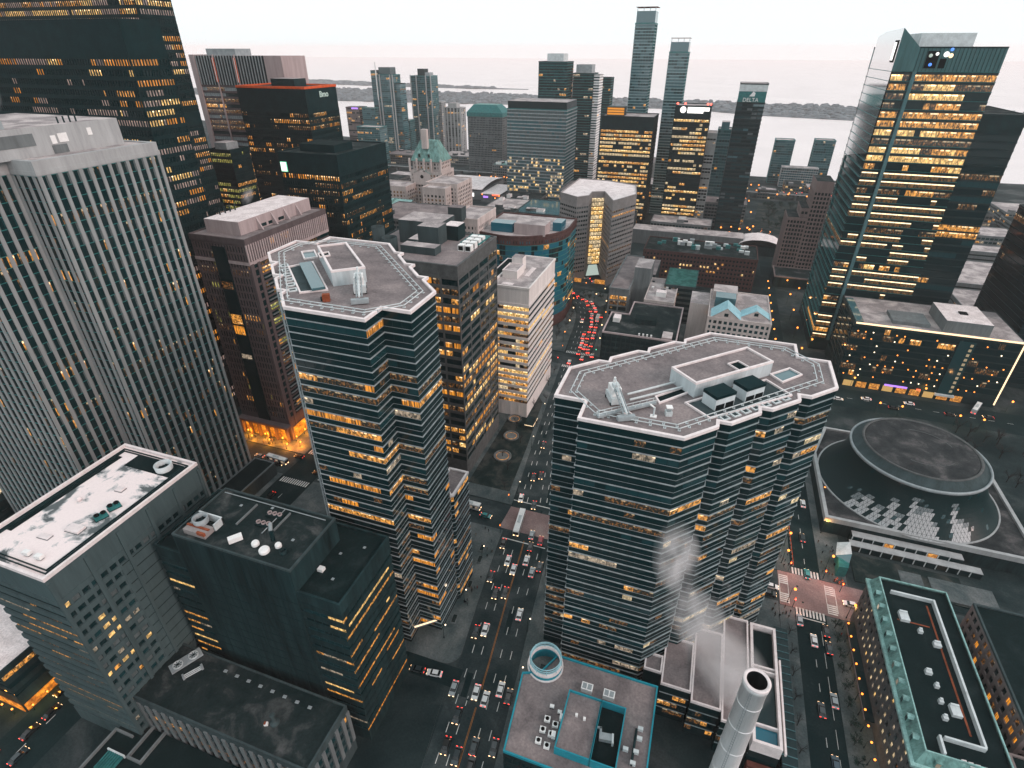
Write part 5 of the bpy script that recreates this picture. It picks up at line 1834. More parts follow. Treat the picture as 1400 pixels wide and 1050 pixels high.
a = far("grey office tower with a chamfered dark green top", rect(-399, 930, -339, 965), 86, seed=205, wall="grey_concrete", core="glass_dark", off=("glass_dark", "glass_dark", "blind"), band="grey_concrete", sh=1.2, pw=.9, bay=2.6, p=.02, name="office_tower")
mb = MB()
b0, b1 = ccw(rect(-400, 929, -338, 966)), ccw(rect(-390, 936, -350, 960))
for i in range(4):
    j = (i + 1) % 4
    mb.face([(*b0[i], 86), (*b0[j], 86), (*b0[j], 92), (*b0[i], 92)], "teal_metal")
    mb.face([(*b0[i], 92), (*b0[j], 92), (*b1[j], 103), (*b1[i], 103)], "teal_metal")
mb.face([(*q, 103) for q in b1], "copper_green")
a.part("green_top", mb)
a = far("wide glass office block with warm sparkling lower floors", rect(-264.5, 745, -186.5, 800), 115, seed=206, p=.0, off=("glass_sky", "blind", "blind"), bay=3.0, fh=4.0, sh=1.2, band="grey_metal", name="office_tower", finish=False)
ww = Lights(.5, ("lit_bright", "lit_pale", "lit_cream", "lit_bright"), ("blind", "glass_sky"), run=.3, seed=207)
k_ = []
for p_ in a.panes:
    if p_[2] < 56 and p_[3][0] > .5 and ww.r.random() < .34 * (1 if p_[2] < 25 else .8):
        p_ = p_[:6] + (pick(ww.r, ("lit_bright", "lit_cream", "lit_pale")),)
    k_.append(p_)
a.panes = k_
a.finish(minpx=50)
roof_box(a, "roof_screen", -263.8, 746, -187, 799, 115, 124, "glass_dark", "roof_pale")
a = far("dark teal condo tower with a pale roof box, behind the wide glass block", rect(-255.5, 850, -215, 885), 165, seed=208, off=("glass_dark", "glass_teal"), core="glass_dark", wall="dark_metal", band="teal_metal")
roof_box(a, "roof_house", -245, 855, -222, 880, 165, 175, "pale_metal", "roof_pale")
a = far("dark condo tower with a striped white balcony edge", rect(-211, 870, -182, 900), 151, seed=209, off=("glass_dark", "glass_teal"), core="glass_dark", wall="dark_metal", band="teal_metal")
roof_box(a, "roof_house", -208, 874, -186, 896, 151, 162, "grey_metal", "roof_pale")
tower("", None, None, rect(-181.8, 872, -174, 898), 149, Lights(.02, AMB, ("pale_concrete", "glass_teal"), seed=2), fh=3.4, bay=3, sh=1.6, wall="pale_concrete", band="white_paint", B=a)
far("lower dark condo tower beside the striped balconies", rect(-190.5, 950, -172, 975), 143, seed=210, off=("glass_dark", "glass_teal"), core="glass_dark", wall="dark_metal", band="teal_metal")
a = far("black office tower with amber floors and an orange-lit roof house", rect(-132, 690, -74, 735), 115.5, p=.72, on=("lit_bright", "lit_amber", "lit_cream"), off=("glass_dark",), seed=211, name="office_tower", wall="black_steel", core="black_steel",
        band="black_steel", sh=1.7, fh=4.1, bay=3.0, top=12)
mb = MB()
for k in range(3):
    mb.box(-128, 699.6, 116.5 + 2.6 * k, -109, 700, 118.4 + 2.6 * k, "lit_orange")
mb.box(-128.5, 700, 115.5, -108.5, 715, 124.5, "dark_metal")
a.part("lit_roof_house", mb)
a = far("tallest slender teal condo tower with an open crown", rect(-115, 760, -93, 785), 205, seed=212, p=.02, fh=3.1, off=("glass_teal", "glass_sky"), band="aqua_band", sh=.8)
roof_box(a, "crown", -114.5, 760.5, -93.5, 784.5, 205, 217, "glass_sky", "roof_pale")
mb = MB()
for x in (-114, -107, -100, -94):
    mb.box(x - .3, 761, 217, x + .3, 761.6, 221, "pale_metal")
mb.box(-116, 760, 220.6, -92, 784, 221, "rust", bottom=True)
a.part("crown_frame", mb)
a = far("second slender teal condo tower, a little lower, with an open crown", rect(-71, 735, -50.5, 758), 177, seed=213, p=.03, fh=3.1, off=("glass_teal", "glass_sky"), band="aqua_band", sh=.8)
roof_box(a, "crown", -70.5, 735.5, -51, 757.5, 177, 187, "glass_sky", "roof_pale")
mb = MB()
for x in (-70, -63, -57, -51):
    mb.box(x - .3, 736, 187, x + .3, 736.6, 191, "pale_metal")
mb.box(-71, 735, 190.5, -50.5, 757, 190.9, "rust", bottom=True)
a.part("crown_frame", mb)
a = far("black office tower with amber floors and a glowing white roof sign", rect(-53, 690, -16, 722), 128, p=.6, on=("lit_bright", "lit_amber", "lit_cream"), off=("glass_dark", "black_steel"), seed=214, name="office_tower", wall="black_steel", core="black_steel",
        band="black_steel", sh=1.7, fh=4.1, bay=3.0, top=11)
mb = MB()
mb.box(-40, 688.8, 121.5, -23.5, 689.4, 127.3, "sign_white"); mb.box(-29, 688.8, 123.6, -17.5, 689.4, 127.3, "sign_white")
mb.tube((-44.5, 689.4, 124.6), (-44.5, 688.8, 124.6), 3.2, "sign_white", 18)
a.part("roof_sign", mb)
mb = MB()
for x in (-51, -43, -20, -17):
    mb.ball((x, 690, 130.5), 1.0, "red_lamp", 8); mb.box(x - .3, 690, 128, x + .3, 690.6, 130, "dark_metal")
a.part("beacon", mb)
far("thin grey slab with small square windows behind the signed black tower", rect(-15.5, 700, -6, 725), 101, seed=215, wall="pale_concrete", core="pale_concrete", off=("glass_dark", "pale_concrete"), band="pale_concrete", sh=1.4)
a = far("mid-height teal tower between the signed black tower and the pale-topped tower", rect(-6, 760, 13, 785), 99, seed=216, p=.01)
roof_box(a, "roof_house", -3, 764, 6, 780, 99, 107, "glass_sky", "roof_pale")
a = far("dark teal hotel tower with a pale grey top and white lettering", rect(8.5, 675, 34.5, 705), 150.4, seed=217, p=.12, on=("blind", "glass_sky"), off=("glass_dark", "glass_teal"), top=16, topmat="teal_metal", core="glass_dark", wall="dark_metal", band="dark_metal", fh=3.8, sh=1.6, bay=5.2, name="hotel_tower", cat="hotel")
roof_box(a, "pale_top", 8.3, 674.8, 34.7, 705, 144, 151, "pale_metal", "roof_pale")
lettering(a, "DELTA", (20.5, 674.2, 134.8), 5.0, "white_paint")
mb = MB()
mb.faces([(18.6, 674.4, 139.6), (23.6, 674.4, 139.6), (24.2, 674.4, 142.6), (21.8, 674.4, 144)], [(0, 1, 2, 3)], "white_paint")
a.part("logo", mb)
far("twin condo tower by the lake, first of two, before the expressway", rect(78, 1000, 105, 1022), 62, seed=218, p=.02)
far("twin condo tower by the lake, second of two, nearer the bright glass tower", rect(133, 1000, 160, 1022), 64, seed=219, p=.02)
far("low pale apartment block joining the twin lakeside condo towers", rect(93, 975, 143, 990), 28, seed=220, p=.1, wall="pale_concrete", core="pale_concrete", band="pale_concrete")
a_v = far("small grey condo block with a violet-lit crown", rect(-676, 1000, -648, 1020), 86, seed=221, p=.1, wall="mauve_stone", core="taupe_stone", off=("taupe_stone", "glass_dark"), band="taupe_stone")
mb = MB()
mb.box(-664, 999.6, 83.5, -650, 999.9, 86, "sign_purple")
a_v.part("violet_crown", mb)
far("pale blue condo block near the violet-lit crown", rect(-632, 985, -606, 1003), 87, seed=222, p=.05, off=("glass_sky", "glass_teal"), core="glass_sky")
far("narrow pale condo behind the black tower with the square sign", rect(-691, 1050, -674, 1070), 82, seed=223, p=.05, off=("glass_sky",), core="glass_sky")
far("low teal condo block in front of the first bluish condo tower", rect(-592, 900, -548, 925), 66, seed=224, p=.08)
far("low teal block between the two bluish condo towers", rect(-594, 1050, -571, 1070), 62, seed=225, p=.03)
far("dark low office block beside the chateau hotel, behind the squat black tower", rect(-425, 690, -372, 735), 32, seed=226, p=.12, name="office_block", cat="building", wall="dark_metal", core="glass_dark", off=("glass_dark",))
# low roofs before the wide glass block and in the gaps
rq = random.Random(77)
LOWS = [((-245, 600, -205, 660), 24, "low terrace block with a pale roof before the wide glass block", "roof_pale"), ((-200, 585, -150, 650), 28, "glass-topped low block before the sparkling glass block", "glass_sky"),
        ((-190, 520, -130, 575), 24, "low green-grey block just behind the blue curved tower", "roof_gravel"), ((-248, 540, -196, 590), 30, "low dark block beside the stone chateau hotel", "roof_dark"),
        ((-250, 665, -200, 720), 20, "long low block with a dark roof at the foot of the wide glass block", "roof_dark"), ((-140, 645, -80, 685), 16, "low dark hall at the foot of the amber-lit black tower", "roof_dark"),
        ((-60, 650, 5, 682), 14, "low pale podium at the foot of the signed black tower", "roof_pale"), ((-8, 710, 40, 745), 26, "low grey podium behind the dark teal hotel tower", "roof_gravel"),
        ((-180, 700, -140, 760), 30, "grey mid-rise between the glass block and the amber-lit black tower", "roof_gravel"), ((-420, 600, -376, 680), 38, "dark mid-rise behind the squat black tower", "roof_dark"),
        ((-330, 860, -300, 900), 26, "teal-roofed low block before the chamfered grey tower", "copper_green"), ((-560, 930, -490, 980), 20, "grey low block below the lone ribbed tower", "roof_gravel"),
        ((-480, 985, -420, 1040), 14, "pale low shed near the water", "roof_pale"), ((-300, 930, -225, 985), 40, "grey mid-rise behind the chamfered grey tower", "roof_gravel"),
        ((-170, 900, -90, 960), 34, "teal mid-rise behind the amber-lit black tower", "roof_gravel"), ((-20, 930, 40, 985), 30, "grey lakeside block by the expressway", "roof_pale"),
        ((180, 930, 260, 985), 22, "pale lakeside block past the twin condo towers", "roof_pale"), ((150, 640, 195, 690), 20, "grey block behind the bright glass tower", "roof_gravel"),
        ((-150, 285.5, -108, 345), 50, "grey block behind the dark stone grid tower", "roof_gravel"),
        ((-265, 400, -180, 455), 62, "dark brick block between the chateau and the black square-signed tower", "roof_gravel")]
for i, ((x0, y0, x1, y1), h, lab, rf) in enumerate(LOWS):
    b = tower("city_block", lab, "building", rect(x0, y0, x1, y1), h, Lights(.14, ("lit_amber", "lit_pale", "lit_brown"), ("glass_dark", "glass_teal"), run=.5, seed=300 + i), fh=3.8, bay=3.4, sh=1.6, pw=.6, pp=.05, wall=pick(rq, ("dark_concrete", "grey_concrete", "grey_stone")),
              roof=rf, par=(.5, .7), minpx=30)
    for k in range(3):
        a_, c_ = rq.uniform(x0 + 4, x1 - 12), rq.uniform(y0 + 4, y1 - 12)
        roof_box(b, "roof_house", a_, c_, a_ + rq.uniform(4, 9), c_ + rq.uniform(4, 9), h, h + rq.uniform(2, 4), pick(rq, ("grey_concrete", "white_paint", "dark_concrete")), "roof_pale")
rq2 = random.Random(91)
for i, (x0, y0, x1, y1, h) in enumerate(((48, 640, 66, 676, 10), (84, 610, 104, 640, 14), (120, 600, 150, 630, 12), (60, 880, 84, 896, 12), (96, 905, 118, 940, 16), (150, 905, 176, 930, 18), (20, 905, 48, 926, 14), (128, 930, 152, 962, 9), (200, 700, 240, 740, 14),
        (255, 690, 300, 730, 18), (310, 720, 360, 780, 20), (200, 770, 236, 810, 12), (260, 770, 300, 840, 22), (330, 820, 390, 880, 16), (210, 840, 250, 880, 10), (400, 740, 450, 800, 26), (-60, 745, -20, 790, 22), (-110, 790, -60, 840, 26))):
    b = tower("low_block", ("small", "flat", "plain", "boxy", "squat", "long", "narrow", "broad", "stubby", "square", "dim", "oblong")[i % 12] + " low block " + ("by the ramp road" if x0 < 130 and y0 < 700 else "under the expressway" if y0 > 860 else "behind the dark teal hotel tower" if x0 < 0 else "past the bright glass tower") + (", pale roof" if i % 2 else ", dark roof"), "building", rect(x0, y0, x1, y1), h,
              Lights(.2, ("lit_amber", "lit_pale", "lit_bright"), ("glass_dark", "glass_teal"), run=.4, seed=500 + i), fh=3.8, bay=3.6, sh=1.6, pw=.6, wall=pick(rq2, ("dark_concrete", "grey_concrete", "beige_stone", "grey_stone")), roof="roof_pale" if i % 2 else "roof_dark", par=(.5, .6), minpx=30, group="low blocks before the lakeside towers")
    roof_box(b, "roof_house", x0 + 4, y0 + 4, x0 + 10, y0 + 9, h, h + 2.5, "grey_concrete", "roof_pale")
# bottom corner blocks by the wide street
ob = tower("city_block", "flat pale-roofed block with an orange-lit ground floor in the bottom corner", "building", rect(-232, 43.2, -176.6, 80), 20, Lights(.1, ("lit_amber",), seed=401), fh=4, bay=3, sh=2, wall="soot_concrete",
      base=6, roof="roof_white", par=(.4, .3))
mb = MB()
mb.box(-231, 42.9, .3, -177, 43.1, 3.6, "lobby_light"); mb.box(-176.5, 43.5, .3, -176.3, 62, 3.6, "lobby_light")
ob.part("lit_ground_floor", mb)
sk = tower("city_block", "low black block with three sloped glowing skylights beside the pinstriped tower", "building", rect(-330, 90, -264, 150), 14, Lights(.0, AMB, seed=402), fh=4, bay=3, sh=2, wall="soot_concrete", roof="roof_tar", par=(.4, .4))
for k, (x, y) in enumerate(((-281.5, 99), (-276.0, 100.3), (-270.6, 101.6))):
    mb = MB()
    mb.faces([(x - 1.6, y - 2.0, 14.1), (x + 1.6, y - 2.0, 14.1), (x + 1.6, y + 2.6, 16), (x - 1.6, y + 2.6, 16)], [(0, 1, 2, 3)], "lit_cream")
    mb.u[0] = [(0, 0), (3, 0), (3, 4), (0, 4)]
    sk.part("skylight", mb)
yd = Building("loading_yard", "dark loading yard with pale kerbs and a blue-green container at the bottom edge", "yard", rect(-150, 28, -78, 50))
mb = MB()
mb.prism(rect(-139, 24, -78, 50), 0, 7.6, "soot_concrete", "roof_tar")
yd.part("deck", mb)
for x0, y0, x1, y1, z in ((-139.4, 24, -138.8, 46.6, 8.4), (-138.8, 46.0, -132.6, 46.6, 8.4), (-129.4, 42, -128.8, 52, 8.6), (-124.8, 42, -124.2, 52, 8.6), (-129.4, 41.4, -124.2, 42, 8.6)):
    mb = MB()
    mb.box(x0, y0, 7.6, x1, y1, z, "grey_concrete")
    yd.part("kerb", mb)
mb = MB()
for k in range(7):
    mb.box(-135.5 + k * .8, 36.5, 7.7, -135.1 + k * .8, 41.5, 8.6, "teal_metal")
mb.box(-136, 41.2, 7.7, -129.8, 41.6, 9, "pale_metal")
yd.part("grille", mb)
# ------------------------------------------------------------------ things standing on the roofs
def simple(name, label, cat, loc, rz, parts, group=None):
    t = thing(name, label, cat, loc, rz, group)
    for nm, mb in parts:
        link(nm, mb.mesh(nm), t)
    return t
def bxs(*bs):
    mb = MB()
    for b in bs:
        mb.box(*b, bottom=True)
    return mb

# window-washing cranes of the twin towers
def crane(label, loc, rz):
    body = bxs((-2.6, -1.6, .4, 2.6, 1.6, 2.2, "pale_metal"), (-2.2, -1.2, 2.2, 1.4, 1.2, 4.4, "white_paint"), (-.6, -.8, 4.4, .9, .8, 5.2, "pale_metal"))
    boom = MB()
    boom.tube((1.2, 0, 4.6), (9.5, 0, 2.2), .45, "pale_metal", 6, .28)
    boom.tube((1.2, -.7, 4.4), (9.0, -.7, 2.0), .18, "grey_metal", 5)
    boom.tube((1.2, .7, 4.4), (9.0, .7, 2.0), .18, "grey_metal", 5)
    for k in range(6):
        boom.tube((2 + k * 1.3, -.7, 4.2 - k * .38), (2.6 + k * 1.3, .7, 4.0 - k * .38), .1, "grey_metal", 4)
    mast = MB()
    mast.tube((-2.4, 0, 2), (-1.0, 0, 6.4), .3, "white_paint", 6)
    mast.tube((-1.0, 0, 6.4), (3.2, 0, 4.6), .14, "pale_metal", 5)
    cradle = bxs((8.6, -2.2, .3, 9.8, 2.2, 1.5, "grey_metal"))
    wheel = MB()
    for x in (-2, 2):
        for y in (-1.6, 1.6):
            wheel.tube((x, y - .15, .4), (x, y + .15, .4), .4, "dark_metal", 10)
    return simple("roof_crane", label, "crane", loc, rz, [("body", body), ("boom", boom), ("mast", mast), ("cradle", cradle), ("wheel_set", wheel)])
crane("white window-washing crane on the roof beside the round hall's stepped tower", (-14.9, 124.0, WH), math.radians(-62))
crane("white window-washing crane reaching over the edge of the taller stepped tower", (-85.0, 121.0, EH), math.radians(-58))
mb = MB()
mb.obox((0, 0), 0, 8.4, .55, .5, 1.1, "grey_metal")
for y in (-.55, .55):
    mb.tube((-8.4, y, 1.9), (8.4, y, 1.9), .09, "pale_metal", 5)
    for k in range(9):
        mb.tube((-8.2 + k * 2.05, y, 1.1), (-8.2 + k * 2.05, y, 1.9), .07, "pale_metal", 4)
for k in (-7, 0, 7):
    mb.box(k - .3, -.4, 0, k + .3, .4, .5, "grey_metal")
simple("gantry", "long grey railed gantry lying on the roof near the white crane", "gantry", (-11, 119.8, WH), math.radians(41), [("walkway", mb)])
for k, (x, y) in enumerate(((10.4, 131.4), (17.6, 138.2))):
    body = bxs((-3.2, -2.3, -1.2, 3.2, 2.3, 3.2, "blue_white"))
    lou = bxs((-3.3, -2.4, 3.2, 3.3, 2.4, 4.1, "black_steel"))
    fr = bxs((-2.9, -2.42, -.9, -.2, -2.3, 1.5, "soot"), (.3, -2.42, -.9, 2.9, -2.3, 1.5, "soot"))
    simple("cooling_tower", ("first" if k == 0 else "second") + " dark-topped cooling unit in the roof pit, " + ("nearer the roof's front corner" if k == 0 else "nearer the square skylight"), "cooling unit", (x, y, WH), math.radians(45),
           [("body", body), ("louvre", lou), ("opening", fr)])
simple("roof_vent", "small white capped vent standing alone on the tower roof", "vent", (-1.0, 121.9, WH), .3, [("base", bxs((-.8, -.8, 0, .8, .8, 1.2, "pale_metal"))), ("cap", bxs((-.5, -.5, 1.2, .5, .5, 2.2, "grey_metal"), (-.75, -.75, 2.2, .75, .75, 2.5, "white_paint")))])
mb = MB()
mb.tube((0, 0, 0), (0, 0, 2.8), .22, "pale_metal", 8); mb.box(-.8, -.6, 0, .8, .6, .3, "white_paint"); mb.tube((0, 0, 2.6), (-1.2, .4, 3.2), .2, "white_paint", 6)
simple("roof_davit", "white davit arm beside the sunken plant pit", "davit", (-4.4, 119.9, WH), 0, [("arm", mb)])
simple("red_winch", "rusty red winch box on the taller tower's roof", "winch", (-89.5, 112.2, EH), .5, [("body", bxs((-.9, -.7, 0, .9, .7, 1.9, "rust"))), ("drum", bxs((-1.4, -.4, .2, -.9, .4, 1.2, "dark_metal")))])

# snow roof
def ring_fan(label, loc, r, h, mat, name="ring_fan"):
    a = MB()
    a.lathe((0, 0), [(r, 0), (r * 1.06, h), (r * .86, h), (r * .8, .3)], mat, 32)
    b = MB()
    b.lathe((0, 0), [(r * .8, .35), (.01, .35)], "soot", 32)
    for k in range(6):
        t = k * math.pi / 3
        b.obox((.45 * r * math.cos(t), .45 * r * math.sin(t)), t, .34 * r, .1 * r, .45, .6, "dark_metal")
    t = thing(name, label, "fan", loc)
    link("casing", a.mesh("casing", True), t)
    link("fan_blade", b.mesh("fan_blade"), t)
    return t
ring_fan("pale ring-shaped fan housing at the corner of the snow-covered roof", (-138.2, 87.8, 74), 2.3, 1.9, "pale_metal")
for i, (x, y) in enumerate(((-137.2, 67.0), (-137.3, 70.9))):
    fans = MB()
    for k in (-.75, .75):
        fans.lathe((k, 0), [(.6, 1.3), (.6, 1.75), (.5, 1.75), (.5, 1.3), (.01, 1.3)], "soot", 14)
    simple("air_unit", "teal twin-fan air unit on the snow, " + ("nearer the flat white hatch" if i == 0 else "nearer the ring fan"), "air unit", (x, y, 74), 1.2, [("body", bxs((-1.5, -.75, .2, 1.5, .75, 1.3, "teal_metal"))), ("fan", fans), ("frame", bxs((-1.6, -.85, 0, 1.6, .85, .2, "dark_metal")))])
for i, (x, y, a, c, h, l) in enumerate(((-139.6, 61.7, 4.3, 2.4, .8, "large flat white hatch on the snow roof beside the teal units"), (-142.3, 76.8, 2.3, 1.7, .5, "small flat white hatch in the middle of the snow roof"),
                                        (-144.6, 57.4, 3.4, 1.5, .35, "long low white hatch near the near edge of the snow roof"))):
    simple("roof_hatch", l, "hatch", (x, y, 74), .05, [("lid", bxs((-a / 2, -c / 2, .2, a / 2, c / 2, h, "white_coping"))), ("kerb", bxs((-a / 2 - .1, -c / 2 - .1, 0, a / 2 + .1, c / 2 + .1, .2, "grey_concrete")))])
for i, (x, y) in enumerate(((-142.6, 51.9), (-138.6, 52.0))):
    simple("white_vent_box", "white vent box in the melted corner of the snow roof", "vent", (x, y, 74), .1, [("body", bxs((-.9, -.6, .3, .9, .6, 1.3, "white_paint"))), ("base", bxs((-.7, -.5, 0, .7, .5, .3, "dark_metal")))], group="white vent boxes at the near corner of the snow roof")
mb = MB()
mb.ball((0, 0, .6), .7, "white_coping", 12)
simple("roof_dome", "white round dome vent in a melted patch of snow", "vent", (-149.0, 70.0, 74), 0, [("dome", mb)])

# dark slab roof
t = ring_fan("blue-grey round cooling fan above the rusty box on the dark roof", (-113.9, 76.2, 71.6), 1.9, 1.7, "grey_metal")
simple("cooling_box", "rusty pale cooling box in the corner of the raised dark roof", "cooling unit", (-112.9, 75.5, 70), 0, [("body", bxs((-3.8, -2.9, 0, 3.2, .3, 1.6, "beige_stone"))), ("rust_panel", bxs((-3.9, -1.4, 1.6, 3.3, -.8, 1.9, "rust"), (.9, -3.0, 1.0, 3.3, -2.4, 2.0, "rust"))), ("frame", bxs((-4.0, 3.0, 0, 3.6, 3.4, 2.4, "pale_metal"), (3.2, .4, 0, 3.6, 3.4, 2.2, "pale_metal")))])
simple("white_tank_box", "long white roof box lying on the dark raised roof", "roof box", (-101.8, 74.9, 70), .9, [("body", bxs((-1.7, -.8, .3, 1.7, .8, 1.6, "white_paint"))), ("skid", bxs((-1.5, -.7, 0, 1.5, .7, .3, "dark_metal")))])
for i, (x, y, s, l) in enumerate(((-95.9, 75.4, 1.0, "small white tank beside the bent grey pipe"), (-92.2, 74.3, 1.35, "larger white tank before the bent grey pipe"), (-89.9, 76.8, .85, "crescent-lidded white tank right by the pipe's foot"))):
    a = MB()
    a.lathe((0, 0), [(s, .2), (s, .9), (s * .8, 1.25), (.01, 1.3)], "white_paint", 18)
    simple("roof_tank", l.replace("right by", "close by"), "tank", (x, y, 70), 0, [("shell", a), ("foot", bxs((-s * .8, -s * .8, 0, s * .8, s * .8, .2, "dark_metal")))])
mb = MB()
mb.tube((0, 0, 0), (0, 0, 3.4), .55, "dark_metal", 10); mb.tube((0, 0, 3.3), (-1.2, 1.6, 4.2), .5, "grey_metal", 10)
simple("bent_pipe", "bent grey pipe rising among the white roof tanks", "pipe", (-92.8, 78.3, 70), 0, [("pipe", mb)])
for i, (x, y) in enumerate(((-98.0, 85.6), (-98.6, 81.8))):
    a = MB()
    for k in (-1.5, 0, 1.5):
        a.lathe((k, 0), [(.6, .9), (.62, 1.4), (.5, 1.4), (.48, .9), (.01, .9)], "pink_stone", 12)
    simple("triple_fan", "pinkish three-fan unit on the dark raised roof, " + ("the one by the far parapet" if i == 0 else "the one nearer the white roof tanks"), "fan unit", (x, y, 70), .1, [("body", bxs((-2.3, -.8, .2, 2.3, .8, .9, "dark_metal"))), ("fan", a), ("leg", bxs((-2.2, -.7, 0, -2, .7, .2, "dark_metal"), (2, -.7, 0, 2.2, .7, .2, "dark_metal")))])
ring_fan("small dark round vent near the corner of the raised dark roof", (-87.5, 75.6, 70), .9, 1.0, "dark_metal", "round_vent")
mb = MB()
mb.box(-79.5, 84.8, 62.02, -77.5, 86.6, 62.9, "white_paint")
simple("roof_box", "small white box on the lower dark roof beside the raised block", "roof box", (-80.5, 79.5, 62), 0, [("body", bxs((-.8, -.7, 0, .8, .7, .9, "white_paint")))])
# low dark roof in front
a = bxs((-4.4, -1.6, .6, 4.4, 1.6, 1.2, "grey_metal"), (-4.2, -1.4, 0, -3.9, 1.4, .6, "dark_metal"), (3.9, -1.4, 0, 4.2, 1.4, .6, "dark_metal"))
f_ = MB()
for k in (-2.2, 2.2):
    f_.lathe((k, 0), [(1.4, 1.2), (1.4, 1.5), (1.2, 1.5), (1.2, 1.22), (.01, 1.22)], "pale_metal", 22)
    for q in range(4):
        f_.obox((k, 0), q * math.pi / 4, 1.25, .06, 1.35, 1.45, "dark_metal")
simple("twin_fan_unit", "grey twin-fan unit on the low dark roof in front", "fan unit", (-125.0, 63.8, 22), math.radians(64), [("body", a), ("fan", f_)])
mb = MB()
for k in range(3):
    mb.tube((-2.6, k * .4, .3 + .2 * k), (2.6, k * .4, .3 + .2 * k), .16, "pale_metal", 6)
mb.box(-2.8, -.3, 0, -2.3, 1.1, 1.2, "grey_metal"); mb.box(2.2, -.3, 0, 2.8, 1.1, 1.2, "grey_metal")
simple("pipe_rack", "pale pipe rack on the low dark roof beside the twin-fan unit", "pipe rack", (-120.2, 61.6, 22), math.radians(58), [("pipes", mb)])
mb = MB()
mb.lathe((0, 0), [(1.3, 0), (1.25, .5), (.55, .9), (.5, 3.6), (.75, 3.7), (.7, 4.0), (.01, 4.1)], "dark_concrete", 18)
simple("roof_stack", "grey tapered stack on a round base on the low dark roof", "stack", (-88.3, 58.0, 22), 0, [("stack", mb)])
simple("orange_box", "small orange and white box beside the tapered stack", "roof box", (-90.2, 56.8, 22), .4, [("body", bxs((-.5, -.4, 0, .5, .4, .8, "white_paint"))), ("lid", bxs((-.5, -.4, .8, .0, .4, .95, "rust")))])
for k in range(8):
    simple("roof_pad", "small pale pad in the row along the back of the low dark roof", "pad", (-112 + k * 4.3, 65.4 - .12 * k, 22), .1, [("pad", bxs((-.55, -.4, 0, .55, .4, .18, "grey_metal")))], group="pale pads in a row on the low dark roof")
# blue-edged roof
q = 158 / 155
for i, (x, y) in enumerate(((-17.9, 81.4), (-15.5, 80.7), (-18.3, 78.4), (-15.9, 78.0), (-18.6, 75.4), (-16.2, 74.9))):
    a = MB()
    a.lathe((0, 0), [(.5, 1.1), (.5, 1.3), (.42, 1.3), (.42, 1.1), (.01, 1.1)], "soot", 14)
    simple("fan_box", "white square fan box in the cluster on the blue-edged roof", "fan unit", (x * q, y * q, 22), .08, [("body", bxs((-.8, -.75, .25, .8, .75, 1.1, "white_paint"))), ("fan", a), ("leg", bxs((-.75, -.7, 0, -.6, .7, .25, "dark_metal"), (.6, -.7, 0, .75, .7, .25, "dark_metal")))], group="white fan boxes on the blue-edged roof")
for i, (x, y, l) in enumerate(((-9.7, 92.6, "white louvred unit by the plant screen, nearer the corner rotunda"), (-3.5, 92.6, "white louvred unit by the plant screen, farther from the corner rotunda"))):
    simple("louvre_unit", l, "air unit", (x * q, y * q + .6, 22), 0, [("body", bxs((-1.6, -1.1, 0, 1.6, 1.1, 1.7, "white_paint"))), ("grille", bxs((-1.3, -.8, 1.7, -.15, .8, 1.76, "grey_metal"), (.15, -.8, 1.7, 1.3, .8, 1.76, "grey_metal")))])
for i, (x, y) in enumerate(((-17.6, 85.0), (-15.2, 84.2))):
    simple("vent_box", "white vent box on a dark stand, above the cluster of fan boxes", "vent", (x * q, y * q, 22), .1, [("body", bxs((-.6, -.4, .7, .6, .4, 1.3, "white_paint"))), ("stand", bxs((-.5, -.3, 0, .5, .3, .7, "dark_metal")))], group="white vent boxes above the fan box cluster")
for i, (x, y) in enumerate(((-10.6, 83.9), (-8.4, 83.6))):
    simple("roof_vent", "tiny white vent inside the blue plant screen", "vent", (x * q, y * q, 24.4), .1, [("cap", bxs((-.35, -.35, 0, .35, .35, .8, "white_paint")))], group="tiny white vents inside the blue plant screen")
for i, (x, y) in enumerate(((-14.3, 82.6), (-15.2, 77.6), (-6.1, 80.6))):
    simple("wall_unit", "white box clipped on the blue plant screen", "air unit", (x * q, y * q, 22), .1, [("body", bxs((-.55, -.75, .9, .55, .75, 2.3, "white_paint"))), ("bracket", bxs((-.4, -.6, 0, .4, .6, .9, "grey_metal")))], group="white boxes on the blue plant screen")
mb = MB()
mb.tube((5.2, 79, .5), (5.2, 88.5, .5), .32, "dark_metal", 8)
simple("duct", "long dark duct on the blue-edged roof beside the plant screen", "duct", (0, 0, 22), 0, [("duct", mb)])
for i, (x, y) in enumerate(((6.2, 88.8), (6.3, 86.2), (5.9, 82.6), (3.2, 82.4), (5.5, 79.6))):
    simple("duct_box", "pale box joined to the dark duct on the blue-edged roof", "roof box", (x, y, 22), .05, [("body", bxs((-.7, -.45, 0, .7, .45, 1.1, "pale_metal")))], group="pale boxes along the dark duct")
simple("grey_chiller", "grey chiller with a bent duct in the dark screened bay", "chiller", (-2.1, 83.2, 22.3), .15, [("body", bxs((-1.9, -.9, .2, 1.4, .9, 1.6, "grey_metal"))), ("duct", bxs((-1.8, .9, .6, -1.2, 2.4, 1.2, "grey_metal"), (-2.9, 2.0, .6, -1.2, 2.5, 1.2, "grey_metal"), (1.4, -1.6, .3, 1.9, .9, 1.9, "pale_metal")))])
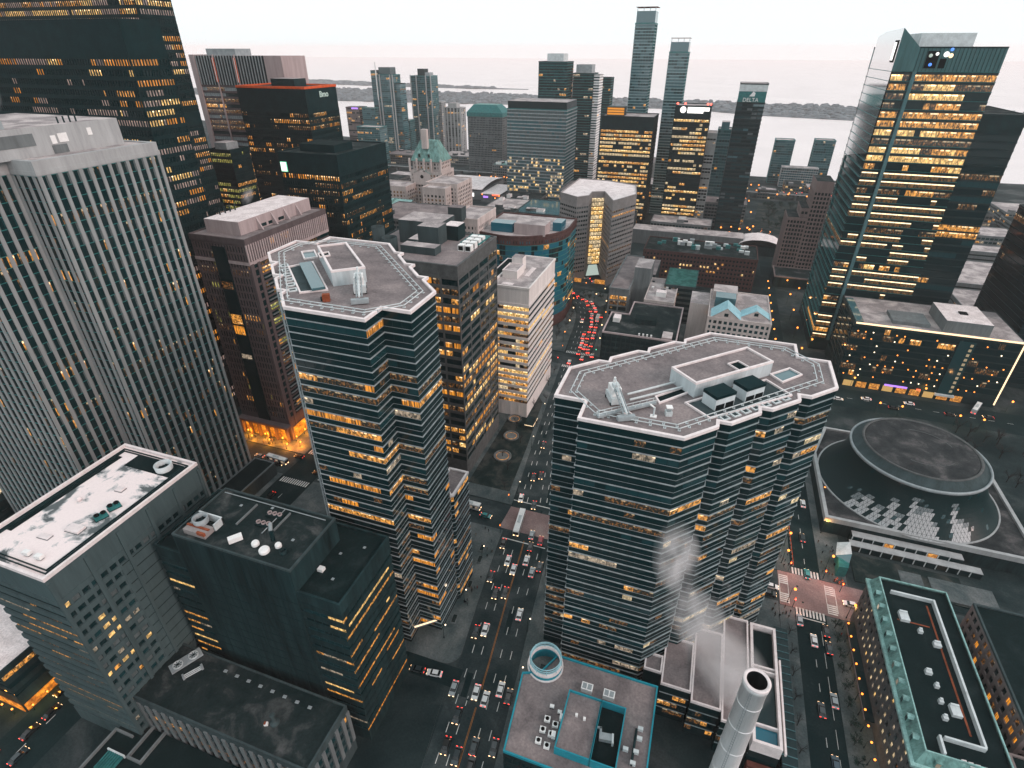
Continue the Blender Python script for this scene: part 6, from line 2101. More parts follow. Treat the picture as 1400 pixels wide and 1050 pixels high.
# copper-roofed block
for i, (x, y, a, c, l) in enumerate(((81.0, 150.5, 2.6, 3.4, "pale notched roof box at the far end of the black copper-edged roof"), (84.6, 146.2, 1.2, 1.2, "small rusty-topped box on the black copper-edged roof"),
                                    (88.2, 142.5, 2.0, 1.6, "pale white box by the screen wall on the black roof"), (83.3, 131.6, 1.7, 1.3, "pale box in the middle of the black copper-edged roof"), (84.4, 127.6, 1.1, 1.1, "first of three small pale hatches in a line on the black roof"),
                                    (84.2, 122.8, 1.1, 1.1, "second of three small pale hatches in a line on the black roof"), (84.0, 118.0, 1.2, 1.2, "third of three small pale hatches in a line on the black roof"), (87.2, 121.0, 2.4, 3.2, "large pale notched box near the screen wall of the black roof"))):
    simple("roof_box", l, "roof box", (x, y, 23.6), .05, [("body", bxs((-a / 2, -c / 2, 0, a / 2, c / 2, 1.1, "pale_metal"))), ("cap", bxs((-a / 2 + .2, c / 2 - .5, 1.1, a / 2 - .2, c / 2, 1.6, "pale_metal")))])
for i in range(4):
    simple("roof_hatch", "white hatch in the row behind the copper mansard", "hatch", (85.5 + i * 1.5, 106.9 - .1 * i, 23.6), .1, [("lid", bxs((-.55, -.6, 0, .55, .6, .5, "white_coping")))], group="white hatches in a row behind the copper mansard")
for i, (x, y) in enumerate(((112, 139), (120, 126), (130, 150))):
    simple("roof_box", ("pale box", "cluster of teal-grey pipes", "long pale box")[i] + " on the brown block's black roof", "roof box", (x, y, 22), .3, [("body", bxs((-1.4, -.8, 0, 1.4, .8, 1.2, "pale_metal" if i != 1 else "grey_metal")))])
for i, (x, y) in enumerate(((-28.5, 328), (-26, 328), (-23.5, 328), (-21, 328))):
    simple("roof_vent", "small white vent in the row on the patchy black roof", "vent", (x, y, 25), 0, [("cap", bxs((-.5, -.5, 0, .5, .5, 1.3, "white_paint")))], group="small white vents on the patchy black roof")
rq = random.Random(15)
for i in range(34):
    x, y = rq.uniform(-44, 40), rq.uniform(512, 536)
    simple("plant_unit", "roof plant unit on the long brown brick block", "roof plant", (round(x, 1), round(y, 1), 28), 0, [("body", bxs((-2, -1.5, 0, 2, 1.5, rq.uniform(1.5, 3.5), pick(rq, ("white_paint", "pale_metal", "teal_metal", "grey_metal")))))], group="roof plant on the brown brick block")
for i in range(12):
    x, y = rq.uniform(-31, -14), rq.uniform(402, 427)
    simple("plant_unit", "small plant unit on the cream flat roof", "roof plant", (round(x, 1), round(y, 1), 27), 0, [("body", bxs((-.9, -.7, 0, .9, .7, rq.uniform(.8, 1.6), pick(rq, ("white_paint", "pale_metal", "dark_metal")))))], group="small plant on the cream flat roof")

# ------------------------------------------------------------------ vehicles
def car_master(colour, kind):
    """kind 'near': lights and wheels apart; 'queue': small in the picture"""
    t = link("car", None)
    b = MB()
    prof = [(-2.25, .35), (2.25, .35), (2.3, .75), (1.35, .92), (-1.55, .95), (-2.28, .85)]
    L, Rr = [(-.9, x, z) for x, z in prof], [(.9, x, z) for x, z in prof]
    n = len(prof)
    b.faces(L + Rr, [tuple(range(n))] + [tuple(range(2 * n - 1, n - 1, -1))] + [(i, n + i, n + (i + 1) % n, (i + 1) % n) for i in range(n)], "car_" + colour)
    b.faces([(-.66, .55, 1.42), (.66, .55, 1.42), (.66, -1.15, 1.42), (-.66, -1.15, 1.42), (-.66, .55, 1.36), (.66, .55, 1.36), (.66, -1.15, 1.36), (-.66, -1.15, 1.36)],
            [(3, 2, 1, 0), (0, 1, 5, 4), (1, 2, 6, 5), (2, 3, 7, 6), (3, 0, 4, 7)], "car_" + colour)
    link("body", b.mesh("body"), t)
    g = MB()
    g.faces([(-.82, 1.25, .9), (.82, 1.25, .9), (.84, -1.75, .92), (-.84, -1.75, .92), (-.66, .55, 1.37), (.66, .55, 1.37), (.66, -1.15, 1.37), (-.66, -1.15, 1.37)],
            [(0, 1, 5, 4), (1, 2, 6, 5), (2, 3, 7, 6), (3, 0, 4, 7)], "car_glass")
    link("window_glass", g.mesh("window_glass"), t)
    if kind == "near":
        w = MB()
        w.tube((-.12, 0, 0), (.12, 0, 0), .33, "tyre", 10)
        wm = w.mesh("wheel")
        for x in (-.82, .82):
            for y in (-1.4, 1.4):
                link("wheel", wm, t, (x, y, .33))
    e = 1.6 if kind == "queue" else 1.0
    h = bxs((-.22, 0, -.11, .22, .1, .11, "head_lamp")).mesh("headlight")
    k = bxs((-.22 * e, -.1 * e, -.13 * e, .22 * e, 0, .13 * e, "tail_lamp")).mesh("taillight")
    for x in (-.6, .6):
        link("headlight", h, t, (x, 2.26, .64))
        link("taillight", k, t, (x, -2.24 if kind == "queue" else -2.13, .74))
    t.scale = (1.14, 1.14, 1.14)
    return t
CARS = {}
USED = set()
def put_car(colour, kind, x, y, ang, label, group, z=0.03):
    key = (colour, kind)
    if key not in CARS:
        CARS[key] = car_master(colour, kind)
    m_ = CARS[key]
    if key not in USED:
        USED.add(key)
        m_.location = (x, y, z)
        m_.rotation_euler = (0, 0, ang)
        tag(m_, label, "car", group)
        return m_
    o = copy_tree(m_, (x, y, z), ang, label, group)
    o["category"] = "car"
    if not group and "group" in o: del o["group"]
    return o
def aim(dx, dy):
    return math.atan2(-dx, dy)
TOW, AWAY = math.pi, 0.0
CARW = {"white": "white", "dark": "dark", "silver": "silver", "red": "red", "black": "black", "blue": "dark blue", "orange": "orange", "aqua": "blue-green"}
def av_car(c, x, y, dr, label):
    put_car(c, "near", x, y, av_ang(max(24, min(455, y))) + (math.pi if dr == "t" else 0), label, "cars on the near stretch of the avenue")
for c, x, y, d, l in (
    ("dark", -53.5, 115.6, "t", "dark car coming at the kerb beside a white car"), ("white", -50.6, 117.4, "t", "white car coming, just past the dark kerbside car"),
    ("black", -52.6, 133.4, "t", "black car of a close pair coming down the avenue, nearer the kerb"), ("black", -49.2, 134.8, "t", "black car of a close pair coming, next to the orange median line"),
    ("dark", -57.0, 140.2, "t", "dark car coming along the kerb by the corner plaza"), ("white", -49.8, 146.4, "t", "white car coming, second of two below the junction"),
    ("white", -53.4, 150.0, "t", "white car coming, first of two below the junction"), ("white", -46.3, 152.4, "a", "white car with red tail lights just below the junction"),
    ("silver", -42.4, 147.4, "a", "silver car driving off behind the white tail-lit car"), ("white", -40.9, 127.4, "a", "white car with red tail lights alone in its lane"),
    ("black", -58.3, 158.0, "t", "black car waiting at the kerb where the plaza begins"), ("dark", -40.2, 151.0, "a", "dark car at the far kerb with both tail lights red"),
    ("black", -47.0, 160.0, "a", "black car entering the junction with red tail lights"), ("silver", -48.4, 166.5, "a", "silver taxi inside the junction below the long white bus"),
    ("red", -43.9, 164.6, "a", "red car turning in the junction at the tower's foot"), ("dark", -52.9, 184.4, "t", "dark car stopped just beyond the junction"),
    ("white", -60.0, 187.0, "t", "white car stopped just beyond the junction by the park kerb"), ("dark", -59.0, 203.0, "t", "dark car of the pair past the junction, nearer the park"),
    ("black", -55.8, 205.4, "t", "black car of the pair past the junction, nearer the glass tower"), ("dark", -61.6, 229.5, "t", "lone dark car coming beside the park"),
    ("silver", -52.4, 94.0, "t", "silver car coming past the mouth of the side street"), ("dark", -47.8, 86.4, "t", "dark car coming below the side street, in the second lane"),
    ("white", -45.0, 95.2, "t", "white car coming along the median past the side street"), ("white", -41.4, 94.0, "a", "white car with glowing red tail lights nearest the median"),
    ("white", -37.8, 98.6, "a", "white car driving off in the middle of its side"), ("black", -34.6, 97.2, "a", "black car with red tail lights beside the blue-edged roof"),
    ("black", -47.4, 77.2, "t", "black car coming near the lower edge, kerb side"), ("dark", -43.2, 75.6, "t", "dark car coming near the lower edge, by the median"),
    ("dark", -39.3, 79.6, "a", "dark car with red tail lights near the lower edge"), ("black", -38.4, 74.4, "a", "black tail-lit car at the very lower edge"),
    ("dark", -33.6, 81.4, "t", "dark car with amber lights parked under the blue-edged roof")):
    av_car(c, x, y, d, l)
put_car("dark", "near", -66.6, 96.0, math.radians(95), "dark car turning out of the side street behind a white car", None)
put_car("white", "near", -60.6, 96.6, math.radians(98), "white car with a black roof waiting in the side street mouth", None)
put_car("aqua", "near", -71.4, 171.0, math.radians(-92), "blue-green car crossing toward the junction beside the plaza", None)
for c, x, y, d, l in (("white", 63.6, 226.0, 0, "white van-like car going down the narrow street past the hall"), ("dark", 61.4, 203.0, 0, "dark car with red tail lights in the narrow street by the stepped tower"),
                      ("aqua", 61.4, 182.6, 0, "blue-green car on the zebra crossing of the narrow street"), ("white", 60.8, 151.5, 0, "white car just below the rose crossing"),
                      ("silver", 64.6, 130.2, 0, "boxy silver car parked along the white lane line"), ("dark", 60.4, 125.6, 0, "dark car with red tail lights below the boxy silver car"),
                      ("blue", 62.4, 109.6, 0, "dark blue car at the lower end of the narrow street"), ("white", 75.6, 172.6, math.pi / 2, "white car with bright lamps beyond the crossing by the copper roof"),
                      ("white", 47.6, 171.8, -math.pi / 2, "white car with bright lamps at the tower side of the crossing"), ("black", 46.6, 168.0, -math.pi / 2, "black car beside the bright white one at the crossing"),
                      ("silver", 56.7, 159, 0, "silver car parked at the kerb below the crossing"), ("black", 65.3, 157, 0, "black car parked opposite, below the crossing"),
                      ("dark", 65.4, 150, 0, "dark car parked at the hotel-side kerb of the narrow street")):
    put_car(c, "near", x, y, d, l, None)
QUEUE = ((-99.3, 445.4), (-94.2, 439.6), (-88.6, 434.5), (-84.7, 431.6), (-81.6, 423.6), (-79.0, 428.5), (-75.0, 420.2), (-76.3, 412.4), (-72.3, 413.3), (-73.4, 404.4), (-70.9, 393.4), (-69.4, 384.3), (-65.9, 384.5), (-68.6, 374.9),
         (-65.0, 375.4), (-71.4, 370.1), (-71.0, 362.9), (-67.7, 363.8), (-64.2, 365.6), (-69.7, 355.6), (-66.5, 354.0), (-62.7, 352.5), (-69.3, 348.4), (-68.2, 338.2), (-64.4, 331.3), (-58.6, 337.0), (-71.2, 323.2), (-66.0, 404.0), (-63.6, 347.0), (-62.6, 342.2), (-66.4, 346.6), (-72.6, 400.0))
rq = random.Random(33)
for i, (x, y) in enumerate(QUEUE):
    put_car(pick(rq, ("dark", "black", "silver", "dark", "white")), "queue", x, y, av_ang(min(y, 440)), "car in the tail-lit queue on the bend of the avenue", "cars queued with red tail lights on the bend")
for i, (x, y, dr) in enumerate(((-104.9, 483.8, 1), (-94.5, 483.2, 1), (-86.3, 476.8, -1), (-79.3, 481.8, 1), (-104.2, 477.0, -1), (-118, 466, -1), (-60, 480, 1), (-40, 470, -1), (-20, 482, 1), (10, 468, -1))):
    put_car(pick(rq, ("silver", "dark", "white")), "queue", x, y, dr * math.pi / 2, "car crossing in front of the beige faceted tower", "cars on the street before the beige tower")
put_car("white", "queue", -77.9, 390.3, math.pi + av_ang(390), "lone white car coming round the empty side of the bend", None)
for i in range(26):
    u = rq.random()
    x, y = 20 + 20 * u + rq.uniform(-4, 7), 645 + 200 * u
    put_car(pick(rq, ("dark", "silver", "white")), "queue", x, y, (0 if rq.random() < .6 else math.pi) - .1, "distant car on the ramp road beside the lawn", "distant cars on the ramp road")
for i in range(22):
    x = rq.uniform(-40, 420)
    put_car(pick(rq, ("dark", "silver", "white")), "queue", x, 909 - (x + 900) * 34 / 1500 + rq.choice((-4, -1, 3)), rq.choice((-1, 1)) * math.pi / 2, "distant car on the raised expressway", "distant cars on the expressway", z=9.02)
for i in range(14):
    x, y = 225 + rq.uniform(-12, 12) + 26 * (i / 14), 520 + 8 * i
    put_car(pick(rq, ("dark", "silver", "white")), "queue", x, y, rq.choice((0, math.pi)), "distant car in the yard behind the bright glass tower", "distant cars behind the bright glass tower")
for i, (x, y, d) in enumerate(((-177.0, 179, 1), (-183.5, 170.8, -1), (-196.5, 172.8, 1), (-204, 170.5, -1), (-160, 171, 1), (-146, 178, -1), (-128, 170.4, 1), (-104, 178, -1), (92, 178, -1), (118, 171, 1), (-171, 150, 2), (-163, 136, 0), (-170.5, 122, 2))):
    put_car(("dark", "black", "silver")[i % 3], "near", x, y, (d * math.pi / 2 if d in (1, -1) else (0 if d == 0 else math.pi)), ("car stopped at the curb nearest the orange-lit plaza", "black car just behind the grey-white bus", "silver car ahead of the grey-white bus on the plaza side",
        "dark car coming up behind the grey-white bus", "car crossing the zebra below the taller stepped tower", "silver car past the zebra, on the plaza side of the cross street", "dark car past the zebra, on the nearer side of the cross street", "car by the foot of the taller stepped tower, far lane",
        "silver car on the cross street beyond the white-lamped car at the copper roof", "dark car on the cross street farthest from the rose crossing", "black car waiting in the wide street before the zebra", "silver car in the wide street beside the dark entrance block",
        "dark car in the wide street beside the dark slab block")[i], "cars around the orange plaza junction" if x < -100 else "cars on the cross street by the copper roof")
for i, (x, y, d) in enumerate(((-168.8, 45.5, 0), (-169.2, 39, 0), (-172.4, 60, 2), (-173, 30, 2), (-165.3, 33, 0), (-172.8, 52, 2))):
    put_car(pick(rq, ("dark", "black")), "near", x, y, 0 if d == 0 else math.pi, "dark car in the dim street beside the orange-lit ground floor", "dark cars in the dim corner street")
for i, (x, y, d) in enumerate(((108, 337, 1), (121, 331, -1), (131, 339.5, 1), (150, 334, -1), (170, 338, 1), (92, 331.5, -1))):
    put_car(pick(rq, ("dark", "white", "black")), "near", x, y, d * math.pi / 2, "car on the street behind the round hall", "cars on the street behind the round hall")

def bus(label, x, y, ang, colour="white", L=12.2, H=3.1):
    t = thing("bus", label, "bus", (x, y, 0.03), ang)
    b = MB()
    b.box(-1.28, -L / 2, .35, 1.28, L / 2, H, "car_" + colour, bottom=True)
    b.box(-1.1, -L / 2 + .4, H, 1.1, L / 2 - .4, H + .12, "white_paint")
    link("body", b.mesh("body"), t)
    for s in (-1, 1):
        g = MB()
        for k in range(6):
            y0 = -L / 2 + .7 + k * (L - 1.4) / 6
            g.box(s * 1.28 - .02, y0, 1.35, s * 1.28 + .02, y0 + (L - 1.4) / 6 - .2, 2.5, "lit_pale" if k % 2 else "car_glass", bottom=True)
        link("side_window", g.mesh("side_window"), t)
    link("windscreen", bxs((-1.15, L / 2, 1.2, 1.15, L / 2 + .04, 2.7, "car_glass")).mesh("windscreen"), t)
    w = MB()
    w.tube((-.15, 0, 0), (.15, 0, 0), .48, "tyre", 12)
    wm = w.mesh("wheel")
    for sx in (-1.12, 1.12):
        for yy in (-L / 2 + 2.6, L / 2 - 2.4):
            link("wheel", wm, t, (sx, yy, .48))
    for sx in (-.85, .85):
        link("headlight", bxs((sx - .25, L / 2, .6, sx + .25, L / 2 + .08, .95, "head_lamp")).mesh("headlight"), t)
        link("taillight", bxs((sx - .2, -L / 2 - .06, .7, sx + .2, -L / 2, 1.1, "tail_lamp")).mesh("taillight"), t)
    link("roof_hatch", bxs((-.6, -L / 6, H + .12, .6, L / 8, H + .42, "pale_metal")).mesh("roof_hatch"), t)
    return t
bus("long white bus with headlights on crossing the avenue junction", -55.6, 171.2, math.pi + .1, L=14.5)
bus("white bus crossing at the kerb of the park, beside the blue-green car", -79.8, 174.2, -math.pi / 2, L=9)
bus("grey-white bus standing below the orange-lit plaza", -185.4, 172.6, -math.pi / 2 - .06, "silver")
bus("white delivery truck with an orange tail in the tail-lit queue", -67.2, 397.0, .05, L=8, H=3.6)
bus("white bus with red tail lights on the street behind the hall", 166, 345, -.5, "silver")

# ------------------------------------------------------------------ street lamps, signals
def lamp_master(h, mat, r, name="street_lamp"):
    t = link(name, None)
    p = MB()
    p.tube((0, 0, 0), (0, 0, h), .12, "dark_metal", 6, .07)
    p.tube((0, 0, h), (.9, 0, h + .25), .06, "dark_metal", 5)
    p.tube((0, 0, 0), (0, 0, .7), .22, "dark_metal", 6)
    link("pole", p.mesh("pole"), t)
    b = MB()
    b.ball((1.0, 0, h + .15), r, mat, 8)
    link("lamp", b.mesh("lamp", True), t)
    return t
LAMPS = {}
def street_lamp(x, y, label, group, h=7.5, mat="amber_lamp", r=.42, rz=0.0, power=0, colour=(1, .5, .16)):
    key = (h, mat, r)
    if key not in LAMPS:
        LAMPS[key] = lamp_master(h, mat, r)
        o = LAMPS[key]
        o.location, o.rotation_euler = (x, y, .1), (0, 0, rz)
        tag(o, label, "street lamp", group)
    else:
        o = copy_tree(LAMPS[key], (x, y, .1), rz, label, group)
        o["category"] = "street lamp"
    if power:
        ld = bpy.data.lights.new("lamp_light", 'POINT')
        ld.energy = power
        ld.color = colour
        ld.shadow_soft_size = .5
        lo = bpy.data.objects.new("lamp_light", ld)
        COL.objects.link(lo)
        lo.location = (x + math.cos(rz) * 1.0, y + math.sin(rz) * 1.0, h - .7)
    return o
for i, y in enumerate((160.5, 155, 149.5, 144.2, 138.8, 133.4, 128.2, 123.0, 118.0, 113.0)):
    street_lamp(71.2, y, "amber globe lamp in the row along the copper-roofed block", "amber globe lamps along the copper-roofed block", h=3.6, r=.34, power=70)
for i, (x, y, p) in enumerate(((69.4, 209.5, 500), (68.8, 188.6, 700), (53.8, 196.5, 600), (52.2, 186, 500), (53.2, 166.5, 400), (73.2, 166, 500), (70.6, 232, 400))):
    street_lamp(x, y, ("amber street lamp at the hall's platform corner", "bright amber street lamp before the zebra crossing, hall side", "bright amber street lamp at the foot of the stepped tower", "amber street lamp beside the orange cones corner", "amber street lamp at the podium corner of the crossing",
                       "amber street lamp at the copper roof's corner", "amber street lamp halfway along the hall's platform")[i], None, power=p, r=.5)
for i in range(9):
    street_lamp(73.5 + (i % 2) * 8 - 12 * (i % 2 == 1) * 0, 380 + i * 17, "orange street lamp on the narrow street beyond the bright glass tower", "orange lamps on the far narrow street", power=500, r=.62, mat="amber_lamp", h=8)
    street_lamp(57.5, 372 + i * 17, "orange street lamp at the hotel kerb of the narrow street", "orange lamps by the hotel kerb", power=300, r=.6, h=8)
for i, (x, y) in enumerate(((82, 322), (101, 349.5), (121, 322.5), (139, 349.5), (160, 322), (182, 349), (149, 322.4), (110, 322.6))):
    street_lamp(x, y, "orange street lamp along the street behind the hall", "orange lamps behind the hall", power=600, r=.55, h=7)
for i, (x, y) in enumerate(((-63.4, 110), (-62.4, 126), (-64, 148), (-36.2, 122), (-37, 148), (-33.0, 104), (-62.6, 190), (-67.2, 226), (-70.4, 258), (-42.6, 190))):
    street_lamp(x, y, "small white street lamp along the near avenue kerbs", "white lamps along the near avenue", h=7.5, mat="white_lamp", r=.26, power=120, colour=(1, .8, .6))
rq = random.Random(9)
for i, (x, y) in enumerate([(-83, 352), (-84.5, 372), (-87.5, 396), (-92, 415), (-57.5, 350), (-60.5, 372), (-62.2, 396), (-66, 418), (-72, 444), (-90, 452), (-76.6, 430), (-104, 456), (-120, 457), (-52, 456), (-20, 456)]):
    street_lamp(x, y, "warm street lamp round the bend of the avenue", "warm lamps round the bend", h=8, mat="head_lamp" if i % 3 else "amber_lamp", r=.42, power=260)
for i in range(70):
    x, y = (rq.uniform(14, 62), rq.uniform(650, 880)) if i < 30 else ((rq.uniform(60, 160), rq.uniform(640, 690)) if i < 46 else (rq.uniform(20, 200), rq.uniform(860, 930)))
    street_lamp(round(x, 1), round(y, 1), "far amber lamp round the ramp road and lawn", "far amber lamps by the ramp road", h=9, r=.9)
for i in range(26):
    x, y = (rq.uniform(-352, -300), rq.uniform(846, 905)) if i < 12 else ((rq.uniform(-300, -250), rq.uniform(700, 735)) if i < 17 else (rq.uniform(-30, 10), rq.uniform(640, 660)))
    street_lamp(round(x, 1), round(y, 1), "far orange lamp between the low roofs", "far orange lamps between the roofs", h=9, r=.8)
for i in range(44):
    street_lamp(round(210 + rq.uniform(-12, 40) + max(0, i - 18) * 3, 1), round(rq.uniform(500, 640) if i < 18 else rq.uniform(650, 880), 1), "far lamp in the yard past the bright glass tower", "far lamps past the bright glass tower", h=8, r=.6, mat="white_lamp" if i % 3 == 0 else "amber_lamp")
def signal(x, y, mat, label, group):
    t = thing("traffic_light", label, "traffic light", (x, y, .1), group=group)
    p = MB(); p.tube((0, 0, 0), (0, 0, 5.2), .1, "dark_metal", 6)
    link("pole", p.mesh("pole"), t)
    link("housing", bxs((-.2, -.2, 4.2, .2, .2, 5.4, "orange_paint")).mesh("housing"), t)
    b = MB(); b.ball((0, -.28, 4.9), .26, mat, 8)
    link("lamp", b.mesh("lamp"), t)
for i, (x, y, m_) in enumerate(((-61.8, 163.8, "amber_lamp"), (-64.6, 183, "amber_lamp"), (-41.2, 184.2, "white_lamp"), (-38.4, 163.6, "amber_lamp"))):
    signal(x, y, m_, "orange-cased traffic light at the corner of the avenue junction", "traffic lights at the avenue junction")
for i, (x, y, m_) in enumerate(((54.8, 164.6, "red_lamp"), (67.2, 182.6, "amber_lamp"), (54.6, 182.6, "amber_lamp"), (72.6, 178, "amber_lamp"))):
    signal(x, y, m_, "orange-cased traffic light at the rose crossing", "traffic lights at the rose crossing")
    ld = bpy.data.lights.new("added_brake_glow", 'POINT')  # added red light, for the glow of brake lights on the crossing
    ld.energy, ld.color, ld.shadow_soft_size = 420, (1, .16, .09), .3
    lo = bpy.data.objects.new("added_brake_glow", ld)
    COL.objects.link(lo)
    lo.location = (x, y - .9, 4.9)
for i, (x, y, m_) in enumerate(((-79.5, 337, "amber_lamp"), (-56.5, 338.6, "green_lamp"), (-78, 319, "red_lamp"), (-56, 319.6, "amber_lamp"), (-90, 424, "red_lamp"), (-96, 430, "red_lamp"))):
    signal(x, y, m_, "small traffic light by the zebras at the start of the bend", "traffic lights at the start of the bend")
# glow of the orange plaza: lamps under the lobby canopy
for i in range(7):
    x = -216 + i * 5.6
    o = street_lamp(x, 186.6 - (i % 2) * 3.6, "orange plaza lamp before the mauve stone tower's lobby", "orange plaza lamps", h=3.4, mat="amber_lamp", r=.4, power=3800, colour=(1, .27, .015))
for i in range(4):
    street_lamp(-187.4, 190 + i * 7, "orange lamp along the mauve stone tower's avenue side", "orange lamps along the mauve tower's side", h=3.4, mat="amber_lamp", r=.4, power=2600, colour=(1, .27, .015))
street_lamp(-176.2, 141.5, "orange lamp in the small court beside the pinstriped tower", None, h=3, power=700, colour=(1, .4, .08))
for i in range(4):
    street_lamp(-175.2, 44.5 + i * 4.5, "orange lamp at the lit ground floor of the corner block", "orange lamps at the lit corner block", h=3, r=.3, power=420, colour=(1, .4, .06))
    street_lamp(-180 - i * 4.5, 41.4, "orange lamp along the end of the lit corner block", "orange lamps along the end of the corner block", h=3, r=.3, power=420, colour=(1, .4, .06))

# ------------------------------------------------------------------ trees
def tree_mesh(seed, h, leafy):
    r = random.Random(seed)
    tr, cr = MB(), MB()
    tr.tube((0, 0, 0), (0, 0, h * .4), h * .028, "bark", 6, h * .018)
    tips = []
    for k in range(8):
        a, el = r.uniform(0, 6.28), r.uniform(.5, 1.2)
        L = h * r.uniform(.28, .5)
        z0 = h * r.uniform(.26, .42)
        p = Vector((0, 0, z0))
        q = p + Vector((math.cos(a) * math.cos(el), math.sin(a) * math.cos(el), math.sin(el))) * L
        tr.tube(p, q, h * .013, "bark", 5, h * .005, caps=False)
        tips.append((p, q))
        for j in range(3):
            s = p + (q - p) * r.uniform(.4, .9)
            a2 = a + r.uniform(-1.2, 1.2)
            e = s + Vector((math.cos(a2) * .7, math.sin(a2) * .7, r.uniform(.2, .9))) * L * .5
            tr.tube(s, e, h * .006, "bark", 4, h * .002, caps=False)
            tips.append((s, e))
    n = 420 if leafy else 300
    for k in range(n):
        p, q = tips[r.randrange(len(tips))]
        c = p + (q - p) * r.uniform(.45, 1.15) + Vector((r.gauss(0, 1), r.gauss(0, 1), r.gauss(0, .8))) * h * .055
        if c.z < h * .25: continue
        if leafy:
            s = h * r.uniform(.018, .036)
            d1 = Vector((r.uniform(-1, 1), r.uniform(-1, 1), r.uniform(-1, 1))).normalized() * s
            d2 = Vector((r.uniform(-1, 1), r.uniform(-1, 1), r.uniform(-1, 1))).normalized() * s
            cr.face([tuple(c - d1), tuple(c + d2), tuple(c + d1), tuple(c - d2)], "leaf")
        else:
            d = Vector((r.uniform(-1, 1), r.uniform(-1, 1), r.uniform(0, 1.3))).normalized() * h * r.uniform(.05, .12)
            w = Vector((r.uniform(-1, 1), r.uniform(-1, 1), 0)).normalized() * h * .004
            cr.face([tuple(c - w), tuple(c + w), tuple(c + d)], "twig")
    return tr.mesh("trunk"), cr.mesh("crown")
TREES = {}
def tree(x, y, h, leafy, label, group, seed=0, z=.1):
    key = (leafy, seed % 3)
    if key not in TREES:
        TREES[key] = tree_mesh(seed % 3 + (10 if leafy else 0), 10.0, leafy)
    t = thing("leafy_tree" if leafy else "bare_tree", label, "tree", (round(x, 1), round(y, 1), z), seed * 1.3, group)
    t.scale = (h / 10,) * 3
    link("trunk", TREES[key][0], t)
    link("crown", TREES[key][1], t)
rq = random.Random(4)
for i in range(30):
    x, y = rq.uniform(136, 178), rq.uniform(238, 318)
    tree(x, y, rq.uniform(7, 11), False, "bare winter tree in the garden past the round hall", "bare trees past the round hall", i)
for i, (x, y) in enumerate([(-70, 245), (-74, 228), (-77, 262), (-80, 240), (-73, 205), (-70, 192), (-79, 214), (-72.5, 272), (-84, 228), (-76, 290), (-77, 306), (-85, 255)]):
    tree(x, y, rq.uniform(6, 9), False, "bare tree in the dark corner park by the avenue", "bare trees in the corner park", i)
for i, y in enumerate((110, 118.5, 127, 135.5, 144, 152)):
    tree(52.8, y, 5.5, False, "thin bare street tree on the podium pavement of the narrow street", "thin street trees by the podium", i)
for i, y in enumerate(range(112, 162, 6)):
    tree(68.6, y, 5.0, True, "small dark street tree before the copper-roofed block", "small street trees by the copper-roofed block", i)
for i in range(16):
    tree(-82 + rq.uniform(-9, 9), 441 + rq.uniform(-6, 9), rq.uniform(3, 5), True, "dark bush on the planted traffic island at the bend", "bushes on the traffic island", i)
for i in range(14):
    tree(-90 + rq.uniform(-5, 3), 350 + i * 5.5, rq.uniform(5, 7), False, "bare tree along the plaza on the bend of the avenue", "bare trees along the bend", i)
for i in range(60):
    tree(rq.uniform(62, 150), rq.uniform(700, 850), rq.uniform(7, 12), True, "dark tree in the lawn beside the ramp road", "dark trees on the far lawn", i)
for i in range(24):
    tree(rq.uniform(-345, -290), rq.uniform(905, 925), rq.uniform(8, 12), False, "bare tree by the road at the foot of the ribbed tower", "bare trees near the ribbed tower", i)
# planters of the corner park
for i, (x, y, r) in enumerate(((-80.5, 232, 4.2), (-79.0, 214, 4.6), (-84, 248, 4.0), (-86.5, 260, 3.6))):
    t = thing("ring_planter", "round sunken planter lit with an orange ring in the corner park", "planter", (x, y, .14), group="round planters in the corner park")
    a = MB(); a.lathe((0, 0), [(r, 0), (r, .8), (r - .5, .8), (r - .5, .3), (.01, .3)], "grey_concrete", 30)
    link("wall", a.mesh("wall"), t)
    a = MB(); a.lathe((0, 0), [(r * .72, .32), (r * .72, .42), (r * .66, .42)], "shop_light", 30)
    link("light_ring", a.mesh("light_ring"), t)
for i, (x, y) in enumerate(((-66, 153), (-64.6, 147), (-66.8, 141), (-63.6, 134), (-63.0, 118))):
    t = thing("planter_box", "dark planter box on the pale corner plaza beside the avenue", "planter", (x, y, .14), .09, "planter boxes on the corner plaza")
    link("wall", bxs((-.9, -1.8, 0, .9, 1.8, .6, "grey_concrete")).mesh("wall"), t)
    link("soil", bxs((-.7, -1.6, .6, .7, 1.6, .66, "park_soil")).mesh("soil"), t)
mb = MB()
mb.face([(-66.8, 190, .16), (-69.5, 225, .16), (-74, 270, .16), (-88, 290, .16), (-88, 190, .16)], "park_soil")
setting("park_ground", mb)
t = thing("pavilion", "small dark park pavilion strung with warm bulbs", "pavilion", (-73.5, 244.5, .1))
link("roof", bxs((-2.5, -4, 3.2, 2.5, 4, 3.5, "dark_metal")).mesh("roof"), t)
link("post", bxs((-2.4, -3.9, 0, -2.1, -3.6, 3.2, "dark_metal"), (2.1, -3.9, 0, 2.4, -3.6, 3.2, "dark_metal"), (-2.4, 3.6, 0, -2.1, 3.9, 3.2, "dark_metal"), (2.1, 3.6, 0, 2.4, 3.9, 3.2, "dark_metal")).mesh("post"), t)
mb = MB()
for k in range(9):
    mb.ball((2.7, -4 + k, 3.2), .22, "cove_light", 6); mb.ball((-2 + k * .5, -4.2, 3.2), .22, "cove_light", 6)
link("bulb", mb.mesh("bulb"), t)

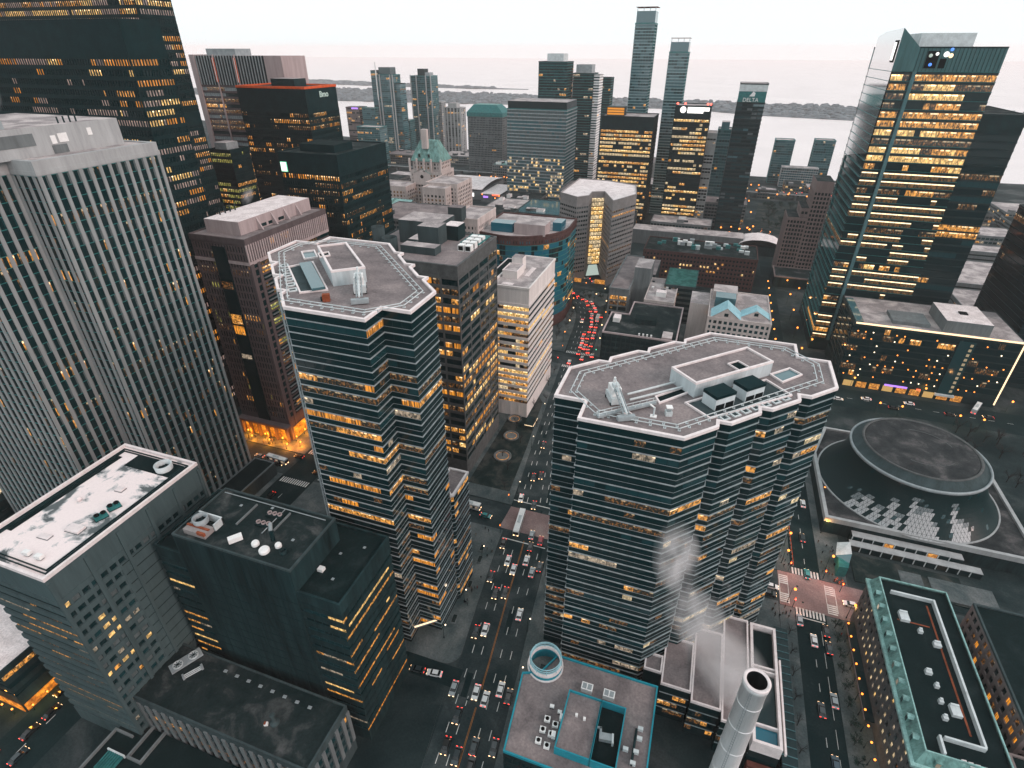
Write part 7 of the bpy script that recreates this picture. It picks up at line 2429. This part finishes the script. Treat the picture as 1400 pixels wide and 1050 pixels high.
# ------------------------------------------------------------------ people
def person_mesh(step, coat):
    """one continuous figure grown from a joint skeleton"""
    J = [(0, 0, .95), (0, 0, 1.2), (0, .02, 1.45), (0, .02, 1.55), (0, .03, 1.68),
         (-.11, 0, .9), (-.11, step, .5), (-.11, step * .6 - .05, .05), (-.11, step * .6 + .12, .03),
         (.11, 0, .9), (.11, -step, .5), (.11, -step * 1.3, .06), (.11, -step * 1.3 + .14, .03),
         (-.22, 0, 1.42), (-.27, -step * .5, 1.15), (-.27, -step * .6 + .1, .9), (.22, 0, 1.42), (.27, step * .5, 1.15), (.27, step * .6 + .1, .9)]
    E = [(0, 1), (1, 2), (2, 3), (3, 4), (0, 5), (5, 6), (6, 7), (7, 8), (0, 9), (9, 10), (10, 11), (11, 12), (2, 13), (13, 14), (14, 15), (2, 16), (16, 17), (17, 18)]
    rad = [.15, .15, .17, .06, .115, .1, .075, .05, .05, .1, .075, .05, .05, .08, .06, .045, .08, .06, .045]
    me = bpy.data.meshes.new("person")
    me.from_pydata(J, E, [])
    o = bpy.data.objects.new("person", me)
    COL.objects.link(o)
    md = o.modifiers.new("skin", 'SKIN')
    for v, r in zip(me.skin_vertices[0].data, rad):
        v.radius = (r, r)
    me.skin_vertices[0].data[0].use_root = True
    sb = o.modifiers.new("sub", 'SUBSURF')
    sb.levels = 1
    dg = bpy.context.evaluated_depsgraph_get()
    out = bpy.data.meshes.new_from_object(o.evaluated_get(dg))
    out.name = "person"
    out.materials.clear()
    out.materials.append(MATS[coat])
    bpy.data.objects.remove(o)
    return out
PM = [person_mesh(s, c) for s, c in ((.16, "cloth_dark"), (.02, "cloth_dark"), (-.18, "cloth_tan"), (.12, "cloth_red"))]
def person(x, y, k, rz, label, group):
    o = link("person", PM[k], None, (x, y, .14), rz)
    tag(o, label, "person", group)
rq = random.Random(6)
def crowd(n, box, label, group, red=0):
    for i in range(n):
        person(round(rq.uniform(box[0], box[2]), 2), round(rq.uniform(box[1], box[3]), 2), 3 if i < red else rq.randrange(3), rq.uniform(0, 6.28), ("person in red" if i < red else "person in dark clothes") + label, group)
crowd(16, (67.2, 183, 74, 205), " walking between the hall and the zebra crossing", "people by the hall corner")
crowd(12, (47, 158, 54.5, 164), " waiting at the podium corner of the crossing", "people at the podium corner")
crowd(7, (51.0, 183, 55, 192), " waiting at the stepped tower's corner", "people at the stepped tower's corner")
crowd(4, (68, 157, 73, 163), " below the crossing by the copper-roofed block", "people by the copper-roofed block", red=1)
crowd(14, (-64, 122, -60.5, 160), " walking along the kerb of the corner plaza", "people on the corner plaza")
crowd(1, (-61, 132, -60, 134), " alone on the plaza pavement", None, red=1)
crowd(8, (-84, 158, -66, 165), " on the plaza by the junction", "people by the junction plaza")
crowd(14, (-214, 182.6, -192, 187), " in the orange light of the plaza", "people in the orange plaza")
crowd(5, (71, 181.5, 76, 184.5), " near the orange cones", "people near the orange cones")
for i, (x, y) in enumerate(((71.6, 183.2), (73, 182.4), (72.4, 184.1), (74.2, 183.6))):
    t = thing("barrier", "orange roadwork barrel on the corner before the hall", "barrel", (x, y, .14), group="orange roadwork barrels before the hall")
    a = MB(); a.lathe((0, 0), [(.36, 0), (.3, .5), (.28, 1.0), (.01, 1.05)], "orange_paint", 12)
    link("body", a.mesh("body"), t)
    a = MB(); a.lathe((0, 0), [(.315, .42), (.305, .62)], "white_paint", 12)
    link("stripe", a.mesh("stripe"), t)
for i in range(10):
    t = thing("road_barrier", "orange-lit road barrier along the kerb below the stepped tower", "barrier", (56.6 - .01 * i, 187 + i * 2.6, .05), math.pi / 2, "road barriers along the stepped tower's kerb")
    link("rail", bxs((-1.1, -.06, .6, 1.1, .06, .95, "orange_paint")).mesh("rail"), t)
    link("foot", bxs((-1, -.25, 0, -.85, .25, .6, "grey_metal"), (.85, -.25, 0, 1, .25, .6, "grey_metal")).mesh("foot"), t)

# ------------------------------------------------------------------ steam
def steam_mat(name, dens, scale, thr):
    m, nt, p = new_mat(name)
    nt.nodes.remove(p)
    v = nt.nodes.new("ShaderNodeVolumePrincipled")
    v.inputs["Color"].default_value = (.95, .93, .94, 1)
    tc = nt.nodes.new("ShaderNodeTexCoord")
    n = nt.nodes.new("ShaderNodeTexNoise")
    n.inputs["Scale"].default_value = scale
    n.inputs["Detail"].default_value = 4
    nt.links.new(tc.outputs["Object"], n.inputs[0])
    ln = nt.nodes.new("ShaderNodeVectorMath")
    ln.operation = 'LENGTH'
    nt.links.new(tc.outputs["Object"], ln.inputs[0])
    mr = nt.nodes.new("ShaderNodeMapRange")
    mr.inputs[1].default_value, mr.inputs[2].default_value = 1.0, .2
    mr.inputs[3].default_value, mr.inputs[4].default_value = 0.0, 1.0
    nt.links.new(ln.outputs["Value"], mr.inputs[0])
    sb = nt.nodes.new("ShaderNodeMapRange")
    sb.inputs[1].default_value, sb.inputs[2].default_value = thr, thr + .35
    nt.links.new(n.outputs[0], sb.inputs[0])
    ml = nt.nodes.new("ShaderNodeMath"); ml.operation = 'MULTIPLY'
    nt.links.new(mr.outputs[0], ml.inputs[0]); nt.links.new(sb.outputs[0], ml.inputs[1])
    m2 = nt.nodes.new("ShaderNodeMath"); m2.operation = 'MULTIPLY'
    m2.inputs[1].default_value = dens
    nt.links.new(ml.outputs[0], m2.inputs[0])
    nt.links.new(m2.outputs[0], v.inputs["Density"])
    nt.links.new(v.outputs[0], nt.nodes["Material Output"].inputs["Volume"])
steam_mat("steam", .26, 1.7, .36)
mbx = MB(); mbx.ball((0, 0, 0), 1.0, "steam", 20)
STEAM = mbx.mesh("steam", True)
def puff(c, r, s, rot):
    o = link("steam", STEAM, None, c)
    o.scale = s
    o.rotation_euler = rot
    o["kind"] = "stuff"
puff((26.5, 109.5, 31), 1, (11, 7, 19), (0, math.radians(-34), 0))
puff((31.5, 110, 22), 1, (9, 6, 10), (0, math.radians(-40), .7))
puff((15.0, 104.5, 52), 1, (8, 5, 17), (0, math.radians(-26), .4))
puff((7.0, 102.5, 74), 1, (7, 5, 15), (0, math.radians(-18), .9))
puff((-206, 124, 167), 1, (3.2, 3.2, 5), (0, .5, 0))
puff((-216, 226, 118), 1, (3, 3, 6), (0, .6, 0))
